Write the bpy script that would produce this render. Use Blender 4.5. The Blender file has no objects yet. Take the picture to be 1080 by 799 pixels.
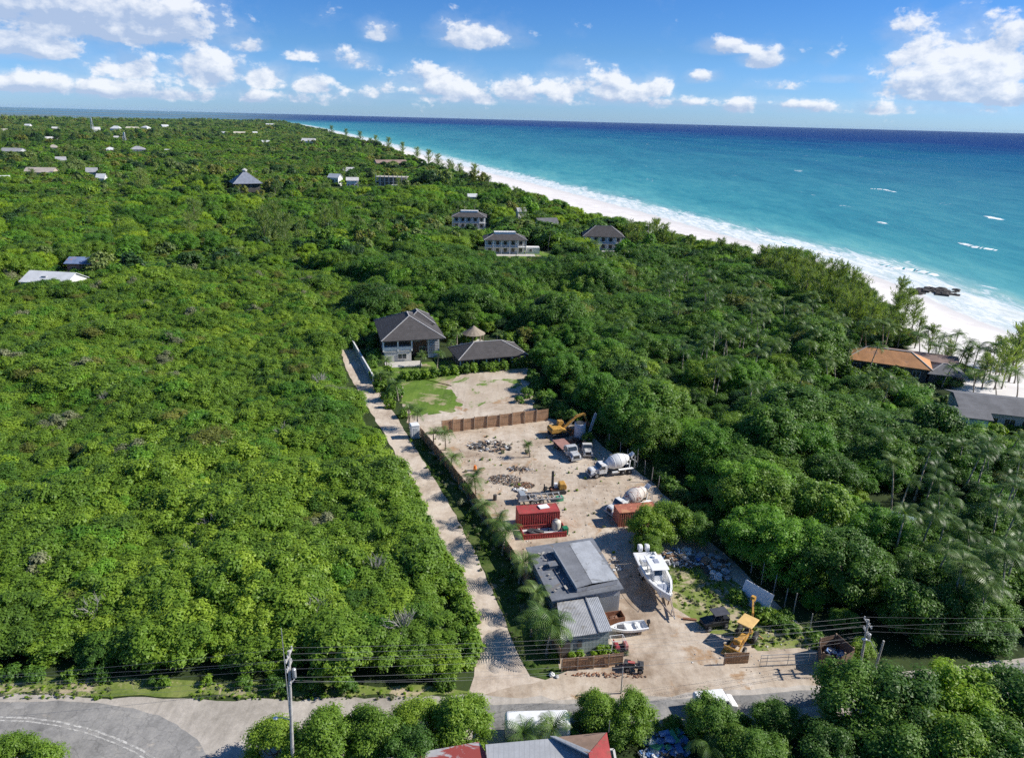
import bpy, math, random
import numpy as np
from mathutils import Vector, Matrix
sc = bpy.context.scene
C = sc.collection
RAD = math.radians
random.seed(7); RNG = np.random.default_rng(7)

# ------------------------------------------------------------------ camera
F_PX = 770.0; CAM_H = 56.0
ROLL = RAD(1.48); PITCH = math.atan((399.5-125)/F_PX)
cam_d = bpy.data.cameras.new('camera'); cam = bpy.data.objects.new('camera', cam_d); C.objects.link(cam)
cam_d.sensor_fit = 'HORIZONTAL'; cam_d.sensor_width = 36.0; cam_d.lens = 36.0*F_PX/1080
cam_d.clip_start = 0.5; cam_d.clip_end = 200000
cam.matrix_world = (Matrix.Translation((0, 0, CAM_H)) @ Matrix.Rotation(math.pi/2-PITCH, 4, 'X') @ Matrix.Rotation(ROLL, 4, 'Z'))
sc.camera = cam

# ------------------------------------------------------------------ light
SUN_EL = RAD(36); SUN_AZ = RAD(5)          # towards +X, a little beyond
SKY_STRENGTH = 0.080; SUN_STRENGTH = 4.9; EXPOSURE = 0.45
sd_ = bpy.data.lights.new('sun', 'SUN'); sun = bpy.data.objects.new('sun', sd_); C.objects.link(sun)
sd_.energy = SUN_STRENGTH; sd_.angle = RAD(0.53); sd_.color = (1.0, 0.955, 0.88)
sun_dir = Vector((math.cos(SUN_AZ)*math.cos(SUN_EL), math.sin(SUN_AZ)*math.cos(SUN_EL), math.sin(SUN_EL)))
sun.rotation_euler = sun_dir.to_track_quat('Z', 'Y').to_euler()
sun.location = (0, 0, 200)
sc.view_settings.view_transform = 'Standard'; sc.view_settings.look = 'None'
sc.view_settings.gamma = 1; sc.view_settings.use_curve_mapping = False
sc.view_settings.exposure = EXPOSURE
sc.cycles.max_bounces = 6; sc.cycles.diffuse_bounces = 3; sc.cycles.glossy_bounces = 2
sc.cycles.transmission_bounces = 4; sc.cycles.transparent_max_bounces = 4
sc.cycles.sample_clamp_direct = 4.0; sc.cycles.sample_clamp_indirect = 2.0
sc.cycles.use_adaptive_sampling = True; sc.cycles.adaptive_threshold = 0.02
sc.cycles.use_denoising = False; sc.cycles.denoiser = 'OPENIMAGEDENOISE'; sc.cycles.denoising_input_passes = 'RGB_ALBEDO_NORMAL'; sc.cycles.denoising_prefilter = 'ACCURATE'

# ------------------------------------------------------------------ pixel -> place helpers
def ray(px, py):
    x = (px-540)/F_PX; y = -(py-399.5)/F_PX
    c, s = math.cos(ROLL), math.sin(ROLL)
    xr = x*c - y*s; yr = x*s + y*c
    cp, sp = math.cos(PITCH), math.sin(PITCH)
    return (xr, cp + yr*sp, -sp + yr*cp)
def G(px, py, z=0.0):
    d = ray(px, py); t = (z-CAM_H)/d[2]
    return Vector((d[0]*t, d[1]*t, z))
def zat(px, py, Y):                       # height of the point seen at px,py at distance Y
    d = ray(px, py); return CAM_H + d[2]*Y/d[1]
def proj(x, y, z):
    cp, sp = math.cos(PITCH), math.sin(PITCH)
    zz = z-CAM_H
    dep = y*cp - zz*sp; up = y*sp + zz*cp
    xr = x/dep; yr = up/dep
    c, s = math.cos(ROLL), math.sin(ROLL)
    X = xr*c + yr*s; Y = -xr*s + yr*c
    return 540+X*F_PX, 399.5-Y*F_PX, dep

# ------------------------------------------------------------------ node helpers
def nd(nt, typ, loc=None, **kw):
    n = nt.nodes.new(typ)
    for k, v in kw.items(): setattr(n, k, v)
    return n
def mth(nt, op, a, b=None, c=None, clamp=False):
    n = nt.nodes.new('ShaderNodeMath'); n.operation = op; n.use_clamp = clamp
    for i, v in enumerate((a, b, c)):
        if v is None: continue
        if isinstance(v, (int, float)): n.inputs[i].default_value = v
        else: nt.links.new(v, n.inputs[i])
    return n.outputs[0]
def mixc(nt, fac, a, b, mode='MIX'):
    n = nt.nodes.new('ShaderNodeMix'); n.data_type = 'RGBA'; n.blend_type = mode
    for sock, v in ((n.inputs['Factor'], fac), (n.inputs[6], a), (n.inputs[7], b)):
        if isinstance(v, (int, float)): sock.default_value = v
        elif isinstance(v, tuple): sock.default_value = (*v[:3], 1)
        else: nt.links.new(v, sock)
    return n.outputs[2]
def ramp(nt, fac, stops, interp='LINEAR'):
    n = nt.nodes.new('ShaderNodeValToRGB'); cr = n.color_ramp; cr.interpolation = interp
    while len(cr.elements) < len(stops): cr.elements.new(0.5)
    for e, (p, col) in zip(cr.elements, stops):
        e.position = p; e.color = (*col, 1) if isinstance(col, tuple) else (col, col, col, 1)
    nt.links.new(fac, n.inputs[0]); return n.outputs[0]
def sstep(nt, v, lo, hi):
    n = nt.nodes.new('ShaderNodeMapRange'); n.interpolation_type = 'SMOOTHSTEP'
    nt.links.new(v, n.inputs[0]); n.inputs[1].default_value = lo; n.inputs[2].default_value = hi
    n.inputs[3].default_value = 0; n.inputs[4].default_value = 1
    return n.outputs[0]
def noise(nt, vec, scale, detail=4, rough=0.55, dist=0.0, dims='3D'):
    n = nt.nodes.new('ShaderNodeTexNoise'); n.noise_dimensions = dims
    n.inputs['Scale'].default_value = scale; n.inputs['Detail'].default_value = detail
    n.inputs['Roughness'].default_value = rough; n.inputs['Distortion'].default_value = dist
    if vec is not None: nt.links.new(vec, n.inputs['Vector'])
    return n.outputs['Fac']

# ------------------------------------------------------------------ world: sky with clouds at infinity
w = bpy.data.worlds.new('World'); sc.world = w; w.use_nodes = True
nt = w.node_tree; nt.nodes.clear()
out = nd(nt, 'ShaderNodeOutputWorld'); bg = nd(nt, 'ShaderNodeBackground')
sky = nd(nt, 'ShaderNodeTexSky'); sky.sky_type = 'NISHITA'; sky.sun_disc = False
sky.sun_elevation = SUN_EL; sky.sun_rotation = math.pi/2 - SUN_AZ
sky.altitude = 0; sky.air_density = 1.0; sky.dust_density = 0.15; sky.ozone_density = 2.5
tc = nd(nt, 'ShaderNodeTexCoord'); sep = nd(nt, 'ShaderNodeSeparateXYZ')
nt.links.new(tc.outputs['Generated'], sep.inputs[0])
az = mth(nt, 'ARCTAN2', sep.outputs[0], sep.outputs[1])
el = mth(nt, 'ARCSINE', sep.outputs[2])
hs = nd(nt, 'ShaderNodeHueSaturation'); hs.inputs['Saturation'].default_value = 1.22
nt.links.new(sky.outputs[0], hs.inputs['Color'])
tint = ramp(nt, mth(nt, 'MULTIPLY', el, 1.2), [(0.0, (0.24, 0.41, 0.88)), (0.096, (0.195, 0.335, 0.595)), (0.198, (0.175, 0.32, 0.555)), (0.30, (0.20, 0.34, 0.55)), (0.75, (0.36, 0.40, 0.46))])   # the clear marine air over this sea
skyc = mixc(nt, 1.0, hs.outputs[0], mixc(nt, 1.0, tint, tint, 'ADD'), 'MULTIPLY')
CLOUDS = [  # px, py, half width, half height, strength
 (95,18,100,26,.60),(15,45,60,16,.48),(60,90,100,10,.52),(125,72,34,14,.44),(10,8,26,16,.6),(185,22,34,28,.56),(215,78,34,20,.5),(232,70,20,22,.42),
 (283,84,20,12,.52),(328,90,22,10,.46),(251,47,26,9,.40),(324,58,24,8,.30),(398,34,16,12,.44),(377,66,19,11,.44),(501,40,42,14,.46),
 (470,90,42,15,.52),(445,95,52,8,.40),(543,97,24,12,.56),(595,92,34,15,.52),(650,98,40,16,.52),(690,94,20,12,.46),(610,70,34,9,.28),
 (772,51,38,8,.42),(802,64,18,9,.5),(742,82,16,7,.42),(880,84,26,5,.36),(826,90,26,6,.30),(850,112,60,6,.34),(720,108,50,6,.32),
 (560,104,270,9,.31),(150,97,200,9,.36),(930,114,190,8,.30),(1030,62,62,26,.62),(1010,97,56,12,.58),(1065,104,30,10,.50),(990,80,30,14,.4),(780,112,20,9,.36),(180,100,120,6,.34)]
comb = nd(nt, 'ShaderNodeCombineXYZ'); nt.links.new(az, comb.inputs[0]); nt.links.new(mth(nt, 'MULTIPLY', el, 1.5), comb.inputs[1])
nz = noise(nt, comb.outputs[0], 19.0, 10, 0.60, 0.1)
vm = nd(nt, 'ShaderNodeVectorMath', operation='ADD'); nt.links.new(comb.outputs[0], vm.inputs[0]); vm.inputs[1].default_value = (0.008, 0.014, 0)
nz2 = noise(nt, vm.outputs[0], 19.0, 7, 0.6, 0.1)
field = None; top = None
for (px, py, hw, hh, s) in CLOUDS:
    d = ray(px, py); a0 = math.atan2(d[0], d[1]); e0 = math.asin(d[2]/math.sqrt(d[0]**2+d[1]**2+d[2]**2))
    ra = hw/F_PX; re = hh/F_PX
    u = mth(nt, 'MULTIPLY', mth(nt, 'SUBTRACT', az, a0), 1/ra); v = mth(nt, 'MULTIPLY', mth(nt, 'SUBTRACT', el, e0), 1/re)
    r2 = mth(nt, 'ADD', mth(nt, 'MULTIPLY', u, u), mth(nt, 'MULTIPLY', v, v))
    g = mth(nt, 'MULTIPLY', mth(nt, 'EXPONENT', mth(nt, 'MULTIPLY', r2, -0.75)), s*1.08)
    g = mth(nt, 'MULTIPLY', g, sstep(nt, v, -1.15, -0.45))
    vt = mth(nt, 'MULTIPLY', g, v)
    field = g if field is None else mth(nt, 'MAXIMUM', field, g)
    top = vt if top is None else mth(nt, 'ADD', top, vt)
dens = mth(nt, 'ADD', field, mth(nt, 'MULTIPLY', mth(nt, 'SUBTRACT', nz, 0.5), 1.5))
mask = sstep(nt, dens, 0.20, 0.42)
veil = mth(nt, 'MULTIPLY', sstep(nt, mth(nt, 'ADD', field, mth(nt, 'MULTIPLY', mth(nt, 'SUBTRACT', nz2, 0.5), 0.9)), 0.05, 0.5), 0.38)
d0 = ray(95, 22); ga, ge = math.atan2(d0[0], d0[1]), math.asin(d0[2]/math.sqrt(sum(c*c for c in d0)))
gu = mth(nt, 'MULTIPLY', mth(nt, 'SUBTRACT', az, ga), F_PX/90); gv = mth(nt, 'MULTIPLY', mth(nt, 'SUBTRACT', el, ge), F_PX/26)
greyb = mth(nt, 'EXPONENT', mth(nt, 'MULTIPLY', mth(nt, 'ADD', mth(nt, 'MULTIPLY', gu, gu), mth(nt, 'MULTIPLY', gv, gv)), -1))
lit = mth(nt, 'ADD', mth(nt, 'MULTIPLY', mth(nt, 'SUBTRACT', nz, nz2), 4.2), mth(nt, 'ADD', mth(nt, 'MULTIPLY', top, 1.3), mth(nt, 'SUBTRACT', 0.40, mth(nt, 'MULTIPLY', greyb, 0.45))), clamp=True)
ccol = mixc(nt, lit, (4.3, 5.3, 7.2), (8.9, 9.1, 9.5))
body = mixc(nt, mth(nt, 'MAXIMUM', mth(nt, 'MULTIPLY', mask, 0.88), veil), skyc, ccol)
bg.inputs['Strength'].default_value = SKY_STRENGTH
nt.links.new(body, bg.inputs['Color']); nt.links.new(bg.outputs[0], out.inputs[0])

# ------------------------------------------------------------------ materials
MATS = {}
def mat(name, col, rough=0.7, var=0.18, scale=1.5, metal=0.0, bump=0.0, bscale=8.0, stripes=None, patch=None, spec=0.4):
    if name in MATS: return MATS[name]
    m = bpy.data.materials.new(name); m.use_nodes = True; nt = m.node_tree
    b = nt.nodes['Principled BSDF']; tc = nd(nt, 'ShaderNodeTexCoord')
    o = tc.outputs['Object']
    n1 = noise(nt, o, scale, 5, 0.6); n2 = noise(nt, o, scale*9, 3, 0.6)
    f = mth(nt, 'ADD', mth(nt, 'MULTIPLY', n1, 0.65), mth(nt, 'MULTIPLY', n2, 0.35))
    f = sstep(nt, f, 0.32, 0.68)
    lo = tuple(max(0, c*(1-var)) for c in col); hi = tuple(min(1, c*(1+var)) for c in col)
    c = mixc(nt, f, lo, hi)
    if stripes:                                   # (axis, period, colour, width)
        ax, per, scol, wd = stripes
        sp = nd(nt, 'ShaderNodeSeparateXYZ'); nt.links.new(o, sp.inputs[0])
        fr = mth(nt, 'FRACT', mth(nt, 'MULTIPLY', sp.outputs[ax], 1/per))
        c = mixc(nt, mth(nt, 'LESS_THAN', fr, wd), c, scol)
    if patch:                                     # (colour, threshold, scale)
        pc, th, ps = patch
        pn = noise(nt, o, ps, 5, 0.65, 0.6)
        c = mixc(nt, sstep(nt, pn, th, th+0.06), c, pc)
    nt.links.new(c, b.inputs['Base Color'])
    b.inputs['Roughness'].default_value = rough; b.inputs['Metallic'].default_value = metal
    b.inputs['Specular IOR Level'].default_value = spec
    if bump:
        bp = nd(nt, 'ShaderNodeBump'); bp.inputs['Strength'].default_value = bump; bp.inputs['Distance'].default_value = 0.1
        nt.links.new(noise(nt, o, bscale, 5, 0.6), bp.inputs['Height']); nt.links.new(bp.outputs[0], b.inputs['Normal'])
    MATS[name] = m; return m

def leaf_mat(name, a, b_, c_, rough=0.5, trans=0.34, rnd=0.16):
    m = bpy.data.materials.new(name); m.use_nodes = True; nt = m.node_tree
    p = nt.nodes['Principled BSDF']; o = nt.nodes['Material Output']
    at = nd(nt, 'ShaderNodeAttribute', attribute_name='lv'); oi = nd(nt, 'ShaderNodeObjectInfo')
    big = noise(nt, oi.outputs['Location'], 0.035, 3, 0.6)
    f = mth(nt, 'ADD', mth(nt, 'MULTIPLY', at.outputs['Fac'], 0.42), mth(nt, 'ADD', mth(nt, 'MULTIPLY', oi.outputs['Random'], 0.42), mth(nt, 'MULTIPLY', mth(nt, 'SUBTRACT', big, 0.42), 1.1)))
    col = ramp(nt, f, [(0.0, a), (0.5, b_), (1.0, c_)])
    nt.links.new(col, p.inputs['Base Color']); p.inputs['Roughness'].default_value = rough
    p.inputs['Specular IOR Level'].default_value = 0.3
    tr = nd(nt, 'ShaderNodeBsdfTranslucent'); tcx = mixc(nt, 1.0, col, (1.5, 1.6, 0.5), 'MULTIPLY'); nt.links.new(tcx, tr.inputs['Color'])
    mx = nd(nt, 'ShaderNodeMixShader'); mx.inputs[0].default_value = trans
    nt.links.new(p.outputs[0], mx.inputs[1]); nt.links.new(tr.outputs[0], mx.inputs[2]); nt.links.new(mx.outputs[0], o.inputs[0])
    MATS[name] = m; return m
LY = leaf_mat('leaf_bright', (0.066, 0.130, 0.023), (0.154, 0.262, 0.029), (0.325, 0.43, 0.044))
LD = leaf_mat('leaf_dark', (0.040, 0.096, 0.021), (0.094, 0.192, 0.027), (0.211, 0.328, 0.041))
LM = leaf_mat('leaf_vivid', (0.053, 0.141, 0.021), (0.123, 0.266, 0.029), (0.246, 0.429, 0.041))
LP = leaf_mat('leaf_palm', (0.050, 0.105, 0.022), (0.092, 0.165, 0.034), (0.19, 0.26, 0.065), rough=0.42, trans=0.25)
LC = leaf_mat('leaf_feathery', (0.094, 0.147, 0.046), (0.187, 0.254, 0.077), (0.292, 0.350, 0.113), rough=0.6)
LG = leaf_mat('leaf_lime', (0.117, 0.226, 0.021), (0.222, 0.350, 0.025), (0.398, 0.486, 0.041))
LW = leaf_mat('leaf_dry', (0.117, 0.136, 0.062), (0.187, 0.203, 0.103), (0.281, 0.282, 0.154), trans=.1)
LO = leaf_mat('leaf_olive', (0.094, 0.113, 0.026), (0.175, 0.198, 0.041), (0.304, 0.305, 0.067))
LK = leaf_mat('leaf_deep', (0.021, 0.056, 0.019), (0.044, 0.102, 0.029), (0.094, 0.169, 0.043))
BARK = mat('bark', (0.17, 0.14, 0.11), 0.9, 0.3, 3)

# ------------------------------------------------------------------ mesh helpers
def link(name, me, m, parent=None):
    o = bpy.data.objects.new(name, me); C.objects.link(o)
    if m is not None and not me.materials: me.materials.append(m)
    if parent is not None: o.parent = parent
    return o
def tag(o, label=None, cat=None, group=None, kind=None):
    if label: o['label'] = label
    if cat: o['category'] = cat
    if group: o['group'] = group
    if kind: o['kind'] = kind
    return o
def thing(name, label, cat, loc=(0, 0, 0), rz=0.0, group=None, scale=1.0):
    o = bpy.data.objects.new(name, None); C.objects.link(o); o.empty_display_size = 0.3
    o.location = loc; o.rotation_euler = (0, 0, rz); o.scale = (scale,)*3
    return tag(o, label, cat, group)
class MB:
    def __init__(s): s.v = []; s.f = []; s.lv = None
    def add(s, vs, fs):
        k = len(s.v); s.v += [tuple(v) for v in vs]; s.f += [tuple(i+k for i in f) for f in fs]; return s
    def box(s, c, d, rz=0.0, taper=1.0, ry=0.0):
        x, y, z = d[0]/2, d[1]/2, d[2]/2
        M = Matrix.Translation(c) @ Matrix.Rotation(rz, 4, 'Z') @ Matrix.Rotation(ry, 4, 'Y')
        vs = [M @ Vector((sx*x*(taper if sz > 0 else 1), sy*y*(taper if sz > 0 else 1), sz*z)) for sz in (-1, 1) for sx, sy in ((-1, -1), (1, -1), (1, 1), (-1, 1))]
        return s.add(vs, [(0, 3, 2, 1), (4, 5, 6, 7), (0, 1, 5, 4), (1, 2, 6, 5), (2, 3, 7, 6), (3, 0, 4, 7)])
    def beam(s, p0, p1, w, h=None):
        h = h or w; p0 = Vector(p0); p1 = Vector(p1); d = (p1-p0)
        if d.length < 1e-6: return s
        q = d.to_track_quat('X', 'Z'); M = Matrix.Translation((p0+p1)/2) @ q.to_matrix().to_4x4()
        x, y, z = d.length/2, w/2, h/2
        vs = [M @ Vector((sx*x, sy*y, sz*z)) for sz in (-1, 1) for sx, sy in ((-1, -1), (1, -1), (1, 1), (-1, 1))]
        return s.add(vs, [(0, 3, 2, 1), (4, 5, 6, 7), (0, 1, 5, 4), (1, 2, 6, 5), (2, 3, 7, 6), (3, 0, 4, 7)])
    def lathe(s, p0, p1, prof, n=12, cap=True):       # prof: (t, r) along p0->p1
        p0 = Vector(p0); p1 = Vector(p1); d = p1-p0; q = d.to_track_quat('Z', 'Y').to_matrix()
        ux, uy = q @ Vector((1, 0, 0)), q @ Vector((0, 1, 0)); vs = []; fs = []
        for t, r in prof:
            for k in range(n):
                a = 2*math.pi*k/n; vs.append(p0 + d*t + (ux*math.cos(a) + uy*math.sin(a))*r)
        for i in range(len(prof)-1):
            for k in range(n): fs.append((i*n+k, i*n+(k+1) % n, (i+1)*n+(k+1) % n, (i+1)*n+k))
        if cap: fs.append(tuple(range(n))[::-1]); fs.append(tuple((len(prof)-1)*n+k for k in range(n)))
        return s.add(vs, fs)
    def cyl(s, p0, p1, r0, r1=None, n=10): return s.lathe(p0, p1, [(0, r0), (1, r0 if r1 is None else r1)], n)
    def tube(s, pts, r, n=6):
        for a, b in zip(pts[:-1], pts[1:]): s.cyl(a, b, r, r, n)
        return s
    def poly(s, pts): return s.add(pts, [tuple(range(len(pts)))])
    def prism(s, prof, y0, y1):                      # prof in XZ, extruded along Y
        n = len(prof); vs = [(x, y0, z) for x, z in prof] + [(x, y1, z) for x, z in prof]
        return s.add(vs, [tuple(range(n)), tuple(range(2*n-1, n-1, -1))] + [(i, i+n, (i+1) % n+n, (i+1) % n) for i in range(n)])
    def blob(s, c, r, jit=0.25, seed=0, zs=0.7):
        rn = random.Random(seed); n, m = 9, 6; vs = []
        for i in range(m+1):
            for k in range(n):
                th = math.pi*i/m; a = 2*math.pi*k/n; rr = r*(1+rn.uniform(-jit, jit))
                vs.append((c[0]+rr*math.sin(th)*math.cos(a), c[1]+rr*math.sin(th)*math.sin(a), c[2]+rr*zs*math.cos(th)))
        return s.add(vs, [(i*n+k, (i+1)*n+k, (i+1)*n+(k+1) % n, i*n+(k+1) % n) for i in range(m) for k in range(n)])
    def mesh(s, name, m=None, smooth=False):
        me = bpy.data.meshes.new(name); me.from_pydata(s.v, [], s.f)
        if m is not None: me.materials.append(m)
        if smooth: me.polygons.foreach_set('use_smooth', [True]*len(me.polygons))
        me.update(); return me
    def build(s, name, m, parent=None, smooth=False): return link(name, s.mesh(name, m, smooth), None, parent)

def bevel(o, w=0.03, seg=2):
    md = o.modifiers.new('bevel', 'BEVEL'); md.width = w; md.segments = seg; md.limit_method = 'ANGLE'; md.angle_limit = RAD(40); return o

def np_mesh(name, V, Fq, m, lv=None, smooth=False):
    me = bpy.data.meshes.new(name); n = len(Fq); k = Fq.shape[1]
    me.vertices.add(len(V)); me.vertices.foreach_set('co', V.astype(np.float32).ravel())
    me.loops.add(n*k); me.loops.foreach_set('vertex_index', Fq.astype(np.int32).ravel())
    me.polygons.add(n); me.polygons.foreach_set('loop_start', np.arange(0, n*k, k, dtype=np.int32))
    if smooth: me.polygons.foreach_set('use_smooth', np.ones(n, bool))
    me.update(calc_edges=True)
    if lv is not None:
        a = me.attributes.new('lv', 'FLOAT', 'FACE'); a.data.foreach_set('value', lv.astype(np.float32))
    if m is not None: me.materials.append(m)
    return me

# ------------------------------------------------------------------ coast line and land shape
SHORE_PX = [(1080,354),(1040,341),(1000,324),(965,306),(930,293),(880,277),(810,259),(760,246),(700,229),(640,213),(590,200),(540,188),(500,178),(470,169.5),(440,161.5),(415,155),(395,150),(370,143.5),(345,137.5),(322,132.5),(300,129)]
SHORE = [(260, -3000), (235, -400), (200, 0), (182, 110)] + [tuple(G(x, y, -5)[:2]) for x, y in SHORE_PX]
WEST = [tuple(G(x, y, -5)[:2]) for x, y in [(270,128.2),(200,127.5),(140,127),(80,127.5),(0,127),(-150,125)]] + [(-5200, 1500), (-5200, -3000)]
POLY = np.array(SHORE + WEST)
def seg_dist(P, A):
    best = np.full(len(P), 1e18)
    for i in range(len(A)-1):
        a, b = A[i], A[i+1]; ab = b-a; t = np.clip(((P-a) @ ab)/(ab @ ab), 0, 1)
        dd = P-(a+t[:, None]*ab); best = np.minimum(best, (dd**2).sum(1))
    return np.sqrt(best)
def inside(P, poly):
    x, y = P[:, 0], P[:, 1]; r = np.zeros(len(P), bool); j = len(poly)-1
    for i in range(len(poly)):
        xi, yi = poly[i]; xj, yj = poly[j]
        if yi != yj:
            c = ((yi > y) != (yj > y)) & (x < (xj-xi)*(y-yi)/(yj-yi)+xi); r ^= c
        j = i
    return r
def shore_sd(P):
    d = seg_dist(P, np.vstack([POLY, POLY[:1]])); return np.where(inside(P, POLY), d, -d)
def smooth01(t): t = np.clip(t, 0, 1); return t*t*(3-2*t)
def veg_w(P):
    """width of the bare beach, from the waterline to the first plants"""
    return np.interp(P[:, 1], [150, 175, 195, 220, 250, 280, 305, 330, 420, 520, 800, 1300, 2200], [72, 72, 55, 45, 37, 42, 55, 68, 74, 80, 74, 55, 50])
HILLS = [(-650, 1150, 260, 7), (-1250, 1650, 400, 10), (-900, 2300, 500, 9), (-430, 1900, 260, 8), (-380, 700, 150, 4), (-1900, 2600, 700, 10)]
def ground_z(P, sd=None):
    if sd is None: sd = shore_sd(P)
    z = -5 + 5*smooth01(sd/veg_w(P))
    z = np.where(sd < 0, -5 + np.maximum(sd*0.05, -8), z)
    hz = np.zeros(len(P))
    for x, y, r, h in HILLS: hz += h*np.exp(-((P[:, 0]-x)**2+(P[:, 1]-y)**2)/r**2)
    return z + hz*smooth01((sd-60)/200)
def gz(x, y): return float(ground_z(np.array([[x, y]], float))[0])

angs = np.radians(np.concatenate([np.arange(-180, -52, 6), np.arange(-52, 52, 0.5), np.arange(52, 180, 6)]))
def polar(radii):
    na = len(angs); X = np.concatenate([[0.0], np.outer(radii, np.sin(angs)).ravel()]); Y = np.concatenate([[0.0], np.outer(radii, np.cos(angs)).ravel()])
    idx = 1 + np.arange(len(radii)*na).reshape(len(radii), na)
    nxt = np.roll(idx, -1, axis=1)
    Q = np.stack([idx[:-1], nxt[:-1], nxt[1:], idx[1:]], -1).reshape(-1, 4)[:, ::-1]
    T = np.stack([np.zeros(na, int), idx[0], nxt[0], nxt[0]], -1)
    return np.stack([X, Y], 1), Q, idx
radii = np.geomspace(30, 9000, 170)
P2, Q, idx = polar(radii); SDv = shore_sd(P2); Zv = ground_z(P2, SDv)
def disc_mesh(name, P2, Q, idx, Z, m, attr):
    V = np.column_stack([P2, Z]); me = np_mesh(name, V, Q, m, smooth=True)
    # close the hub with one ngon
    o_faces = list(idx[0][::-1])
    a = me.attributes.new('shore', 'FLOAT', 'POINT'); a.data.foreach_set('value', attr.astype(np.float32))
    return me
gm = bpy.data.materials.new('soil_and_sand'); gm.use_nodes = True; nt = gm.node_tree; b = nt.nodes['Principled BSDF']
tc = nd(nt, 'ShaderNodeTexCoord'); o_ = tc.outputs['Object']; at = nd(nt, 'ShaderNodeAttribute', attribute_name='shore')
n1 = noise(nt, o_, 0.15, 6, 0.6); n2 = noise(nt, o_, 2.0, 4, 0.6)
soil = mixc(nt, sstep(nt, mth(nt, 'ADD', mth(nt, 'MULTIPLY', n1, .6), mth(nt, 'MULTIPLY', n2, .4)), .35, .65), (0.022, 0.035, 0.012), (0.05, 0.075, 0.022))
sand = mixc(nt, sstep(nt, n1, .3, .7), (0.62, 0.585, 0.56), (0.74, 0.71, 0.69))
wet = mixc(nt, sstep(nt, at.outputs['Fac'], 1.0, 9.0), (0.60, 0.58, 0.565), sand)
edge = mth(nt, 'ADD', at.outputs['Fac'], mth(nt, 'MULTIPLY', mth(nt, 'SUBTRACT', noise(nt, o_, 0.08, 4, .6), .5), 22))
fc = sstep(nt, edge, 44, 47)
nt.links.new(mixc(nt, fc, wet, soil), b.inputs['Base Color']); b.inputs['Roughness'].default_value = 0.95
b.inputs['Specular IOR Level'].default_value = 0.15
ground = link('ground', disc_mesh('ground', P2, Q, idx, Zv, gm, SDv*45/veg_w(P2)), None); tag(ground, kind='structure')

# ------------------------------------------------------------------ sea
radii_s = np.geomspace(60, 34000, 165)
P3, Q3, idx3 = polar(radii_s); S3 = shore_sd(P3)
wm = bpy.data.materials.new('sea_water'); wm.use_nodes = True; nt = wm.node_tree; b = nt.nodes['Principled BSDF']
tc = nd(nt, 'ShaderNodeTexCoord'); o_ = tc.outputs['Object']; at = nd(nt, 'ShaderNodeAttribute', attribute_name='shore')
mp = nd(nt, 'ShaderNodeMapping'); mp.inputs['Rotation'].default_value = (0, 0, RAD(-16)); mp.inputs['Scale'].default_value = (1, 0.28, 1)
nt.links.new(o_, mp.inputs[0])
d = mth(nt, 'MULTIPLY', at.outputs['Fac'], -1)
reef = noise(nt, mp.outputs[0], 0.006, 6, 0.62, 0.5)
dd = mth(nt, 'ADD', d, mth(nt, 'MULTIPLY', mth(nt, 'MULTIPLY', mth(nt, 'SUBTRACT', reef, .5), 1.9), mth(nt, 'MINIMUM', d, 1400)))
ld = mth(nt, 'MULTIPLY', mth(nt, 'LOGARITHM', mth(nt, 'MAXIMUM', dd, 1.0), 10), 0.2)    # 0..1 for 1..100000 m
wc = ramp(nt, ld, [(0.0, (0.42, 0.52, 0.50)), (0.24, (0.36, 0.52, 0.50)), (0.33, (0.11, 0.38, 0.39)), (0.40, (0.048, 0.27, 0.31)), (0.54, (0.026, 0.18, 0.25)), (0.635, (0.011, 0.105, 0.22)), (0.69, (0.007, 0.045, 0.175)), (0.85, (0.006, 0.034, 0.145))])
# the bank west of the island: bluish, sandy and brown shoals
sp = nd(nt, 'ShaderNodeSeparateXYZ'); nt.links.new(o_, sp.inputs[0])
west = sstep(nt, mth(nt, 'DIVIDE', mth(nt, 'MULTIPLY', sp.outputs[0], -1), mth(nt, 'MAXIMUM', sp.outputs[1], 10.0)), 0.22, 0.44)
mp2 = nd(nt, 'ShaderNodeMapping'); mp2.inputs['Scale'].default_value = (0.35, 1.0, 1); nt.links.new(o_, mp2.inputs[0])
sh = noise(nt, mp2.outputs[0], 0.00055, 5, 0.6, 0.4)
wcol = ramp(nt, sh, [(0.0, (0.05, 0.20, 0.33)), (0.42, (0.075, 0.23, 0.37)), (0.50, (0.12, 0.22, 0.27)), (0.56, (0.14, 0.19, 0.19)), (0.66, (0.07, 0.19, 0.33)), (1.0, (0.22, 0.36, 0.42))])
wc = mixc(nt, west, wc, wcol)
# swash foam along the beach
fn = noise(nt, mp.outputs[0], 0.11, 7, 0.68, 0.8); fn2 = noise(nt, o_, 0.9, 5, 0.7)
lim = mth(nt, 'ADD', mth(nt, 'MULTIPLY', fn, 80), -10)
foam = mth(nt, 'SUBTRACT', 1.0, sstep(nt, mth(nt, 'SUBTRACT', d, lim), -9, 4))
fn3 = noise(nt, mp.outputs[0], 0.30, 6, .7, .6)
foam = mth(nt, 'MULTIPLY', foam, mth(nt, 'ADD', 0.34, mth(nt, 'MULTIPLY', sstep(nt, mth(nt, 'ADD', mth(nt, 'MULTIPLY', fn2, .3), mth(nt, 'MULTIPLY', fn3, .7)), .42, .58), .66)))
foam = mth(nt, 'MULTIPLY', foam, mth(nt, 'SUBTRACT', 1.0, west))
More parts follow.
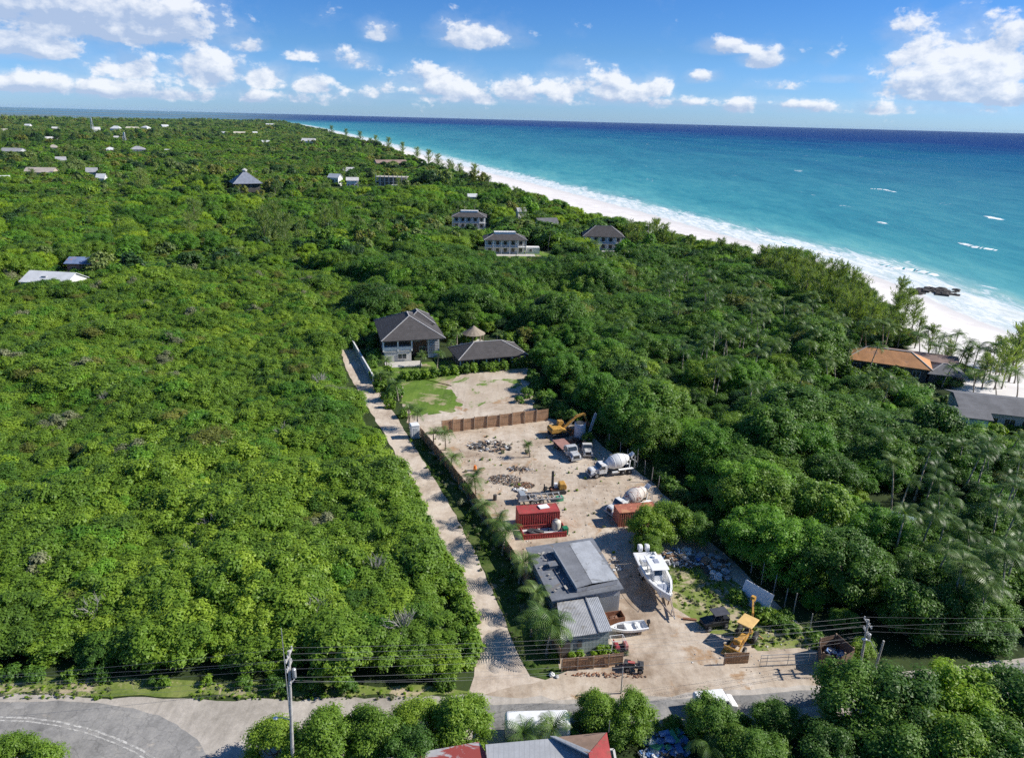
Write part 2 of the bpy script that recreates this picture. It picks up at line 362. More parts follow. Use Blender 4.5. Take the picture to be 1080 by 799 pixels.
# white caps further out
wcap = noise(nt, mp.outputs[0], 0.035, 7, 0.72, 0.3)
cap = mth(nt, 'MULTIPLY', sstep(nt, wcap, .655, .70), mth(nt, 'MULTIPLY', sstep(nt, d, 120, 200), mth(nt, 'SUBTRACT', 1.0, sstep(nt, d, 900, 1600))))
foam = mth(nt, 'MAXIMUM', foam, mth(nt, 'MULTIPLY', cap, 0.6))
sw = noise(nt, mp.outputs[0], 0.10, 6, 0.7); sw2 = noise(nt, mp.outputs[0], 0.009, 7, 0.74, .6)
wc = mixc(nt, 1.0, wc, ramp(nt, mth(nt, 'ADD', mth(nt, 'MULTIPLY', sw, .5), mth(nt, 'MULTIPLY', sw2, .5)), [(0.32, (0.42, 0.62, 0.74)), (0.5, (0.95, 0.96, 0.98)), (0.66, (1.9, 1.25, 1.12))]), 'MULTIPLY')
nt.links.new(mixc(nt, foam, wc, (0.80, 0.82, 0.82)), b.inputs['Base Color'])
nt.links.new(mth(nt, 'ADD', 0.45, mth(nt, 'MULTIPLY', sstep(nt, d, 300, 2500), 0.5)), b.inputs['Roughness']); b.inputs['IOR'].default_value = 1.33; nt.links.new(mth(nt, 'ADD', 0.01, mth(nt, 'MULTIPLY', 0.09, mth(nt, 'SUBTRACT', 1.0, sstep(nt, d, 150, 1200)))), b.inputs['Specular IOR Level'])
bp = nd(nt, 'ShaderNodeBump'); bp.inputs['Strength'].default_value = 0.12; bp.inputs['Distance'].default_value = 0.9
nt.links.new(mth(nt, 'ADD', noise(nt, mp.outputs[0], 0.25, 6, 0.6), mth(nt, 'MULTIPLY', noise(nt, mp.outputs[0], 0.05, 3, .5), 2)), bp.inputs['Height']); nt.links.new(mth(nt, 'MULTIPLY', 0.14, mth(nt, 'SUBTRACT', 1.0, sstep(nt, d, 500, 2200))), bp.inputs['Strength']); nt.links.new(bp.outputs[0], b.inputs['Normal'])
keep = (S3[Q3].max(1) < 60) if True else None
sea = link('sea', disc_mesh('sea', P3, Q3[S3[Q3].min(1) < 12], idx3, np.full(len(P3), -5.0), wm, S3), None); tag(sea, kind='structure')

# breaking waves: low ridges with a foaming crest
FOAM = mat('foam', (0.88, 0.90, 0.90), 0.9, 0.05, 0.4)
WFACE = mat('wave_face', (0.05, 0.34, 0.36), 0.3, 0.2, 0.1)
def wave(pts, h=0.7, wd=5.0, seed=0, face=True):
    rn = random.Random(seed); P = [G(x, y, -5) for x, y in pts]; Q_ = []
    for a, b2 in zip(P[:-1], P[1:]):
        for i in range(10): Q_.append(a.lerp(b2, i/10))
    Q_.append(P[-1]); n = len(Q_); mb = MB(); vs = []; fm = MB(); fv = []
    for i, p in enumerate(Q_):
        t = (Q_[min(i+1, n-1)]-Q_[max(i-1, 0)]).normalized(); nn = Vector((t.y, -t.x, 0))
        if nn.x < 0: nn = -nn
        e = math.sin(math.pi*i/(n-1))**0.5; k = h*e*(0.8+.4*rn.random()); ww = wd*(0.3+1.0*rn.random())*max(e, .08)*(.35+abs(math.sin(i*.37+seed*2)))
        off = nn*rn.uniform(-.8, .8)
        for dx, dz in ((wd*1.6, -.05), (wd*.6, k*.35), (0.9, k*.7), (-.6, k*.5), (-1.4, -.05)): vs.append(p+off+nn*dx+Vector((0, 0, dz)))
        for dx, dz in ((1.3, k*.66+.06), (-.6, k*.52+.06), (-1.6, .06), (-1.6-ww, .03)): fv.append(p+off+nn*dx+Vector((0, 0, dz)))
    mb.add(vs, [(i*5+j, i*5+j+1, i*5+j+6, i*5+j+5) for i in range(n-1) for j in range(4)])
    fm.add(fv, [(i*4+j, i*4+j+1, i*4+j+5, i*4+j+4) for i in range(n-1) for j in range(3) if seed not in (2, 4, 5, 6) or abs(math.sin(i*1.3+seed)) > .45])
    if face:
        o = mb.build('wave', WFACE, None, True); tag(o, kind='structure'); fm.build('wave_foam', FOAM, o, True)
for i, (pts, h, wd) in enumerate([([(660,214),(690,222),(716,231)], .9, 6), ([(808,252),(835,260),(862,266),(884,270)], .9, 4.5), ([(925,278),(945,283),(968,286),(990,291)], 1.0, 8), ([(985,303),(1010,306),(1045,317),(1085,328)], 1.1, 9),
        ([(918,199),(932,200),(946,203)], .5, 3), ([(1012,256),(1030,261),(1052,264)], .8, 6), ([(926,234),(934,236)], .6, 3), ([(560,186),(590,193),(620,203)], .7, 9), ([(498,171),(520,177),(548,184)], .8, 12), ([(1040,228),(1058,232)], .5, 5), ([(745,234),(770,241)], .6, 5)]):
    wave(pts, h*.8, wd*(.14 if i in (4, 5, 2, 6) else .6), i, i in (1, 2, 4, 5, 6, 9))

# ------------------------------------------------------------------ flat ground sheets
def rounded(pts, k=5):
    out_ = []; n = len(pts)
    for i in range(n):
        p0, p1, p2, p3 = [np.array(pts[(i+j-1) % n], float) for j in range(4)]
        for t in np.linspace(0, 1, k, endpoint=False): out_.append(tuple(.5*((2*p1)+(p2-p0)*t+(2*p0-5*p1+4*p2-p3)*t*t+(3*p1-p0-3*p2+p3)*t**3)))
    return out_
def sheet(name, pts, z, m, jit=0.35, step=1.6, seed=0, world=False):
    rn = random.Random(seed); P = [Vector((*p, 0)) if world else G(*p) for p in pts]; out_ = []
    for i in range(len(P)):
        a, b2 = P[i], P[(i+1) % len(P)]; L = (b2-a).length; n = max(1, min(60, int(L/step)))
        for k in range(n):
            q = a.lerp(b2, k/n); out_.append((q.x+rn.uniform(-jit, jit), q.y+rn.uniform(-jit, jit), z))
    bm_ = MB().poly(out_); me = bm_.mesh(name, m)
    import bmesh
    bm = bmesh.new(); bm.from_mesh(me); bmesh.ops.triangulate(bm, faces=bm.faces[:]); 
    for f in bm.faces:
        if f.normal.z < 0: f.normal_flip()
    bm.to_mesh(me); bm.free()
    return tag(link(name, me, None), kind='structure')
def ground_mat(name, cols, s1, s2, thr=None, over=None, bump=0.3, cracks=None, stops=None):
    m = bpy.data.materials.new(name); m.use_nodes = True; nt = m.node_tree; b = nt.nodes['Principled BSDF']
    tc = nd(nt, 'ShaderNodeTexCoord'); o = tc.outputs['Object']
    a = noise(nt, o, s1, 7, 0.62, 0.4); f = noise(nt, o, s2, 5, 0.65)
    v = mth(nt, 'ADD', mth(nt, 'MULTIPLY', a, .68), mth(nt, 'MULTIPLY', f, .32))
    k = len(cols); c = ramp(nt, v, [(0.36+0.28*i/(k-1), col) for i, col in enumerate(cols)])
    if over:
        pn = noise(nt, o, over[1], 7, 0.68, 0.5)
        c = mixc(nt, sstep(nt, pn, over[2], over[2]+over[3]), c, mixc(nt, f, over[0], tuple(x*1.6 for x in over[0])))
    mpt = nd(nt, 'ShaderNodeMapping'); mpt.inputs['Rotation'].default_value = (0, 0, RAD(20)); mpt.inputs['Scale'].default_value = (1.0, 0.07, 1); nt.links.new(o, mpt.inputs[0])
    trk = noise(nt, mpt.outputs[0], 0.55, 4, .6, 2.5)
    c = mixc(nt, 1.0, c, ramp(nt, trk, [(.36, .90), (.5, 1.0), (.62, 1.04)]), 'MULTIPLY')
    if cracks:
        vo = nt.nodes.new('ShaderNodeTexVoronoi'); vo.feature = 'DISTANCE_TO_EDGE'; vo.inputs['Scale'].default_value = cracks; vw = nt.nodes.new('ShaderNodeVectorMath'); vw.operation = 'ADD'
        wn = nt.nodes.new('ShaderNodeTexNoise'); wn.inputs['Scale'].default_value = 1.1; nt.links.new(o, wn.inputs['Vector']); nt.links.new(o, vw.inputs[0]); nt.links.new(wn.outputs['Color'], vw.inputs[1]); nt.links.new(vw.outputs[0], vo.inputs['Vector'])
        c = mixc(nt, 1.0, c, ramp(nt, vo.outputs['Distance'], [(0.0, .72), (0.022, 1.0)]), 'MULTIPLY')
        pv = nt.nodes.new('ShaderNodeTexVoronoi'); pv.inputs['Scale'].default_value = .16; nt.links.new(vw.outputs[0], pv.inputs['Vector'])
        c = mixc(nt, 1.0, c, ramp(nt, pv.outputs['Color'], [(0.2, .86), (0.8, 1.08)]), 'MULTIPLY')
    fine = noise(nt, o, 7.0, 4, .7)
    c = mixc(nt, 1.0, c, ramp(nt, fine, [(.3, .86), (.7, 1.1)]), 'MULTIPLY')
    nt.links.new(c, b.inputs['Base Color']); b.inputs['Roughness'].default_value = 0.95; b.inputs['Specular IOR Level'].default_value = 0.15
    bp = nd(nt, 'ShaderNodeBump'); bp.inputs['Strength'].default_value = bump; bp.inputs['Distance'].default_value = 0.12
    nt.links.new(f, bp.inputs['Height']); nt.links.new(bp.outputs[0], b.inputs['Normal'])
    return m
DIRT = ground_mat('yard_dirt', [(0.30, 0.225, 0.16), (0.49, 0.405, 0.315), (0.63, 0.55, 0.455)], 0.10, 0.9, over=((0.30, 0.20, 0.12), 0.22, 0.56, 0.10))
LANE = ground_mat('lane_sand', [(0.38, 0.30, 0.23), (0.55, 0.46, 0.37), (0.65, 0.57, 0.48)], 0.16, 1.2)
GRAV = ground_mat('pale_gravel', [(0.30, 0.27, 0.23), (0.42, 0.38, 0.33), (0.54, 0.49, 0.43)], 0.12, 1.1)
ASPH = ground_mat('worn_asphalt', [(0.20, 0.195, 0.185), (0.27, 0.262, 0.25), (0.35, 0.335, 0.31)], 0.35, 2.6, bump=.15, over=((0.30, 0.27, 0.23), 0.5, 0.60, 0.08), cracks=.45)
GRASSM = ground_mat('lawn_grass', [(0.075, 0.135, 0.02), (0.12, 0.20, 0.03), (0.17, 0.25, 0.045)], 0.25, 2.2, over=((0.28, 0.24, 0.14), 0.16, 0.53, 0.08))
PATCHY = ground_mat('patchy_grass', [(0.10, 0.15, 0.03), (0.17, 0.22, 0.05), (0.25, 0.27, 0.09)], 0.3, 2.6, over=((0.34, 0.28, 0.19), 0.28, 0.50, 0.10))
PATCHG = ground_mat('thin_grass', [(0.42, 0.34, 0.25), (0.48, 0.40, 0.31), (0.56, 0.48, 0.38)], 0.2, 1.4, over=((0.11, 0.17, 0.035), 0.16, 0.55, 0.06))
VERGE = ground_mat('verge_grass', [(0.03, 0.055, 0.012), (0.06, 0.10, 0.02), (0.13, 0.15, 0.05)], 0.3, 2.0, over=((0.26, 0.2, 0.13), 0.4, 0.6, 0.05))
YARD = [(443,459),(462,457),(520,450),(580,441),(606,447),(641,475),(690,510),(722,545),(750,572),(800,618),(840,655),(872,690),(872,712),(592,706),(545,600),(493,524)]
sheet('work_yard', YARD, 0.02, DIRT, .3, seed=1)
sheet('dirt_lane', [(358,362),(374,360),(392,392),(412,430),(431,461),(465,515),(487,555),(511,604),(529,646),(546,685),(559,714),(590,722),(600,742),(492,742),(501,712),(500,664),(480,604),(454,555),(431,506),(405,457),(382,420),(364,388)], 0.024, LANE, .16, seed=2)
sheet('verge', [(433,463),(443,460),(493,524),(545,600),(592,706),(575,720),(560,712),(546,685),(529,646),(511,604),(487,555),(465,515)], 0.016, VERGE, .3, seed=3)
sheet('roadside_dirt', [(495,735),(575,716),(600,706),(740,700),(862,700),(890,716),(880,738),(700,742),(560,750)], 0.030, DIRT, .25, seed=4)
sheet('gravel_shoulder', [(-250,722),(0,733),(120,735),(300,738),(520,733),(620,738),(740,731),(860,722),(980,706),(1300,668),(1300,720),(1000,742),(760,768),(640,775),(560,786),(520,830),(440,940),(60,940),(-250,840)], 0.034, GRAV, .3, seed=5)
ROADW = [(-300,728),(0,740),(60,739),(110,742),(160,752),(192,768),(214,790),(226,830),(240,920)]
ROADI = [(130,920),(100,850),(70,820),(30,800),(0,794),(-300,790)]
sheet('asphalt_bend', rounded(ROADW+ROADI), 0.042, ASPH, .10, seed=6)
sheet('asphalt_street', [(505,742),(620,741),(740,735),(860,727),(980,711),(1300,674),(1300,700),(1000,728),(860,745),(740,755),(620,766),(520,771)], 0.042, ASPH, .2, seed=7)
WPAINT = mat('road_paint', (0.50, 0.485, 0.45), 0.8, 0.15, 1.0, patch=((0.31, 0.30, 0.28), 0.47, 2.2))
def strip(name, pts, wd, z, m):
    P = [G(*p) for p in pts]; L = MB(); vs = []
    Q_ = []
    for a, b2 in zip(P[:-1], P[1:]):
        for k in range(6): Q_.append(a.lerp(b2, k/6))
    Q_.append(P[-1])
    for i, p in enumerate(Q_):
        t = (Q_[min(i+1, len(Q_)-1)]-Q_[max(i-1, 0)]).normalized(); nn = Vector((-t.y, t.x, 0))*wd/2
        vs += [(p.x+nn.x, p.y+nn.y, z), (p.x-nn.x, p.y-nn.y, z)]
    L.add(vs, [(2*i, 2*i+2, 2*i+3, 2*i+1) for i in range(len(Q_)-1)])
    return tag(L.build(name, m), kind='structure')
strip('road_marking', [(-120,754),(0,756),(30,757),(62,761),(96,769),(124,779),(148,790),(166,802),(180,830)], 0.22, 0.05, WPAINT)
strip('road_marking', [(-120,757),(0,759.5),(30,760.5),(60,765),(92,773),(120,783),(142,793),(158,804),(172,830)], 0.16, 0.05, WPAINT)
sheet('grass_verge', [(-60,712),(60,714),(150,716),(300,722),(470,724),(500,729),(480,733),(300,734),(150,733),(60,732),(-60,730)], 0.046, PATCHY, .3, seed=8)
sheet('lawn', [(424,399),(455,395),(490,392),(484,398),(472,402),(474,410),(482,418),(486,427),(476,434),(450,437),(432,438),(424,420)], 0.03, GRASSM, .9, .7, seed=9)
sheet('patchy_grass', [(484,398),(510,392),(545,391),(552,402),(540,418),(515,424),(492,432),(484,420),(474,408)], 0.034, PATCHG, .9, .8, seed=10)
sheet('bare_soil', [(424,399),(555,388),(564,430),(578,441),(520,450),(445,461),(430,445),(424,420)], 0.024, DIRT, .4, seed=11)
sheet('lawn', [(386,388),(430,384),(555,372),(562,392),(420,402)], 0.021, GRASSM, .4, seed=12)
sheet('patchy_grass', [(700,596),(735,594),(775,612),(800,630),(842,660),(862,684),(800,686),(780,668),(768,672),(745,668),(728,652),(712,640),(706,620)], 0.028, PATCHY, .4, seed=13)
sheet('lawn', [(515,266),(560,262),(588,270),(560,276),(520,275)], 0.03, GRASSM, .6, seed=14)
sheet('lawn', [(995,384),(1010,382),(1040,392),(1030,400),(1005,396)], 0.03, GRASSM, .6, seed=15)

# ================================================================== vegetation
def leaf_quads(centres, normals, size, rng, aspect=1.6):
    n = len(centres)
    t = rng.normal(size=(n, 3)); t -= (t*normals).sum(1)[:, None]*normals; t /= np.linalg.norm(t, axis=1)[:, None]+1e-9
    b = np.cross(normals, t); s = size*(0.65+0.7*rng.random(n))[:, None]
    V = np.stack([centres-t*s*aspect/2, centres+b*s*.42, centres+t*s*aspect/2+normals*s*.12, centres-b*s*.42], 1).reshape(-1, 3)
    return V, np.arange(4*n).reshape(n, 4)
def crown_mesh(name, R, H, npuff, nleaf, leaf, m, seed, base=0.25, lobes=0.34, core=True, flat=1.0):
    """Foliage spread over many uneven clumps through the crown, from base*H up to H."""
    rng = np.random.default_rng(seed); cs = []; rs = []
    cz = H*(base+(1-base)*0.42); rz_ = H-cz
    for i in range(npuff):
        u = rng.random(); a = rng.random()*2*np.pi; z = rng.uniform(-0.75, 1.0) if i > npuff*.15 else rng.uniform(.5, 1)
        rr = math.sqrt(max(0.02, 1-z*z)); shell = rng.uniform(.55, .92)
        if z < 0: rr = min(1.0, rr*1.05)
        cs.append((R*rr*math.cos(a)*shell, R*rr*math.sin(a)*shell, cz+rz_*z*shell*flat)); rs.append(R*lobes*rng.uniform(.45, 1.4))
    cs = np.array(cs); rs = np.array(rs)
    which = rng.choice(npuff, nleaf, p=rs**2/(rs**2).sum())
    dirs = rng.normal(size=(nleaf, 3)); dirs[:, 2] = dirs[:, 2]+0.45; dirs /= np.linalg.norm(dirs, axis=1)[:, None]
    rad = rs[which]*(0.62+0.70*rng.random(nleaf)**1.7)
    cen = cs[which]+dirs*rad[:, None]*np.array([1, 1, .8])
    nor = dirs+rng.normal(size=(nleaf, 3))*0.38+np.array([0, 0, .75]); nor /= np.linalg.norm(nor, axis=1)[:, None]
    keep = cen[:, 2] > 0.05; cen = cen[keep]; nor = nor[keep]; which = which[keep]
    V, Fq = leaf_quads(cen, nor, leaf, rng)
    puffv = rng.random(npuff)
    lv = np.clip(0.5*puffv[which]+0.5*rng.random(len(cen)), 0, 1)
    if core:
        n_, m_ = 7, 5; cv = []; cf = []; cl = []
        for c, r in zip(cs, rs):
            k = len(cv); r *= .60; cv_ = rng.random()
            for i in range(m_+1):
                for q in range(n_):
                    th = math.pi*i/m_; a = 2*math.pi*q/n_; r2 = r*rng.uniform(.8, 1.1)
                    cv.append((c[0]+r2*math.sin(th)*math.cos(a), c[1]+r2*math.sin(th)*math.sin(a), c[2]+.8*r2*math.cos(th)))
            for i in range(m_):
                for q in range(n_): cf.append((k+i*n_+q, k+(i+1)*n_+q, k+(i+1)*n_+(q+1) % n_, k+i*n_+(q+1) % n_)); cl.append(cv_)
        V = np.vstack([V, np.array(cv)]); Fq = np.vstack([Fq, np.array(cf)+4*len(cen)]); lv = np.concatenate([lv, np.array(cl)])
    return np_mesh(name, V, Fq, m, lv)
def trunk_mesh(name, H, R, seed, r0=0.16, nb=5, m=None):
    rn = random.Random(seed); mb = MB(); p = Vector((0, 0, -0.1)); pts = [p]
    for i in range(4): pts.append(Vector((rn.uniform(-.25, .25), rn.uniform(-.25, .25), H*.5*(i+1)/4)))
    for i in range(4): mb.cyl(pts[i], pts[i+1], r0*(1-.15*i), r0*(1-.15*(i+1)), 7)
    for i in range(nb):
        a = 2*math.pi*i/nb+rn.random(); s = pts[2+i % 3]; e = Vector((math.cos(a)*R*.62, math.sin(a)*R*.62, H*(.6+.25*rn.random())))
        mid = s.lerp(e, .5)+Vector((0, 0, -.1*H)); mb.cyl(s, mid, r0*.5, r0*.33, 5); mb.cyl(mid, e, r0*.33, r0*.12, 5)
    return mb.mesh(name, m or BARK, True)

# base meshes at unit kinds; R, H in metres at scale 1
NEAR = []   # scrub of the thicket, drawn with small leaves
for i in range(7): NEAR.append((crown_mesh('scrub_crown', 2.3, 3.9+.25*(i % 3), 28, 6500, .17, LY, 100+i, base=.05, lobes=.30), trunk_mesh('scrub_trunk', 3.8, 2.2, i, .10)))
BIGN = []   # broad rounded trees of the woods
for i in range(7): BIGN.append((crown_mesh('broad_crown', 3.6, 6.4, 48, 12000, .21, LD, 200+i, base=.12, lobes=.27), trunk_mesh('broad_trunk', 6.2, 3.4, 20+i, .20)))
ROADT = [(crown_mesh('roadside_crown', 2.9, 5.2, 42, 17000, .135, mm, 300+i, base=.12, lobes=.27), trunk_mesh('roadside_trunk', 5, 2.7, 40+i, .15)) for i, mm in enumerate([LY, LY, LD, LD, LG])]
MID_Y = [crown_mesh('scrub_far', 2.6, 4.2, 16, 900, .48, LY, 400+i, base=.0, lobes=.33) for i in range(5)]
MID_D = [crown_mesh('woods_far', 3.8, 6.6, 20, 1300, .56, LD, 420+i, base=.0, lobes=.30) for i in range(5)]
FAR_M = [crown_mesh('woods_distant', 9.5, 6.0, 26, 700, 1.25, (LY, LD, LD, LC)[i], 440+i, base=.0, lobes=.27) for i in range(4)]

def recol(me, m):
    c = me.copy(); c.materials[0] = m; return c
NEAR_MIX = [c for c, _ in NEAR]*6 + [recol(NEAR[2][0], LM), recol(NEAR[1][0], LD)]*3 + [recol(NEAR[0][0], LM), recol(NEAR[1][0], LM), recol(NEAR[2][0], LO), recol(NEAR[3][0], LG), recol(NEAR[4][0], LD), recol(NEAR[5][0], LW), recol(NEAR[6][0], LD)]
WOOD_MIX = [c for c, _ in BIGN]*2 + [recol(BIGN[0][0], LM), recol(BIGN[1][0], LM), recol(BIGN[2][0], LY), recol(BIGN[3][0], LO), recol(BIGN[4][0], LK), recol(BIGN[5][0], LM)]
MIDY_MIX = MID_Y*2 + [recol(MID_Y[0], LM), recol(MID_Y[1], LM), recol(MID_Y[2], LD), recol(MID_Y[3], LO), recol(MID_Y[4], LG)]
MIDD_MIX = MID_D*2 + [recol(MID_D[0], LM), recol(MID_D[1], LC), recol(MID_D[2], LY), recol(MID_D[3], LK), recol(MID_D[4], LO)]
TALL_MIX = [recol(MID_D[0], LK), recol(MID_D[1], LM), recol(MID_D[2], LD), recol(MID_D[3], LC), recol(MID_D[4], LO), recol(MID_Y[0], LW), recol(MID_D[1], LK)]
FAR_MIX = FAR_M + [recol(FAR_M[0], LK), recol(FAR_M[1], LO), recol(FAR_M[2], LC), recol(FAR_M[3], LK)]
def palm_crown_mesh(name, L, nf, seed, m=LP, leaflets=15, droop=1.0):
    rng = np.random.default_rng(seed); V = []; Fq = []; lv = []
    for i in range(nf):
        a = 2*math.pi*i/nf*2.4+rng.uniform(-.3, .3); e0 = rng.uniform(.15, 1.3) if i < nf*.85 else rng.uniform(-.2, .2)
        L_ = L*rng.uniform(.8, 1.1); ca, sa = math.cos(a), math.sin(a); n = leaflets; tone = rng.random()
        prev = None; x = 0; z = 0; ang = e0; side = Vector((-sa, ca, 0)); step = L_/n
        for k in range(n+1):
            p = Vector((ca*x, sa*x, z)); fw = Vector((ca*math.cos(ang), sa*math.cos(ang), math.sin(ang)))
            up = side.cross(fw)*-1
            if k > 0:
                t = k/n; ll = L*.30*math.sin(math.pi*min(1, .18+t*.85))**.7+.05
                for sgn in (-1, 1):
                    tip = p+side*sgn*ll*.86+fw*ll*.45+Vector((0, 0, -ll*.30)); w2 = fw*step*.27
                    k0 = len(V); V += [p-w2, p+w2, tip+w2*.25, tip-w2*.25]; Fq.append((k0, k0+1, k0+2, k0+3)); lv.append(min(1, max(0, tone*.6+rng.random()*.4)))
                k0 = len(V); V += [prev+side*.03, prev-side*.03, p-side*.02, p+side*.02]; Fq.append((k0, k0+1, k0+2, k0+3)); lv.append(1.0)
            prev = p; x += math.cos(ang)*step; z += math.sin(ang)*step; ang -= (1.45*droop+.4*rng.random())/n*(0.6+1.1*k/n)
    return np_mesh(name, np.array([tuple(v) for v in V]), np.array(Fq), m, np.array(lv))
def palm_trunk_mesh(name, H, lean, seed):
    rn = random.Random(seed); mb = MB(); a = rn.random()*6.28; pts = []
    for i in range(9):
        t = i/8; pts.append(Vector((math.cos(a)*lean*(t**1.6-1), math.sin(a)*lean*(t**1.6-1), H*t-.1)))
    for i in range(8): mb.cyl(pts[i], pts[i+1], .17-.010*i+(.06 if i == 0 else 0), .165-.010*(i+1), 8)
    return mb.mesh(name, mat('palm_bark', (0.30, 0.26, 0.21), .9, .25, 4), True)
PALMC = [palm_crown_mesh('palm_crown', 2.8, 16, 500+i) for i in range(4)]
PALMT = [palm_trunk_mesh('palm_trunk', 4.2, .5, 510+i) for i in range(3)]
PALMT_TALL = [palm_trunk_mesh('palm_trunk_tall', 7.5, 1.2, 520+i) for i in range(3)]
FANC = palm_crown_mesh('fan_crown', 1.25, 26, 560, LP, 5, .6)

def casuarina_mesh(name, H, R, seed, nb=46):
    rng = np.random.default_rng(seed); cen = []; nor = []
    V = []; Fq = []; lv = []
    for i in range(nb):
        t = rng.random()**.8; a = rng.random()*6.28; z0 = H*(.12+.75*t); ln = R*(1.15-.75*t)*rng.uniform(.7, 1.2); up = rng.uniform(.5, 1.3)
        for k in range(26):
            s = (k+rng.random())/26; p = np.array([math.cos(a)*ln*s, math.sin(a)*ln*s, z0+ln*s*up])+rng.normal(size=3)*.14
            d = rng.normal(size=3)*.45+np.array([math.cos(a)*.5, math.sin(a)*.5, .9]); d /= np.linalg.norm(d)
            q = np.cross(d, rng.normal(size=3)); q /= np.linalg.norm(q); l_ = .6; w_ = .055
            k0 = len(V); V += [p-q*w_, p+q*w_, p+d*l_+q*w_*.3, p+d*l_-q*w_*.3]; Fq.append((k0, k0+1, k0+2, k0+3)); lv.append(rng.random())
    return np_mesh(name, np.array(V), np.array(Fq), LC, np.array(lv))
CASC = [casuarina_mesh('feathery_crown', 9, 2.6, 600+i) for i in range(4)]
mbt = MB(); mbt.cyl((0, 0, -.1), (.1, .1, 4.5), .17, .11, 7); mbt.cyl((.1, .1, 4.5), (0, 0, 8.8), .11, .02, 6)
for i in range(9): a = i*2.4; mbt.cyl((.05, .05, 2+.65*i), (math.cos(a)*1.5, math.sin(a)*1.5, 3.2+.7*i), .05, .015, 4)
CAST = mbt.mesh('feathery_trunk', BARK)

def put_tree(name, label, cat, group, loc, crown, trunk, sc_=1.0, rz=None, lean=None, zs=1.0):
    o = thing(name, label, cat, loc, random.uniform(0, 6.28) if rz is None else rz, group, sc_)
    if zs != 1.0: o.scale = (sc_, sc_, sc_*zs)
    t = link('trunk', trunk, None, o); c = link('crown', crown, None, o)
    if name == 'palm_tree': c.location = (0, 0, lean or 0)
    return o

# ------------------------------------------------------------------ where trees may stand
def wpoly(px): return np.array([tuple(G(x, y)[:2]) for x, y in px])
NO_TREES = [wpoly([(352,362),(374,366),(388,362),(396,352),(470,350),(520,354),(556,368),(560,392),(566,430),(600,441),(641,470),(690,504),(745,557),(835,636),(884,690),(905,706),(980,702),(1300,662),(1300,1400),(-900,1400),(-900,722),(-60,712),(60,712),(160,716),(300,724),(470,727),(503,722),(500,664),(476,604),(452,555),(428,506),(402,457),(378,420),(362,390)]),
            wpoly([(508,262),(560,258),(600,268),(588,282),(520,282)]), wpoly([(880,366),(990,372),(1050,392),(1080,420),(1080,445),(1000,440),(960,398),(884,390)]),
            wpoly([(470,232),(520,226),(524,246),(476,248)]), wpoly([(604,252),(664,248),(668,268),(606,270)]), wpoly([(930,520),(980,514),(990,540),(960,560),(925,548)])]
HOUSES_PX = []     # filled by FAR_HOUSES below: (px, py, half width m, depth m)
FAR_HOUSES = [  # px, py of roof centre, width px, height px, roof colour key, wall, kind, label
 (117,153,14,6,'white','white','hip','small white roofed house in the trees below the second lattice tower'),
 (15,154,24,7,'grey','grey','gable','long pale grey roofed building at the left edge beside the town'),
 (4,185,14,9,'white','white','gable','white house cut off by the left edge of the photo'),
 (45,178,30,6,'tan','tan','gable','long low tan roofed building in the left middle distance'),
 (57,150,10,6,'tan','white','hip','small tan roofed house right of the long pale grey building'),
 (146,152,16,7,'grey','grey','hip','grey hip roofed house right of the second lattice tower'),
 (127,142,12,4,'pale','white','gable','pale roof at the foot of the second lattice tower'),
 (123,130,11,6,'white','white','hip','white house on the skyline behind the second lattice tower'),
 (102,131,8,6,'pale','white','gable','pale tall house at the foot of the first lattice tower'),
 (12,138,10,4,'cream','cream','hip','cream walled house near the left edge on the far slope'),
 (55,143,14,4,'pale','white','gable','pale roof between the cream house and first lattice tower'),
 (59,131,7,3,'pale','white','gable','tiny pale roof on the skyline left of the first tower'),
 (140,131,13,3,'cream','cream','gable','long cream roof on the skyline right of the towers'),
 (154,130,8,4,'white','white','hip','small white house on skyline right of the long cream roof'),
 (174,129,7,3,'white','white','gable','tiny white roof on the skyline, rightmost of the skyline roofs'),
 (190,160,5,4,'white','white','gable','small white hut left of a wider white roof in mid forest'),
 (203,160,10,4,'white','white','gable','wide white roof alone in the forest left of centre'),
 (108,186,9,5,'white','white','gable','white roofed cottage right of the long low tan building'),
 (98,178,11,6,'grey','pale','gable','grey roofed cottage just behind the white roofed cottage'),
 (84,158,9,9,'pale','white','hip','pale two storey house between tan roof and blue white house'),
 (65,166,10,5,'grey','white','gable','grey roofed house above the long low tan building'),
 (280,146,9,4,'white','white','gable','bright white roof alone on the right far slope'),
 (237,136,7,3,'white','white','gable','small white roof, left of the pair beside a long roof'),
 (253,136,13,3,'cream','cream','gable','long cream roof among far trees near the island ridge'),
 (269,136,5,3,'white','white','gable','tiny white roof right of the long cream roof'),
 (326,144,15,6,'pale','white','gable','pale house group near the far shore of white sand'),
 (285,128,9,3,'white','white','gable','white roof at the far tip of the island'),
 (368,178,12,4,'pale','white','gable','pale flat roof behind the white cottages near the ruin'),
 (412,167,36,6,'brown','tan','gable','long brown roofed house behind the unfinished concrete building'),
 (178,158,7,3,'pale','white','gable','small pale roof behind the hut in mid forest'),
 (30,129,6,3,'white','white','gable','tiny white roof on the far left skyline'),
 (5,131,8,4,'cream','cream','gable','cream house at the left end of the skyline'),
]
def far_spot(px, py, hpx):
    bpx, bpy = px, py+hpx*.9+3.0
    g = G(bpx, bpy); z = gz(g.x, g.y)
    for _ in range(3): g = G(bpx, bpy, z); z = gz(g.x, g.y)
    return Vector((g.x, g.y, z))
CLEAR = []   # (x, y, half width, back, front)
for h in FAR_HOUSES:
    g = far_spot(*h[:2], h[3]); dep = proj(g.x, g.y, g.z)[2]; wm_ = h[2]*dep/F_PX
    CLEAR.append((g.x, g.y, wm_*.55, wm_*.5, wm_*.4+dep*.035))
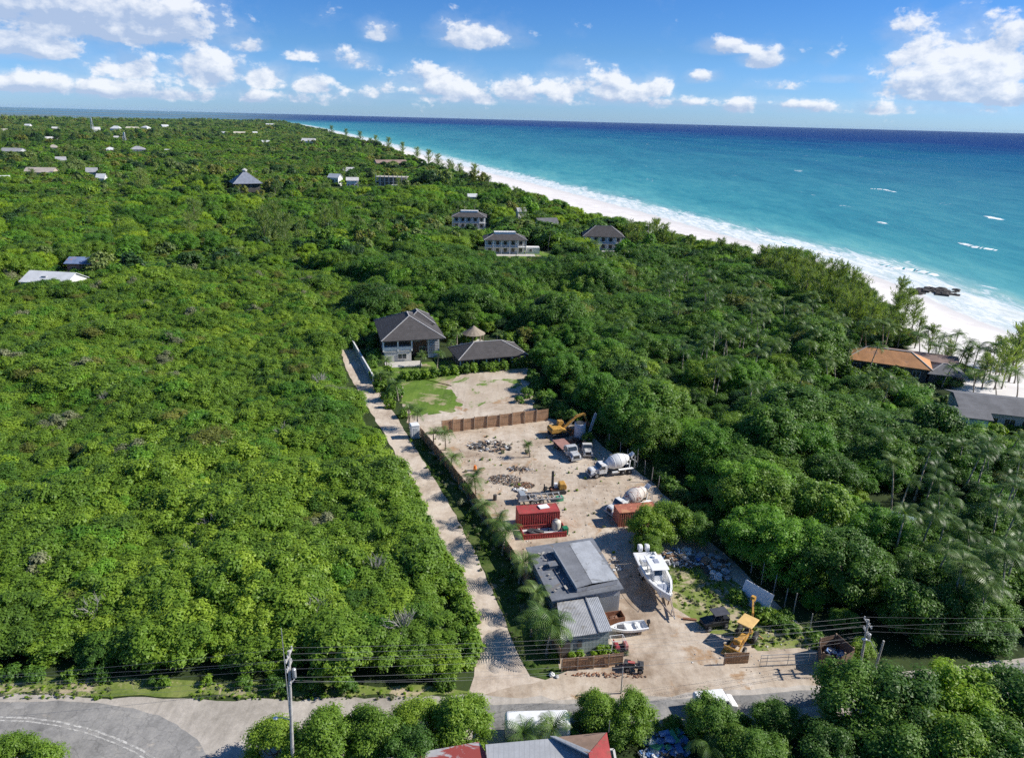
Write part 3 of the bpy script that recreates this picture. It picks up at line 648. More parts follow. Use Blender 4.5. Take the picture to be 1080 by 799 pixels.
for (px, py, hw, bk, fr) in [(260,201,17,17,45),(412,196,22,14,60),(363,198,14,10,50),(494,240,16,12,34),(532,264,19,12,34),(634,262,17,12,30),(576,243,9,8,22),(549,232,8,6,26),(498,217,8,6,26),(372,197,11,8,26),(58,305,11,10,9),(90,286,9,8,9),(933,393,13,9,25),(1058,446,15,9,20),(1000,395,6,5,16),(945,560,3,3,3)]:
    g = G(px, py); CLEAR.append((g.x, g.y, hw, bk, fr))
CL = np.array(CLEAR)
def allowed(P, margin=0.0):
    ok = shore_sd(P) > veg_w(P)+1
    for poly in NO_TREES: ok &= ~inside(P, poly)
    if margin > 0: ok &= seg_dist(P, np.vstack([NO_TREES[0], NO_TREES[0][:1]])) > margin
    for x, y, hw, bk, fr in CLEAR:
        dist = math.hypot(x, y); fx, fy = x/dist, y/dist
        rx = (P[:, 0]-x)*fy-(P[:, 1]-y)*fx; ry = (P[:, 0]-x)*fx+(P[:, 1]-y)*fy
        ok &= ~((np.abs(rx) < hw) & (ry < bk) & (ry > -fr))
    return ok
def vnoise(P, s, seed):
    r = np.random.default_rng(seed); g = r.random((64, 64)); q = P/s; i = np.floor(q).astype(int); f = q-i; f = f*f*(3-2*f)
    a = g[i[:, 0] % 64, i[:, 1] % 64]; b_ = g[(i[:, 0]+1) % 64, i[:, 1] % 64]; c = g[i[:, 0] % 64, (i[:, 1]+1) % 64]; d = g[(i[:, 0]+1) % 64, (i[:, 1]+1) % 64]
    return (a*(1-f[:, 0])+b_*f[:, 0])*(1-f[:, 1])+(c*(1-f[:, 0])+d*f[:, 0])*f[:, 1]
def hexgrid(x0, x1, y0, y1, s, jit, rng):
    xs = np.arange(x0, x1, s); ys = np.arange(y0, y1, s*.87); X, Y = np.meshgrid(xs, ys); X = X+(np.arange(len(ys)) % 2)[:, None]*s/2
    P = np.column_stack([X.ravel(), Y.ravel()]); return P+rng.uniform(-jit*s, jit*s, P.shape)
cpp, spp = math.cos(PITCH), math.sin(PITCH); crl, srl = math.cos(ROLL), math.sin(ROLL)
def projN(P, z=0.0):
    zz = z-CAM_H; dep = P[:, 1]*cpp-zz*spp; up = P[:, 1]*spp+zz*cpp; xr = P[:, 0]/dep; yr = up/dep
    return 540+(xr*crl+yr*srl)*F_PX, 399.5-(-xr*srl+yr*crl)*F_PX, dep
def in_view(P, m=70):
    x, y, d = projN(P); mm = m+900/np.maximum(d, 5)*4; return (d > 5) & (x > -mm) & (x < 1080+mm) & (y < 799+mm)
LANE_L = np.array([tuple(G(x, y)[:2]) for x, y in [(362,388),(378,420),(402,457),(428,506),(450,555),(476,604),(500,664),(508,712)]])
def left_of_lane(P):
    # x of the lane at this y, extended by its own slope
    yy = LANE_L[::-1, 1]; xx = LANE_L[::-1, 0]
    lx = np.interp(P[:, 1], yy, xx); far = P[:, 1] > yy[-1]; lx = np.where(far, xx[-1]-(P[:, 1]-yy[-1])*0.10, lx)
    return P[:, 0] < lx
rng = np.random.default_rng(11)
cands = []      # x, y, kind, scale, zscale, distance
# thicket left of the lane
P = hexgrid(-220, 10, 50, 300, 2.75, .36, rng); P = P[left_of_lane(P)]; P = P[P[:, 1] < 225+vnoise(P, 40, 3)*50]
P = P[allowed(P, 1.4) & in_view(P)]; P = P[seg_dist(P, LANE_L) > 3.0]
for (x, y), n1_, n2_ in zip(P, vnoise(P, 9, 5), vnoise(P, 30, 6)): cands.append((x, y, 'thicket', .72+.85*n1_+.3*rng.random(), .48+.42*n2_+.22*n1_))
# woods right of the yard and beyond
P = hexgrid(-60, 330, 55, 300, 4.6, .36, rng); P = P[~left_of_lane(P) | (P[:, 1] > 250)]; P = P[allowed(P, 1.6) & in_view(P)]
for (x, y), n1_, n2_ in zip(P, vnoise(P, 13, 8), vnoise(P, 34, 9)):
    s = .60+1.0*n1_**1.6; cands.append((x, y, 'woods', s*1.12, .68+.50*n2_))
NEARB = seg_dist(np.array([c[:2] for c in cands]), np.vstack([NO_TREES[0], NO_TREES[0][:1]]))
cands = [c if (c[2] == 'thicket' or nb > 11) else (c[0], c[1], c[2], c[3]*(.55+.04*nb), c[4]*(.6+.035*nb)) for c, nb in zip(cands, NEARB)]
cands = np.array([(c[0], c[1], 0 if c[2] == 'thicket' else 1, c[3], c[4]) for c in cands])
dist = np.hypot(cands[:, 0], cands[:, 1]); size = cands[:, 3]*np.where(cands[:, 2] == 0, 2.4, 3.8)/np.hypot(dist, CAM_H)
N_IND = 236
px_, py_, _ = projN(cands[:, :2], 3.0); seen = (px_ > -15) & (px_ < 1095) & (py_ < 805)
order = np.argsort(-size*seen); single = set(order[:N_IND].tolist())
thin = []
for k in range(len(cands)):
    x, y, kd, s, zs = cands[k]
    if k in single:
        if kd == 0:
            cr, tr = random.choice(NEAR); put_tree('scrub_tree', 'bright green scrub tree in the near part of the thicket left of the lane', 'tree', 'scrub trees in the near thicket', (x, y, 0), cr, tr, s, zs=zs)
        else:
            cr, tr = random.choice(BIGN); put_tree('broadleaf_tree', 'broad rounded dark green tree in the near woods right of the work yard', 'tree', 'broad trees in the near woods', (x, y, 0), cr, tr, s, zs=zs)
    else: thin.append(k)
rest = cands[thin]

def scatter(name, label, P, Z, S, ZS, sources, seed, cat='woods'):
    """ONE object: a cloud of points that geometry nodes dress with the crowns of the sources"""
    rng_ = np.random.default_rng(seed); me = bpy.data.meshes.new(name); n = len(P); me.vertices.add(n)
    me.vertices.foreach_set('co', np.column_stack([P, Z]).astype(np.float32).ravel())
    for nm, arr in (('sx', S*rng_.uniform(.85, 1.2, n)), ('sy', S*rng_.uniform(.85, 1.2, n)), ('sz', S*ZS), ('rot', rng_.random(n)*6.283)):
        a = me.attributes.new(nm, 'FLOAT', 'POINT'); a.data.foreach_set('value', np.asarray(arr, np.float32))
    a = me.attributes.new('pick', 'INT', 'POINT'); a.data.foreach_set('value', rng_.integers(0, len(sources), n).astype(np.int32))
    o = bpy.data.objects.new(name, me); C.objects.link(o)
    g = bpy.data.node_groups.new(name, 'GeometryNodeTree'); g.is_modifier = True
    g.interface.new_socket('Geometry', in_out='INPUT', socket_type='NodeSocketGeometry'); g.interface.new_socket('Geometry', in_out='OUTPUT', socket_type='NodeSocketGeometry')
    gi = g.nodes.new('NodeGroupInput'); go = g.nodes.new('NodeGroupOutput'); ip = g.nodes.new('GeometryNodeInstanceOnPoints'); jn = g.nodes.new('GeometryNodeJoinGeometry')
    for me_s in sources:
        so = bpy.data.objects.new('foliage_source', me_s); oi = g.nodes.new('GeometryNodeObjectInfo'); oi.inputs['Object'].default_value = so; oi.inputs['As Instance'].default_value = True
        g.links.new(oi.outputs['Geometry'], jn.inputs[0])
    def attr(nm, t='FLOAT'):
        a_ = g.nodes.new('GeometryNodeInputNamedAttribute'); a_.data_type = t; a_.inputs['Name'].default_value = nm; return a_.outputs[0]
    cs = g.nodes.new('ShaderNodeCombineXYZ'); s1 = attr('sx'); g.links.new(s1, cs.inputs[0]); g.links.new(attr('sy'), cs.inputs[1]); g.links.new(attr('sz'), cs.inputs[2])
    cr = g.nodes.new('ShaderNodeCombineXYZ'); g.links.new(attr('rot'), cr.inputs[2])
    g.links.new(gi.outputs[0], ip.inputs['Points']); g.links.new(jn.outputs[0], ip.inputs['Instance']); ip.inputs['Pick Instance'].default_value = True
    g.links.new(attr('pick', 'INT'), ip.inputs['Instance Index']); g.links.new(cr.outputs[0], ip.inputs['Rotation']); g.links.new(cs.outputs[0], ip.inputs['Scale'])
    g.links.new(ip.outputs[0], go.inputs[0]); md = o.modifiers.new('scatter', 'NODES'); md.node_group = g
    return tag(o, label, cat, kind='stuff')

r0 = rest[rest[:, 2] == 0]; r1 = rest[rest[:, 2] == 1]
nearcut = 150
a_ = r0[np.hypot(r0[:, 0], r0[:, 1]) < nearcut]; b_ = r0[np.hypot(r0[:, 0], r0[:, 1]) >= nearcut]
scatter('thicket', 'continuous bright green scrub thicket filling the left side beyond the nearest trees', a_[:, :2], np.zeros(len(a_)), a_[:, 3], a_[:, 4], NEAR_MIX, 1, 'thicket')
scatter('thicket', 'farther half of the bright green scrub thicket reaching back to taller woods', b_[:, :2], np.zeros(len(b_)), b_[:, 3], b_[:, 4], NEAR_MIX, 2, 'thicket')
scatter('dense_woods', 'mounded dark green woods between the work yard and the beach', r1[:, :2], np.zeros(len(r1)), r1[:, 3], r1[:, 4], WOOD_MIX, 3, 'woods')
# undergrowth at the foot of the woods and along the clearings
def fill(name, label, y0, y1, sp, sources, seed, sel, smin, smax, zs=(.42, .78), cat='woods'):
    r = np.random.default_rng(seed); xr = y1*.86
    P = hexgrid(-xr, xr, y0, y1, sp, .36, r); P = P[in_view(P)]; P = P[sel(P)]; P = P[allowed(P, 0)]
    n1_ = vnoise(P, sp*2.6, seed); n2_ = vnoise(P, sp*9, seed+1)
    scatter(name, label, P, ground_z(P)-.1, smin+(smax-smin)*n1_**1.4, zs[0]+(zs[1]-zs[0])*n2_, sources, seed, cat)
def is_mid(P):
    th = left_of_lane(P) & (P[:, 1] < 225+vnoise(P, 40, 3)*50) & (P[:, 0] > -220)
    wd = (P[:, 1] < 300) & (P[:, 0] < 330) & ((~left_of_lane(P) & (P[:, 0] > -60)) | ((P[:, 1] > 250) & (P[:, 0] > -60)))
    return ~(th | wd) & (P[:, 1] > 55)
bright = lambda P: (vnoise(P, 110, 21)*.6+vnoise(P, 37, 22)*.4+np.where(left_of_lane(P), .12, -.10) > .5)
fill('middle_woods', 'bright green canopy in the middle distance around the villas', 55, 620, 5.6, MIDY_MIX, 31, lambda P: is_mid(P) & bright(P), 1.1, 2.5)
fill('middle_woods', 'dark green canopy in the middle distance around the villas', 55, 620, 6.0, MIDD_MIX, 33, lambda P: is_mid(P) & ~bright(P), .8, 1.9)
fill('distant_woods', 'darker distant canopy between the far houses', 620, 1500, 9.0, MIDD_MIX, 35, lambda P: ~bright(P), 1.1, 2.3)
fill('distant_woods', 'brighter distant canopy between the far houses', 620, 1500, 8.6, MIDY_MIX, 37, lambda P: bright(P), 1.6, 3.0)
fill('island_canopy', 'far canopy of the island running to the skyline', 1500, 5200, 17.0, FAR_MIX, 39, lambda P: P[:, 1] > 0, .85, 1.6)

GIANT = [crown_mesh('giant_crown', 7.0, 9.5, 110, 24000, .23, mm, 800+i, base=.15, lobes=.18) for i, mm in enumerate([LM, LD, LM, LY])]
fill('mounded_woods', 'wide rounded crowns bulging out of the middle canopy', 60, 560, 12.5, [recol(GIANT[0], LY), recol(GIANT[1], LM), recol(GIANT[2], LG), recol(GIANT[3], LY), recol(GIANT[0], LD), recol(GIANT[1], LM)], 51, lambda P: is_mid(P) & (vnoise(P, 46, 61) > .36), .62, 1.2, (.8, 1.15))
fill('emergent_trees', 'taller dark and grey green trees standing above the middle canopy', 150, 620, 17, TALL_MIX+CASC[:1], 41, lambda P: is_mid(P), .55, 1.5, (1.0, 1.5))
fill('emergent_trees', 'taller dark and grey green trees standing above the distant canopy', 620, 1600, 24, TALL_MIX+CASC[:2], 43, lambda P: P[:, 1] > 0, .9, 2.3, (.75, 1.15))
fill('emergent_trees', 'taller trees scattered over the far slopes near the skyline', 1600, 5000, 62, FAR_MIX, 45, lambda P: P[:, 1] > 0, .6, 1.3, (1.3, 2.2))
# ------------------------------------------------------------------ trees that stand out
def crown_at(px, py, zc): return G(px, py, zc)
ROADSIDE = [ # px, py of crown centre, kind, scale, label
 (292,783,1,.95,'leafy green tree at the bottom left beside the big utility pole'),
 (343,775,0,1.1,'large bright green tree at the bottom, just right of the big utility pole'),
 (392,768,1,1.0,'green roadside tree, second right of the big utility pole'),
 (430,790,2,.9,'darker tree at the bottom behind the left end of the rusty roof'),
 (441,755,1,.85,'yellowish green roadside tree at the bottom centre left'),
 (487,757,0,1.05,'full green tree left of the long white trailer'),
 (632,748,0,.82,'bushy green tree right of the two young palms by the street'),
 (664,752,1,.85,'green tree across the street from the quad bike'),
 (650,765,2,.6,'small dark tree between the two bushy street trees'),
 (750,755,2,.9,'dark green tree in front of the white van'),
 (775,782,1,.8,'shrubby tree right of the blue rubbish heap'),
 (820,757,3,.75,'compact dark round tree by the street near the tall dark tree'),
 (800,792,3,.9,'dark tree at the bottom edge under the compact round tree'),
 (12,795,1,.9,'green tree in the bottom left corner'),(45,812,0,.9,'tree crown tip at the bottom edge near the left corner')]
for px, py, k, s, lb in ROADSIDE:
    p = G(px, py, 3.2*s); cr, tr = ROADT[k]; put_tree('roadside_tree', lb, 'tree', None, (p.x, p.y, 0), cr, tr, s)
BIGT = [ # px, py, scale, material kind, label
 (906,733,1.5,3,'large dark tree with small leaves at the lower right by the street'),
 (955,745,1.5,2,'large dark tree at the bottom edge between the two biggest lower right trees'),
 (1014,736,1.55,4,'large lime tipped tree in the lower right corner area'),
 (1068,742,1.5,3,'large green tree cut by the lower right corner'),
 (878,794,1.0,3,'dark tree at the bottom edge left of the large dark tree'),
 (1000,785,1.4,0,'bright tree at the bottom edge below the lime tipped tree'),(945,790,1.3,3,'dark tree at the bottom edge left of the bright bottom tree'),(1060,795,1.3,2,'dark tree at the bottom edge in the right corner')]
for px, py, s, k, lb in BIGT:
    p = G(px, py, 3.0*s); cr, tr = ROADT[k]; put_tree('large_tree', lb, 'tree', None, (p.x, p.y, 0), cr, tr, s)
YT = [(683,557,1.05,0,'bushy green tree over the end of the rusty container'),(708,551,1.1,1,'green tree behind the junk pile in the lot'),(683,576,.62,1,'small tree at the stern of the big boat'),(734,559,.85,3,'low dark tree at the back corner of the lot'),
 (620,462,.42,0,'small bright green tree beside the parked flatbed truck'),(645,470,.36,1,'low yellowish shrub tree behind the upper mixer truck'),(940,610,1.0,2,'dark tree beside the blue roofed hut')]
for px, py, s, k, lb in YT:
    p = G(px, py, 2.4*s); cr, tr = ROADT[k]; put_tree('yard_tree', lb, 'tree', None, (p.x, p.y, 0), cr, tr, s)
# giants: wide crowns of many layered clumps
GIANT_T = trunk_mesh('giant_trunk', 9, 6, 77, .35, 8)
for (px, py, s) in [(600,390,.8),(632,412,.85),(668,436,.9),(640,372,.8),(700,420,.8),(752,470,.85),(792,512,.9),(690,455,.8),(800,520,.9),(838,575,.85),(800,560,.75),(852,470,.85),(890,590,.9),(748,395,.85),(790,402,.8),(690,370,.85),(850,430,.7),(925,560,.75),(610,350,.75),(580,372,.7),(775,355,.8),(720,345,.75),(820,385,.7),(655,340,.75),(880,500,.75),(780,455,.8),(835,520,.7)]:
    p = G(px, py, 5.5*s); put_tree('giant_tree', 'very wide layered green tree in the dark woods right of the yard', 'tree', 'very wide trees in the right woods', (p.x, p.y, 0), random.choice(GIANT), GIANT_T, s)
# big crowns standing above the woods
for px, py, s, lb in [(812,455,1.5,'wide layered crown standing highest in the woods right of the yard'),(870,530,1.25,'wide dark crown below the highest layered crown in the woods'),(990,445,1.35,'broad grey green round crown in front of the dark flat roofed house'),(940,480,1.0,'round bright tree left of the grey green round crown'),(1035,552,.9,'round tree at the right edge among the palms'),(962,636,.95,'bright tree behind the right utility pole'),(1008,640,.9,'green tree right of the right utility pole, across the street')]:
    p = G(px, py, 4.5*s); cr, tr = BIGN[int(px) % 7]; put_tree('crown_tree', lb, 'tree', None, (p.x, p.y, 0), cr, tr, s, zs=1.1)

# ------------------------------------------------------------------ palms
def palm(px, py, h, label, group, s=1.0, tall=False, fan=False):
    p = G(px, py, h+.6*s); k = random.randrange(4); H0 = 7.5 if tall else 4.2
    o = thing('palm_tree', label, 'palm', (p.x, p.y, gz(p.x, p.y)), random.uniform(0, 6.28), group)
    t = link('trunk', random.choice(PALMT_TALL if tall else PALMT), None, o); t.scale = (1, 1, h/H0)
    c = link('crown', FANC if fan else PALMC[k], None, o); c.location = (0, 0, h-.1); c.scale = (s,)*3
    return o
LANE_P = [(451,454,3.4,.8),(463,453,3.6,.85),(471,478,3.6,.9),(494,499,3.8,.95),(489,509,2.6,.7),(504,528,3.6,.9),(519,546,4,1.0),(528,555,4.4,1.05),(546,588,3.8,.95),(560,620,3.6,.95),(566,645,4.2,1.05),(577,652,4.6,1.1),(552,650,2.8,.8)]
for px, py, h, s in LANE_P: palm(px+6, py, h*.9, 'coconut palm planted along the fence between the lane and the yard', 'palms along the lane fence', s)
for px, py, h, s in [(431,428,4.2,1.0),(440,432,3.6,.85),(411,392,3.4,.9),(417,402,3.8,.95),(407,378,3.2,.85),(401,392,3,.8)]: palm(px, py, h, 'coconut palm between the lane and the villa lawn', 'palms beside the villa lawn', s)
palm(557,465,2.6,'small fan palm standing alone in the work yard',None,1.0,fan=True)
for px, py, h, s in [(552,768,3.0,.85),(584,762,3.2,.85)]: palm(px, py, h, 'young palm beside the long white trailer', 'two young palms by the trailer', s)
palm(748,782,2.4,'pale yellow green palm by the blue rubbish heap',None,.8)
for px, py, h, s in [(445,372,3.2,.7),(463,371,3.4,.75),(482,347,4,.8),(476,360,3.6,.7),(525,350,4,.8),(497,330,4.5,.8)]: palm(px, py, h, 'ornamental palm in the garden of the dark roofed villa', 'palms in the villa garden', s)
for px, py, h, s in [(927,362,8,1.0),(940,400,8,1.1),(915,395,6,.9),(980,345,7,1.0),(996,352,7,1.0),(1012,348,7.5,1.0),(1024,356,6.5,.9),(1046,366,7,1.1),(960,400,6,.9),(880,378,7,.9),(1005,385,5,.8),(1034,362,7,1.2),(1052,358,8,1.2),(1066,352,8,1.2),(1075,366,7,1.1),(1018,366,6,1.1),(1040,378,6,1.1),(1058,382,6,1.1),(1074,388,6,1.1),(988,362,6,1.1),(1028,392,5,1.0),(1050,398,5,1.0),(970,352,7,1.1),(1004,362,6,1.1),(897,362,7,1.1)]: palm(px, py, h, 'tall coconut palm around the orange roofed beach house', 'palms around the orange roofed house', s, tall=True)
rn = random.Random(5)
def clear_of_houses(P):
    ok = True
    for x, y, hw, bk, fr in CLEAR:
        dist = math.hypot(x, y); fx, fy = x/dist, y/dist
        rx = (P[0, 0]-x)*fy-(P[0, 1]-y)*fx; ry = (P[0, 0]-x)*fx+(P[0, 1]-y)*fy
        if abs(rx) < hw and -fr*.8 < ry < bk: ok = False
    return ok
def palms_in(poly, n, label, group, h=(5, 8), s=(.85, 1.15), z=6):
    PP = np.array(poly, float); k = 0; x0, y0 = PP.min(0); x1, y1 = PP.max(0); tries = 0
    while k < n and tries < n*40:
        tries += 1; px, py = rn.uniform(x0, x1), rn.uniform(y0, y1)
        if not inside(np.array([[px, py]]), PP)[0]: continue
        hh = rn.uniform(*h); p = G(px, py, hh)
        q_ = np.array([[p.x, p.y]])
        if shore_sd(q_)[0] < veg_w(q_)[0]-4 or not clear_of_houses(q_): continue
        palm(px, py, hh, label, group, rn.uniform(*s), tall=True); k += 1
palms_in([(905,440),(1085,455),(1085,640),(1010,600),(940,560),(925,500)], 34, 'coconut palm in the palm grove on the right side', 'palms in the right hand grove', (7, 9.5), (.8, 1.05))
palms_in([(650,330),(760,300),(900,380),(880,440),(760,400),(660,370)], 32, 'coconut palm rising out of the woods above the yard', 'palms in the woods above the yard', (7.5, 9.5), (.85, 1.15))
palms_in([(690,275),(760,285),(850,300),(960,345),(900,372),(800,340),(700,300)], 46, 'coconut palm behind the beach on the right', 'palms behind the right hand beach', (8, 10.5), (1.05, 1.35))
palms_in([(440,185),(520,205),(600,232),(660,245),(660,285),(600,250),(520,230),(430,205)], 44, 'coconut palm behind the middle stretch of beach', 'palms behind the middle beach', (6, 9), (1.0, 1.3))
palms_in([(280,190),(470,195),(500,240),(400,240),(290,215)], 34, 'coconut palm near the unfinished concrete building', 'palms near the unfinished building', (6, 9), (1.1, 1.4))
# casuarinas by the beach
def cas(px, py, s, label, group):
    s *= 1.45; p = G(px, py, 4*s); put_tree('feathery_tree', label, 'tree', group, (p.x, p.y, gz(p.x, p.y)), random.choice(CASC), CAST, s)
for px, py, s in [(663,247,1.0),(672,250,.9),(684,252,1.1),(692,247,1.1),(700,251,1.0),(709,256,.8),(760,268,1.0),(772,272,.9),(806,280,1.15),(818,284,1.2),(829,288,1.1),(838,286,1.2),(846,293,1.0),(856,293,1.2),(866,297,1.1),(876,300,1.2),(886,303,1.2),(897,308,1.1),(906,314,1.1),(858,305,1.0),(880,316,1.0),(898,326,.9),(914,325,.9),(948,315,1.0),(956,325,.9),(945,330,.9),(965,333,.8),(925,335,.9),(1056,372,.8),(1072,372,1.1),(1078,360,1.0),(1062,388,.8),(812,290,1.0),(824,296,1.1),(836,300,1.0),(850,306,1.1),(864,312,1.1),(880,326,1.0),(892,334,1.0),(905,336,.9),(918,342,.9),(730,262,.8),(745,266,.8),(785,280,.9),(796,284,.8),(935,350,.8),(950,350,.8),(968,352,.7),(982,360,.7),(1000,372,.6),(1020,380,.6),(1040,392,.7)]:
    cas(px, py, s, 'feathery pale green casuarina beside the right hand beach', 'casuarinas beside the right hand beach')
for px, py, s in [(440,163,1.5),(452,168,1.6),(462,172,1.5),(474,178,1.4),(485,183,1.3),(425,158,1.6),(410,153,1.8),(396,150,1.8),(380,146,2.0),(365,142,2.0),(350,139,2.2),(498,190,1.2),(515,197,1.2)]:
    cas(px, py, s, 'feathery tree along the far stretch of beach', 'feathery trees along the far beach')
for px, py, s in [(205,228,1.3),(290,235,1.5),(278,243,1.4),(300,246,1.3),(200,243,1.1),(150,195,1.6),(356,232,1.3),(343,238,1.2)]:
    cas(px, py, s, 'pale feathery tree rising out of the woods left of the villas', 'feathery trees in the left woods')
DEADM = mat('bare_twigs', (0.33, 0.31, 0.28), .9, .2, 3)
def bare_mesh(seed):
    rn_ = random.Random(seed); mb = MB()
    for i in range(16):
        a = rn_.random()*6.28; e = rn_.uniform(.5, 1.4); d = Vector((math.cos(a)*math.cos(e), math.sin(a)*math.cos(e), math.sin(e))); p = Vector((0, 0, .2)); q = p+d*rn_.uniform(1.6, 2.6); mb.cyl(p, q, .06, .03, 4)
        for k in range(7):
            s_ = p.lerp(q, rn_.uniform(.45, 1)); t_ = s_+(d+Vector((rn_.uniform(-1, 1), rn_.uniform(-1, 1), rn_.uniform(-.2, .8)))).normalized()*rn_.uniform(.5, 1.2); mb.cyl(s_, t_, .025, .010, 3)
    return mb.mesh('bare_branches', DEADM)
BARE = [bare_mesh(i) for i in range(3)]
for px, py in [(253,541),(272,536),(225,556),(300,455),(115,421),(338,400),(150,395),(200,585),(60,520),(395,600),(330,640),(425,655),(100,640),(20,590)]:
    p = G(px, py, 3.4); o = link('bare_shrub', random.choice(BARE), None); o.location = (p.x, p.y, 1.9); o.scale = (1, 1, 1); o.rotation_euler = (0, 0, random.random()*6); tag(o, 'leafless grey shrub poking through the green thicket', 'shrub', 'leafless grey shrubs in the thicket')
# bushes and hedges as plants of their own
BUSH = [crown_mesh('bush_leaves', 1.0, 1.3, 12, 520, .20, mm, 700+i, base=0, lobes=.42) for i, mm in enumerate([LY, LD, LG, LW, LC])]
def bush(px, py, s, label, group=None, k=None, zs=1.0):
    p = G(px, py); o = link('bush', BUSH[random.randrange(2) if k is None else k], None); o.location = (p.x, p.y, gz(p.x, p.y)); o.scale = (s, s, s*zs); o.rotation_euler = (0, 0, random.random()*6)
    return tag(o, label, 'bush', group)
for i in range(13): bush(426+i*10.6, 400-i*1.1+rn.uniform(-1, 1), 1.55, 'clipped green hedge bush in front of the dark roofed villa', 'hedge bushes before the villa', 0)
for px, py, s in [(560,402,1.6),(566,412,1.9),(556,418,1.4),(574,424,1.8),(582,434,2.0),(592,440,1.8),(548,424,1.0),(603,444,1.8)]: bush(px, py, s, 'dark bush at the right edge of the bare plot behind the yard', 'bushes right of the bare plot', 1)
for px, py, s in [(395,400,1.5),(400,412,1.6),(408,422,1.6),(415,412,1.5),(392,388,1.3),(402,404,1.8),(412,430,1.3),(425,440,1.2),(385,376,1.2),(420,418,1.4),(409,395,1.6)]: bush(px, py, s, 'green shrub between the lane and the villa lawn', 'shrubs between lane and villa lawn')
vb = random.Random(3)
for i in range(46):
    t = i/45; a = Vector((430, 512)).lerp(Vector((500, 700)), t); a.x = np.interp(a.y, [388, 420, 457, 506, 555, 604, 664, 712], [362, 380, 403, 429, 452, 478, 500, 503])
    bush(a.x-vb.uniform(2, 9), a.y+vb.uniform(-3, 3), vb.uniform(.8, 1.5), 'rounded shrub at the left edge of the sandy lane', 'shrubs at the left edge of the lane', vb.choice([0, 0, 1]))
for i in range(16):
    t = i/16; a = Vector((448, 470)).lerp(Vector((590, 705)), t); bush(a.x+1+vb.uniform(-6, 4), a.y+vb.uniform(-5, 5), vb.uniform(.35, .7), 'low shrub in the verge beside the lane fence', 'shrubs in the lane verge', vb.choice([0, 1, 1, 3]))
for i in range(26):
    bush(vb.uniform(795, 866), 0 or (640+vb.uniform(0, 40)), vb.uniform(.5, 1.0), 'leafy shrub in the overgrown right corner of the lot', 'shrubs in the lot corner', vb.choice([0, 1, 1])) if False else None
for i in range(30):
    t = vb.random(); px = 775+t*85+vb.uniform(-6, 6); py = 628+t*50+vb.uniform(-4, 10); bush(px, py, vb.uniform(.5, 1.0), 'leafy shrub in the overgrown right corner of the lot', 'shrubs in the lot corner', vb.choice([0, 1, 1]))
for i in range(22):
    t = i/21; px = 690+t*150; py = 508+t*122; bush(px+vb.uniform(0, 6), py+vb.uniform(-5, 1), vb.uniform(.9, 1.5), 'dark bush along the right boundary of the yard', 'bushes along the right boundary', 1)
for px, py, s in [(603,693,.5),(612,692,.55),(634,689,.7),(642,688,.65),(649,688,.5),(626,691,.45)]: bush(px, py, s, 'low green weed clump in front of the front shed', 'weeds before the front shed', 2)
for px, py, s, lb in [(660,690,.3,'small weed by the broken cart'),(540,512,.3,'small weed beside the grey trailer'),(556,478,.5,'low weeds at the foot of the lone fan palm'),(530,478,.4,'weed clump left of the lone fan palm')]: bush(px, py, s, lb, None, 3)
for i in range(20):
    px = vb.uniform(-20, 500); bush(px, 714+max(0, min(10, (px-100)*.06))+vb.uniform(-2, 4), vb.uniform(.6, 1.1), 'low shrub at the foot of the thicket by the road', 'shrubs at the foot of the thicket', vb.choice([0, 1, 1]))
for i in range(34):
    t = vb.random(); px = 560+t*320; py = 772-t*10+vb.uniform(-3, 12)
    bush(px, py, vb.uniform(.6, 1.0), 'low shrub along the near side of the street', 'shrubs on the near side of the street', vb.choice([0, 1, 1]))

# ================================================================== fences, walls, poles
PLANK = mat('fence_planks', (0.36, 0.22, 0.13), .85, .3, .8, stripes=(0, .32, (0.24, 0.14, 0.08), .14))
POSTW = mat('fence_wood', (0.33, 0.24, 0.17), .9, .25, 2)
CONC = mat('pale_concrete', (0.50, 0.47, 0.42), .9, .15, 1.2)
WHITE = mat('white_paint', (0.78, 0.78, 0.77), .45, .06, 2, spec=.5)
WHITEWALL = mat('white_wall', (0.70, 0.69, 0.66), .85, .14, .35)
GALV = mat('galvanised', (0.45, 0.46, 0.47), .45, .15, 3, metal=.5)
DARK = mat('dark_metal', (0.05, 0.05, 0.05), .6, .3, 3)
RUST = mat('rusty_steel', (0.25, 0.11, 0.06), .85, .35, 2)
GLASS = mat('dark_glass', (0.03, 0.04, 0.05), .12, .1, 2, spec=.8)
TYRE = mat('tyre_rubber', (0.03, 0.03, 0.03), .85, .2, 4)
RIM = mat('wheel_rim', (0.35, 0.34, 0.33), .5, .2, 4, metal=.4)
RED = mat('container_red', (0.36, 0.055, 0.05), .7, .2, 1.0, patch=((0.26, .08, .055), .56, 1.6))
YEL = mat('machine_yellow', (0.50, 0.27, 0.05), .65, .25, 2, patch=((0.22, .11, .05), .54, 2.4))
ORANGE = mat('rust_orange', (0.50, 0.17, 0.07), .8, .3, 2)

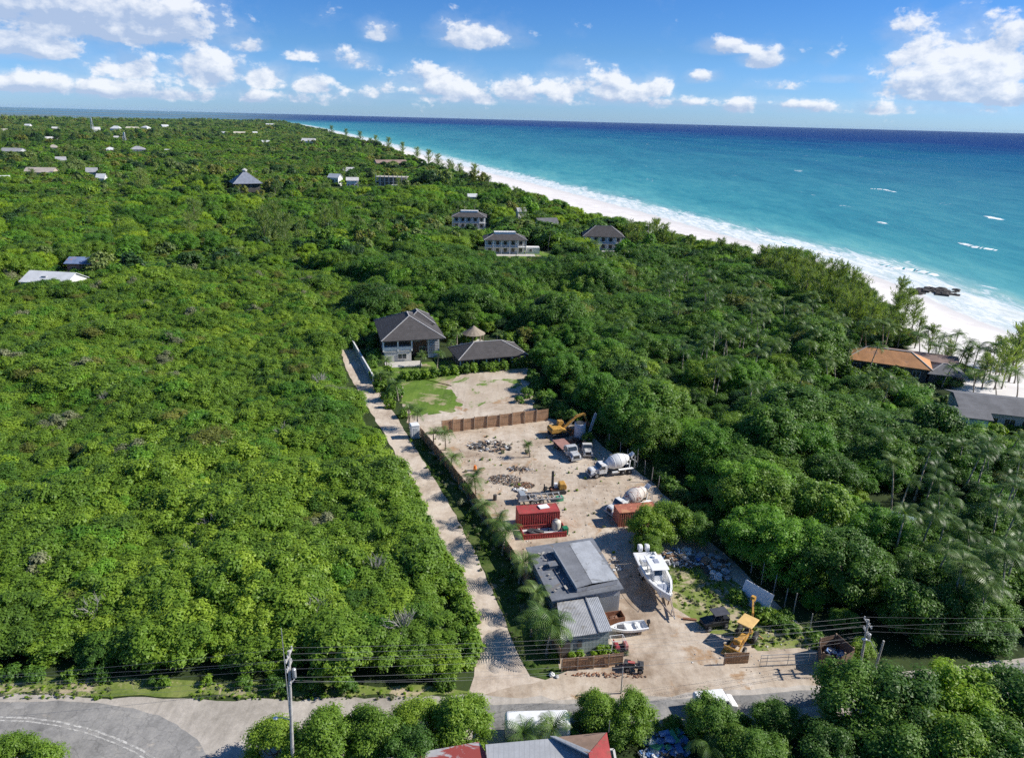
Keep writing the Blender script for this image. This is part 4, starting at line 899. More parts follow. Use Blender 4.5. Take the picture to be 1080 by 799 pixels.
def fence(name, label, pts, h, gap, m_panel, group=None, post=True, lean=0.0):
    P = [G(*p) for p in pts]; root = thing(name, label, 'fence', P[0], 0, group)
    for a, b2 in zip(P[:-1], P[1:]):
        L = (b2-a).length; n = max(1, round(L/gap))
        for k in range(n):
            p0 = a.lerp(b2, k/n)-P[0]; p1 = a.lerp(b2, (k+1)/n)-P[0]; ang = math.atan2(p1.y-p0.y, p1.x-p0.x); hh = h*random.uniform(.95, 1.03)
            mb = MB(); mb.box((0, 0, hh/2), ((p1-p0).length-.05, .04, hh)); mb.box((0, -.035, hh*.25), ((p1-p0).length-.06, .028, .09)); mb.box((0, -.035, hh*.8), ((p1-p0).length-.06, .028, .09))
            o = mb.build('panel', m_panel, root); o.location = (p0+p1)/2; o.rotation_euler = (random.uniform(-.03, .03)+lean, 0, ang)
            if post:
                q = MB().box((0, 0, h*.54), (.14, .14, h*1.08)).build('post', POSTW, root); nn = Vector((-math.sin(ang), math.cos(ang), 0)); q.location = p0+nn*-.14; q.rotation_euler = (0, 0, ang)
    return root
fence('wooden_fence', 'long brown board fence across the back of the work yard', [(466,457),(500,452.5),(540,448),(578,443)], 2.5, 2.4, PLANK)
fence('wooden_fence', 'brown board fence running down between the palms and the work yard', [(444,461),(470,492),(494,523),(520,560),(545,600),(570,650),(591,700)], 2.0, 2.4, PLANK)
fence('wooden_fence', 'low brown board fence in front of the front shed', [(592,707),(625,704),(657,700)], 1.6, 2.0, PLANK)
fence('gate_panel', 'single brown board gate panel standing below the yellow backhoe', [(763,700),(789,699)], 1.5, 3.2, PLANK)
fence('wooden_fence', 'short brown fence glimpsed in a gap of the woods right of the yard', [(768,442),(796,440)], 2.2, 2.4, PLANK)
fence('board_enclosure', 'dark brown board enclosure beside the right utility pole', [(864,704),(862,688),(880,684),(898,700),(880,711),(864,704)], 2.0, 1.8, mat('dark_boards', (0.20, 0.13, 0.09), .9, .3, .8, stripes=(0, .3, (0.12, .08, .05), .15)))
# pipe gate
p0, p1 = G(801,703), G(859,700); root = thing('pipe_gate', 'wide galvanised pipe gate lying across the right front of the lot', 'gate', p0, math.atan2(p1.y-p0.y, p1.x-p0.x)); L = (p1-p0).length
MB().tube([(0, 0, .15), (L, 0, .15)], .035).tube([(0, 0, .7), (L, 0, .7)], .03).tube([(0, 0, 1.15), (L, 0, 1.15)], .03).tube([(0, 0, 1.55), (L, 0, 1.55)], .035).build('rails', GALV, root)
for t in (0, .12, .5, .88, 1): MB().tube([(L*t, 0, .0), (L*t, 0, 1.6)], .035).build('upright', GALV, root)
# pale blue wall at the top of the lane
p0, p1 = G(371,364), G(394,404); root = thing('garden_wall', 'pale blue white garden wall along the top of the lane', 'wall', p0, math.atan2(p1.y-p0.y, p1.x-p0.x)); L = (p1-p0).length
BLUEW = mat('pale_blue_paint', (0.42, 0.55, 0.66), .8, .12, 1)
MB().box((L/2, 0, .9), (L, .2, 1.8)).build('wall', BLUEW, root)
MB().box((L/2, 0, 1.86), (L+.1, .3, .1)).build('coping', WHITEWALL, root)
for i in range(9): MB().box((L*i/8, 0, 1.0), (.34, .34, 2.0)).build('pillar', WHITEWALL, root)
# portable cabinet at the lane bend
p = G(437.5,461); root = thing('portable_cabin', 'white portable toilet cabin at the bend of the lane', 'cabin', p, RAD(20))
bevel(MB().box((0, 0, 1.25), (1.5, 1.5, 2.5)).build('body', WHITE, root), .05); MB().prism([(-.85, 2.5), (.85, 2.5), (.7, 2.68), (-.7, 2.68)], -.8, .8).build('roof', WHITE, root)
d_ = MB().box((.0, -.765, 1.15), (.8, .03, 2.0)).build('door', mat('cabin_grey', (.5, .52, .53), .5), root); MB().box((.3, -.8, 1.1), (.05, .04, .18)).build('handle', DARK, d_)
# bare posts along the right boundary
PW = mat('grey_wood', (0.36, 0.33, 0.29), .9, .2, 3)
for i, (px, py) in enumerate([(642,473),(654,480),(661,486),(672,493),(680,500),(687,508),(694,516),(760,572),(781,592),(792,604),(803,616),(815,628),(827,640),(836,650),(853,668)]):
    p = G(px, py); h = random.uniform(2.4, 3.6); o = MB().cyl((0, 0, 0), (random.uniform(-.1, .1), random.uniform(-.1, .1), h), .07, .055, 7).build('fence_post', PW); o.location = p
    tag(o, 'bare upright wooden post along the right edge of the yard', 'post', 'bare posts along the right edge')
# utility poles
POLEM = mat('weathered_pole', (0.42, 0.40, 0.37), .85, .2, 2, stripes=(2, 1.9, (0.34, .32, .29), .1))
CER = mat('insulator', (0.5, 0.5, 0.5), .3)
WIREM = mat('wire_grey', (0.20, 0.20, 0.20), .5)
def upole(label, px, base_py, top_px, top_py, r=.17, lamp=None, boxes=True):
    b0 = G(px, base_py); zt = zat(top_px, top_py, b0.y); d = ray(top_px, top_py); xt = d[0]*b0.y/d[1]
    root = thing('utility_pole', label, 'utility pole', b0); e = Vector((xt-b0.x, 0, zt))
    MB().cyl((0, 0, -.2), e, r, r*.7, 12).build('pole', POLEM, root)
    u = e.normalized()
    def at(z): return u*(z/u.z)
    if boxes:
        for z, wd in ((zt-.5, .9), (zt-1.6, .7)):
            a = MB().beam(at(z)+Vector((0, -wd, 0)), at(z)+Vector((0, wd, 0)), .1, .12).build('cross_arm', POLEM, root)
            for y in (-wd+.1, -.35, .35, wd-.1): MB().lathe(at(z)+Vector((0, y, .06)), at(z)+Vector((0, y, .3)), [(0, .03), (.3, .07), (.6, .05), (1, .06)], 8).build('insulator', CER, a)
        MB().lathe(at(zt-2.2)+Vector((.38, 0, -.5)), at(zt-2.2)+Vector((.38, 0, .45)), [(0, .14), (.05, .18), (.9, .18), (1, .08)], 12).build('transformer', GALV, root)
        MB().beam(at(zt-3.4)+Vector((0, -.2, 0)), at(zt-3.4)+Vector((.25, .5, .1)), .06).build('bracket', GALV, root)
    if lamp:
        z, dx = lamp; arm = MB().tube([at(z), at(z)+Vector((dx*.6, -.1, .35)), at(z)+Vector((dx, -.15, .35))], .04).build('lamp_arm', GALV, root)
        MB().lathe(at(z)+Vector((dx*.95, -.15, .34)), at(z)+Vector((dx*1.35, -.15, .30)), [(0, .05), (.2, .14), (.8, .13), (1, .03)], 8).build('lamp_head', WHITE, arm)
    return root, b0, e
pl, bl, el_ = upole('tall weathered utility pole with lamp arm standing at the bottom left', 309.5, 826, 304.5, 686, .17, lamp=(7.2, -1.1))
mast = MB().cyl((0, 0, -.2), (0, 0, zat(306.5, 662, G(311, 808).y)), .07, .03, 8).build('mast', GALV); mast.location = G(311, 808); tag(mast, 'thin grey mast rising just behind the tall bottom left utility pole', 'mast')
pr, br, er = upole('leaning grey utility pole with equipment at the right of the lot', 906, 708, 916, 653, .15)
pm, bm2, em = upole('thin dark short pole on the far side of the street below the quad bike', 655, 731, 657, 703, .08, boxes=False)
p = G(921,712); root = thing('street_lamp', 'slanting grey street lamp in the trees right of the leaning utility pole', 'street lamp', p)
MB().cyl((0, 0, 0), (.25, 0, 4.6), .13, .1, 8).build('pole', POLEM, root); arm = MB().tube([(.1, 0, 2.6), (-1.2, -.1, 4.6), (-1.7, -.1, 4.8)], .045).build('lamp_arm', GALV, root)
MB().lathe((-1.6, -.1, 4.8), (-2.2, -.1, 4.85), [(0, .05), (.3, .15), (.8, .13), (1, .03)], 8).build('lamp_head', WHITE, arm)
def wire(label, a, b_, sag, group, r=.010, n=26):
    pts = [a.lerp(b_, i/n)-Vector((0, 0, 4*sag*(i/n)*(1-i/n))) for i in range(n+1)]
    cu = MB(); cu.tube(pts, r, 4); o = cu.build('power_line', WIREM); return tag(o, label, 'power line', group)
def on_pole(base, e, z, dy=0): return base+e*(z/e.z)+Vector((0, dy, 0))
HL = el_.z; HR = er.z
for i, (dz, dy) in enumerate([(.3, -.75), (.3, .0), (.3, .75), (1.4, -.5), (1.4, .5), (2.7, 0), (3.3, .1)]):
    wire('thin dark power line sagging between the two tall utility poles', on_pole(bl, el_, HL-dz, dy), on_pole(br, er, HR-dz*.8, dy), .5+.12*i, 'power lines between the two tall poles')
for i, (dz, dy) in enumerate([(.3, -.75), (.3, .75), (1.4, -.5), (1.4, .5)]):
    wire('power line running off the right edge from the leaning pole', on_pole(br, er, HR-dz*.8, dy), G(1210, 640+dz*22+dy*3, 8.0-dz*.6), .25, 'power lines off the right edge')
for i, (dz, dy) in enumerate([(.3, -.75), (.3, .75), (1.4, -.5), (1.4, .5), (2.7, 0), (3.3, 0)]):
    wire('power line running off the left edge from the tall pole', on_pole(bl, el_, HL-dz, dy), G(-160, 716+dz*7+dy*3, 9-dz*.8), .5, 'power lines off the left edge')
wire('single low cable crossing the road bend at the bottom left', on_pole(bl, el_, HL-3.6), G(-120, 764, 5.0), .4, None, .014)
wire('service cable from the leaning pole to the short street pole', on_pole(br, er, HR-1.8), bm2+em, .6, None)
wire('service cable from the tall pole to the short street pole', on_pole(bl, el_, HL-3.0), bm2+em, .8, None)

# ================================================================== houses
ROOFM = {
 'dark': mat('roof_dark_shingle', (0.075, 0.068, 0.066), .85, .3, .8, stripes=(2, .3, (0.06, .055, .055), .3), bump=.3, bscale=4),
 'grey': mat('roof_grey', (0.33, 0.33, 0.34), .8, .2, .5), 'white': mat('roof_white', (0.60, 0.61, 0.61), .7, .15, .3),
 'pale': mat('roof_pale', (0.55, 0.54, 0.52), .8, .15, .4), 'tan': mat('roof_tan', (0.40, 0.35, 0.30), .85, .2, .4),
 'cream': mat('roof_cream', (0.62, 0.56, 0.44), .85, .12, .4), 'brown': mat('roof_brown', (0.27, 0.19, 0.16), .85, .2, .4),
 'orange': mat('roof_orange', (0.50, 0.24, 0.10), .8, .22, .5, patch=((0.36, .2, .12), .6, .5), bump=.3, bscale=3),
 'slate': mat('roof_slate_blue', (0.20, 0.22, 0.27), .75, .2, .6), 'charcoal': mat('roof_charcoal', (0.14, 0.14, 0.145), .8, .25, .5)}
WALLM = {'white': WHITEWALL, 'pale': mat('wall_pale', (0.55, 0.53, 0.49), .85, .1, .5), 'tan': mat('wall_tan', (0.45, 0.38, 0.30), .85, .1, .5), 'cream': mat('wall_cream', (0.58, 0.51, 0.39), .85, .1, .5),
 'grey': mat('wall_grey', (0.42, 0.43, 0.44), .85, .1, .5), 'wood': mat('wall_wood', (0.24, 0.13, 0.07), .8, .25, .8, stripes=(2, .22, (.15, .08, .05), .15)), 'dark': mat('wall_dark', (0.09, 0.085, 0.08), .85, .2, .5)}
RIDGE = mat('ridge_cap', (0.42, 0.41, 0.40), .8, .1, 1)
def hip_roof(root, w_, d_, z, rh, ov, m, caps=True, ridge=None, th=.18, name='roof'):
    W2, D2 = w_/2+ov, d_/2+ov
    rl = max(0.0, W2-D2) if ridge is None else ridge/2
    if w_ >= d_ or ridge is not None: r0, r1 = Vector((-rl, 0, z+rh)), Vector((rl, 0, z+rh))
    else:
        rl = D2-W2; r0, r1 = Vector((0, -rl, z+rh)), Vector((0, rl, z+rh))
    c = [Vector((-W2, -D2, z)), Vector((W2, -D2, z)), Vector((W2, D2, z)), Vector((-W2, D2, z))]
    low = [v-Vector((0, 0, th)) for v in c]; mb = MB(); vs = c+low+[r0, r1]
    if w_ >= d_ or ridge is not None: fs = [(0, 1, 9, 8), (1, 2, 9), (2, 3, 8, 9), (3, 0, 8)]
    else: fs = [(0, 1, 8), (1, 2, 9, 8), (2, 3, 9), (3, 0, 8, 9)]
    fs += [(0, 4, 5, 1), (1, 5, 6, 2), (2, 6, 7, 3), (3, 7, 4, 0), (7, 6, 5, 4)]
    ro = mb.add(vs, fs).build(name, m, root)
    if caps:
        mc = MB(); up = Vector((0, 0, .04))
        horiz = w_ >= d_ or ridge is not None
        ends = [r0, r1, r1, r0] if horiz else [r0, r0, r1, r1]
        for a, b2 in zip(c, ends): mc.beam(a+up, b2+up, .2, .09)
        if (r1-r0).length > .2: mc.beam(r0+up, r1+up, .22, .1)
        mc.build('ridge_cap', RIDGE, ro)
    return ro
def gable_roof(root, w_, d_, z, rh, ov, m, th=.15, name='roof'):
    W2, D2 = w_/2+ov, d_/2+ov
    prof = [(-D2, z), (0, z+rh), (D2, z), (D2, z-th), (0, z+rh-th*1.3), (-D2, z-th)]
    mb = MB(); n = 6; vs = [(-W2, y, zz) for y, zz in prof]+[(W2, y, zz) for y, zz in prof]
    mb.add(vs, [(0, 1, 4, 5), (1, 2, 3, 4), (6+5, 6+4, 6+1, 6), (6+4, 6+3, 6+2, 6+1)]+[(i, i+n, (i+1) % n+n, (i+1) % n) for i in range(n)])
    return mb.build(name, m, root)
def gable_ends(root, w_, d_, z, rh, m):
    for sx in (-1, 1): MB().add([(sx*(w_/2-.02), -d_/2, z), (sx*(w_/2-.02), d_/2, z), (sx*(w_/2-.02), 0, z+rh*.92), (sx*(w_/2-.2), -d_/2, z), (sx*(w_/2-.2), d_/2, z), (sx*(w_/2-.2), 0, z+rh*.92)], [(0, 1, 2), (5, 4, 3), (0, 2, 5, 3), (1, 4, 5, 2)]).build('gable', m, root)
def window(root, x, y, z, ww, hh, face=-1, m_f=WHITEWALL, axis='y', name='window'):
    """A framed window standing proud of a wall; face = direction it looks along its axis"""
    mb = MB(); t = .08
    def bx(cx, cz, sx, sz):
        if axis == 'y': mb.box((x+cx, y+face*.03, z+cz), (sx, .07, sz))
        else: mb.box((x+face*.03, y+cx, z+cz), (.07, sx, sz))
    bx(0, hh/2, ww+t*2, t); bx(0, -hh/2, ww+t*2, t); bx(-ww/2-t/2, 0, t, hh-t); bx(ww/2+t/2, 0, t, hh-t); bx(0, 0, .05, hh-t)
    f = mb.build(name, m_f, root)
    p = MB().box((x, y+face*.02, z), (ww, .03, hh)) if axis == 'y' else MB().box((x+face*.02, y, z), (.03, ww, hh))
    p.build('pane', GLASS, f); return f
def basic_house(name, label, loc, rz, w_, d_, h, rh, roof, wall, kind='hip', nwin=3, cat='house', group=None, ov=.5):
    root = thing(name, label, cat, loc, rz, group)
    MB().box((0, 0, h/2-.5), (w_, d_, h+1)).build('wall', WALLM[wall], root)
    if kind == 'hip': hip_roof(root, w_, d_, h, rh, ov, ROOFM[roof])
    elif kind == 'gable': gable_roof(root, w_, d_, h, rh, ov, ROOFM[roof]); gable_ends(root, w_, d_, h-.05, rh, WALLM[wall])
    for i in range(nwin):
        for k in range(max(1, int(h//2.9))): window(root, -w_/2+w_*(i+.5)/nwin, -d_/2, 1.5+k*2.9, min(1.3, w_/nwin*.5), 1.2, m_f=WHITEWALL if wall not in ('white',) else WALLM['grey'])
    MB().box((w_*.08, -d_/2-.04, 1.05), (1.0, .07, 2.1)).build('door', WALLM['wood'], root)
    return root
for (px, py, wp, hp, rf, wl, kd, lb) in FAR_HOUSES:
    g = far_spot(px, py, hp); dep = proj(g.x, g.y, g.z)[2]; W_ = wp*dep/F_PX; Ht = min(15, max(8.5, hp*dep/F_PX*1.15)); D_ = min(W_*.8, 14)
    h = Ht*.60; rz = random.uniform(-.5, .5)+math.atan2(-g.x, g.y)*.5; g = g-Vector((0, 0, 1.2))
    basic_house('house', lb, g, rz, W_*.92, D_, h, Ht-h, rf, wl, kd, 3 if W_ < 22 else 5)

# lattice towers
def lattice(px, base_py, top_py, wd, label):
    g = G(px, base_py); z = gz(g.x, g.y); h = zat(px, top_py, g.y)-z; root = thing('lattice_tower', label, 'tower', (g.x, g.y, z)); mb = MB(); n = 9
    for sx, sy in ((-1, -1), (1, -1), (1, 1), (-1, 1)):
        pts = [(sx*wd*(1-.75*i/n), sy*wd*(1-.75*i/n), h*i/n) for i in range(n+1)]; MB().tube(pts, .22, 5).build('leg', GALV, root)
    for i in range(n):
        a, b2 = wd*(1-.75*i/n), wd*(1-.75*(i+1)/n)
        for (s, t) in (((-1, -1), (1, -1)), ((1, -1), (1, 1)), ((1, 1), (-1, 1)), ((-1, 1), (-1, -1))):
            mb.beam((s[0]*a, s[1]*a, h*i/n), (t[0]*b2, t[1]*b2, h*(i+1)/n), .2); mb.beam((t[0]*a, t[1]*a, h*i/n), (s[0]*b2, s[1]*b2, h*(i+1)/n), .2)
    mb.build('bracing', GALV, root)
    for k, zz in enumerate((.97, .86)): MB().lathe((wd*.5, -wd*.4, h*zz), (wd*.5, -wd*.9, h*zz), [(0, .4), (.6, 1.3), (1, 1.2)], 12).build('dish_antenna', WHITE, root)
lattice(99, 146, 125, 3.2, 'left lattice tower on the far slope with antennas, beside pale house')
lattice(133, 158, 140, 2.6, 'right lattice tower, nearer, beside the grey hip roofed house')

# ---- dark roofed villa ------------------------------------------------
zE = 5.6; fl, fr_ = G(402,360,zE), G(470,356.5,zE); bl_ = G(393.5,335.5,zE)
yaw = math.atan2(fr_.y-fl.y, fr_.x-fl.x); Wv = (fr_-fl).length; Dv = (bl_-fl).length*.92
cen = (fl+fr_)/2+Vector((-math.sin(yaw), math.cos(yaw), 0))*Dv/2
root = thing('villa', 'two storey villa with dark shingle hip roof at the head of the lane', 'house', (cen.x, cen.y, 0), yaw)
wv, dv = Wv-1.6, Dv-1.6
MB().box((0, dv*.12, 2.8), (wv, dv*.74, 5.55)).build('wall', WALLM['wood'], root)
MB().box((-wv*.27, -dv*.37, 1.3), (wv*.46, dv*.26, 2.6)).build('ground_floor', WALLM['pale'], root)
MB().box((-wv*.27, -dv*.37, 2.72), (wv*.5, dv*.28, .2)).build('balcony_floor', WALLM['pale'], root)
rl_ = MB(); rl_.box((-wv*.27, -dv*.505, 3.75), (wv*.5, .12, .12)); rl_.box((-wv*.27, -dv*.505, 3.3), (wv*.5, .06, .75))
rl_.build('balcony_railing', WHITEWALL, root)
for x in (-.52, -.27, -.03): MB().box((wv*x, -dv*.505, 4.1), (.32, .32, 2.7)).build('column', WHITEWALL, root)
MB().box((wv*.38, -dv*.31, 2.75), (wv*.2, dv*.14, 5.5)).build('stair_wall', WHITEWALL, root)
lv_ = MB(); [lv_.box((wv*.38, -dv*.39, 1.2+.42*i), (wv*.17, .06, .14)) for i in range(10)]; lv_.build('louvres', WALLM['dark'], root)
window(root, wv*.1, -dv*.255, 4.3, 1.6, 1.3); window(root, wv*.2, -dv*.255, 1.5, 1.4, 1.4); window(root, -wv*.2, -dv*.505, 1.4, 2.0, 1.4)
for yy in (-.1, .2, .38): window(root, -wv*.5, dv*yy, 4.2, 1.2, 1.2, axis='x')
hip_roof(root, wv, dv, 5.6, 3.9, .8, ROOFM['dark'], ridge=None)
sh_ = hip_roof(root, wv*.52, dv*.52, 6.3, 2.5, .3, ROOFM['dark'], name='side_roof'); sh_.location = (wv*.20, dv*.22, .55)
MB().box((-wv*.2, -dv*.62, .06), (wv*.62, dv*.22, .12)).build('terrace', CONC, root)
# ---- garage wing ------------------------------------------------------
zE = 2.9; fl, fr_ = G(483.5,380,zE), G(557.5,374,zE); bl_ = G(475,364.5,zE); yaw = math.atan2(fr_.y-fl.y, fr_.x-fl.x); Wv = (fr_-fl).length; Dv = (bl_-fl).length*.9
cen = (fl+fr_)/2+Vector((-math.sin(yaw), math.cos(yaw), 0))*Dv/2
root = thing('garden_house', 'long single storey pavilion with dark shingle hip roof beside the pool', 'house', (cen.x, cen.y, 0), yaw); wv, dv = Wv-1.4, Dv-1.4
MB().box((0, dv*.1, 1.4), (wv*.96, dv*.78, 2.8)).build('wall', WALLM['dark'], root)
for i in range(6): MB().box((-wv/2+wv*i/5, -dv/2+.1, 1.4), (.25, .25, 2.8)).build('post', WHITEWALL, root)
for i in range(4): window(root, -wv*.38+wv*.25*i, -dv*.29, 1.5, 1.6, 1.5)
hip_roof(root, wv, dv, 2.9, 2.5, .7, ROOFM['dark'])
# ---- gazebo and pool --------------------------------------------------
p = G(499.5,361); root = thing('gazebo', 'round thatched gazebo between the villa and the pavilion', 'gazebo', p)
MB().lathe((0, 0, 2.4), (0, 0, 4.6), [(0, 3.0), (.05, 3.1), (.6, 1.2), (1, .1)], 14).build('thatch_roof', mat('thatch', (.30, .25, .19), .95, .3, 3, bump=.5), root)
for i in range(8): MB().cyl((2.5*math.cos(i*.785), 2.5*math.sin(i*.785), 0), (2.5*math.cos(i*.785), 2.5*math.sin(i*.785), 2.5), .1, .1, 6).build('post', POSTW, root)
MB().cyl((0, 0, .0), (0, 0, .15), 2.9, 2.9, 20).build('floor', CONC, root)
a, b2, c_, d2 = G(486,367.5), G(509,366), G(507,359.5), G(487,361); root = thing('swimming_pool', 'blue swimming pool behind the pavilion', 'pool', (a+b2+c_+d2)/4)
o_p = (a+b2+c_+d2)/4; mbp = MB(); mbp.poly([v-o_p+Vector((0, 0, .12)) for v in (a, b2, c_, d2)]).build('water', mat('pool_water', (0.06, 0.30, 0.50), .1, .1, 1), root)
mbp = MB(); [mbp.beam(u-o_p+Vector((0, 0, .1)), v-o_p+Vector((0, 0, .1)), .8, .2) for u, v in ((a, b2), (b2, c_), (c_, d2), (d2, a))]; mbp.build('coping', CONC, root)

# ---- villas near the beach -------------------------------------------
def villa_two(px, py, wpx, label, yaw, deck=True, wall='white', wing=True, storeys=2, roofh=2.6):
    g = G(px, py); z = gz(g.x, g.y); dep = proj(g.x, g.y, z)[2]; Wd = wpx*dep/F_PX*.86; Dp = Wd*.55; h = 3.1*storeys
    root = thing('beach_villa', label, 'house', (g.x, g.y, z), yaw)
    MB().box((0, 0, h/2-.5), (Wd*.9, Dp*.8, h+1)).build('wall', WALLM[wall], root)
    for s in range(storeys):
        for i in range(5): window(root, -Wd*.36+Wd*.18*i, -Dp*.4, 1.6+3.1*s, 1.3, 1.7, m_f=WALLM['tan'])
        for i in range(2): window(root, -Wd*.45, -Dp*.2+Dp*.35*i, 1.6+3.1*s, 1.2, 1.4, axis='x')
    for i in range(6): MB().box((-Wd*.47+Wd*.188*i, -Dp*.56, h/2), (.35, .35, h)).build('column', WHITEWALL, root)
    MB().box((0, -Dp*.49, 3.1), (Wd*.97, Dp*.2, .22)).build('balcony', WHITEWALL, root)
    rb = MB(); rb.box((0, -Dp*.585, 4.05), (Wd*.97, .08, .1)); [rb.box((-Wd*.47+Wd*.94*i/24, -Dp*.585, 3.6), (.07, .06, .85)) for i in range(25)]; rb.build('railing', WHITEWALL, root)
    hip_roof(root, Wd*.95, Dp*1.05, h+.05, roofh, .6, ROOFM['dark'])
    if deck:
        bx = MB().box((0, Dp*.05, h+roofh*.62), (Wd*.5, Dp*.42, roofh*.95)).build('roof_deck', WHITEWALL, root)
        q = MB(); q.box((0, Dp*.05-Dp*.21, h+roofh*1.28), (Wd*.52, .1, .08)); [q.box((-Wd*.26+Wd*.52*i/14, Dp*.05-Dp*.21, h+roofh*1.17), (.1, .1, .5)) for i in range(15)]; q.build('deck_railing', WHITEWALL, bx)
    if wing: w2 = MB().box((Wd*.66, -Dp*.15, 1.4), (Wd*.3, Dp*.4, 2.8)).build('side_wing', WHITEWALL, root); window(root, Wd*.6, -Dp*.35, 1.5, 1.0, 1.3)
    MB().box((Wd*.1, -Dp*.75, .08), (Wd*1.15, Dp*.5, .2)).build('terrace', CONC, root)
    return root
villa_two(532, 266, 52, 'large white three level villa with dark roof, roof deck and long terrace', .10)
villa_two(495, 240, 42, 'white villa with dark roof and roof deck behind the largest white villa', .02, wing=False)
villa_two(635, 262, 50, 'white villa with dark hip roof standing nearest the beach', -.04, deck=False, wing=False, roofh=4.2)
def plain(px, py, wpx, hm, rh, roof, wall, kind, label, yaw=0, dr=.6, nwin=3):
    g = G(px, py); z = gz(g.x, g.y); dep = proj(g.x, g.y, z)[2]; Wd = wpx*dep/F_PX; return basic_house('house', label, (g.x, g.y, z), yaw, Wd, Wd*dr, hm, rh, roof, wall, kind, nwin)
plain(576, 244, 21, 4.5, 2.6, 'charcoal', 'white', 'gable', 'small house with charcoal gable roof between the two biggest villas', .3)
plain(549, 232, 9, 5.0, 2.2, 'grey', 'white', 'gable', 'little white cottage with steep grey roof near the beach palms', .5)
plain(498, 217, 9, 6.0, 2.0, 'white', 'white', 'gable', 'small white roof among the palms by the far beach', .2)
plain(354, 196, 13, 6.5, 3.0, 'white', 'white', 'gable', 'bright white cottage left of the unfinished concrete building', -.4)
plain(372, 197, 12, 5.0, 2.5, 'pale', 'white', 'gable', 'pale cottage between the white cottage and the unfinished building', .2)
# pyramid roofed house
g = G(260,202); z = gz(g.x, g.y); root = thing('pyramid_house', 'house with large slate grey pyramid roof and small top cap', 'house', (g.x, g.y, z), .5)
S_ = 43*proj(g.x, g.y, z)[2]/F_PX*.70
MB().box((0, 0, 2.9), (S_*.82, S_*.82, 6.6)).build('wall', WALLM['dark'], root); ro = hip_roof(root, S_*.9, S_*.9, 6.2, 8.4, .9, ROOFM['slate'])
MB().lathe((0, 0, 14.2), (0, 0, 16.2), [(0, 1.7), (.45, 1.7), (.5, 2.2), (1, .05)], 8).build('cap', ROOFM['pale'], ro)
for i in range(4): window(root, -S_*.3+S_*.2*i, -S_*.41, 3.6, 1.5, 1.6)
# unfinished concrete building
g = G(414,198); z = gz(g.x, g.y)+1.5; dep = proj(g.x, g.y, z)[2]; W_ = 36*dep/F_PX*.9; root = thing('unfinished_building', 'unfinished two storey concrete building with open bays and bare columns', 'building', (g.x, g.y, z), .0)
CB = mat('raw_block', (0.46, 0.42, 0.36), .95, .2, .4)
for k in range(3): MB().box((0, 0, 3.6*k), (W_, W_*.5, .35)).build('floor_slab', CB, root)
for k in range(2):
    for i in range(8): MB().box((-W_/2+.3+(W_-.6)*i/7, -W_*.24, 1.8+3.6*k), (.9, .5, 3.3)).build('column', CB, root)
    MB().box((0, W_*.1, 1.8+3.6*k), (W_*.94, .3, 3.3)).build('inner_wall', CB, root)
for i in range(8): MB().box((-W_/2+.3+(W_-.6)*i/7, -W_*.24, 8.1), (.6, .5, 1.6)).build('parapet_stub', CB, root)
MB().box((W_*.3, -W_*.42, .8), (W_*.5, W_*.3, 2.0)).build('front_block', WALLM['pale'], root)
# ---- white roofed house and red blue cottage on the left ---------------
g = G(60,309); root = basic_house('white_roof_house', 'white house with big white gable roof and skylight at the left', g, -.12, 15, 10, 4.4, 2.6, 'white', 'white', 'gable', 3)
MB().box((-1.0, -2.6, 5.85), (1.6, 1.0, .3)).build('skylight', WALLM['grey'], root)
g = G(90,289); root = thing('red_blue_cottage', 'small cottage with faded red and blue roof behind the white roofed house', 'house', g, .05)
MB().box((0, 0, 2.3), (8, 7, 4.6)).build('wall', mat('pink_wall', (.45, .22, .19), .85, .15), root)
MB().add([(-4.6, -4.4, 4.5), (4.6, -4.4, 4.5), (4.6, 0, 6.2), (-4.6, 0, 6.2), (-4.6, -4.4, 4.35), (4.6, -4.4, 4.35), (4.6, 0, 6.05), (-4.6, 0, 6.05)], [(0, 1, 2, 3), (7, 6, 5, 4), (0, 4, 5, 1), (1, 5, 6, 2), (3, 7, 4, 0)]).build('front_roof', mat('faded_blue_roof', (.16, .22, .36), .7, .2, .6, patch=((.4, .2, .16), .6, .5)), root)
MB().add([(-4.6, 4.4, 4.5), (4.6, 4.4, 4.5), (4.6, .01, 6.2), (-4.6, .01, 6.2), (-4.6, 4.4, 4.35), (4.6, 4.4, 4.35)], [(3, 2, 1, 0), (0, 1, 5, 4)]).build('back_roof', mat('faded_red_roof', (.38, .12, .10), .8, .25), root)
window(root, -1.8, -3.5, 2.6, 1.2, 1.2); window(root, 1.8, -3.5, 2.6, 1.2, 1.2)
# ---- orange roofed house and dark flat roofs at the right ---------------
g = G(933,393); root = thing('orange_roof_house', 'low beach house with weathered orange tiled hip roof', 'house', (g.x, g.y, 0), -.42)
MB().box((0, 0, 1.7), (17, 7.4, 3.4)).build('wall', WALLM['dark'], root); hip_roof(root, 17, 7.4, 3.5, 2.5, .9, ROOFM['orange'])
MB().box((7.5, 7.5, 1.6), (15, 6, 3.2)).build('rear_wall', WALLM['dark'], root); r2 = gable_roof(root, 15, 6, 3.3, 1.1, .6, ROOFM['brown'], name='rear_roof'); r2.location = (7.5, 7.5, 0)
for i in range(5): window(root, -6.5+3.2*i, -3.7, 1.8, 1.5, 1.5)
for i in range(4): window(root, 2.5+3.2*i, 4.5, 1.8, 1.5, 1.5)
g = G(993,402); root = thing('garden_pavilion', 'small dark hip roofed pavilion right of the orange roofed house', 'house', (g.x, g.y, 0), -.3)
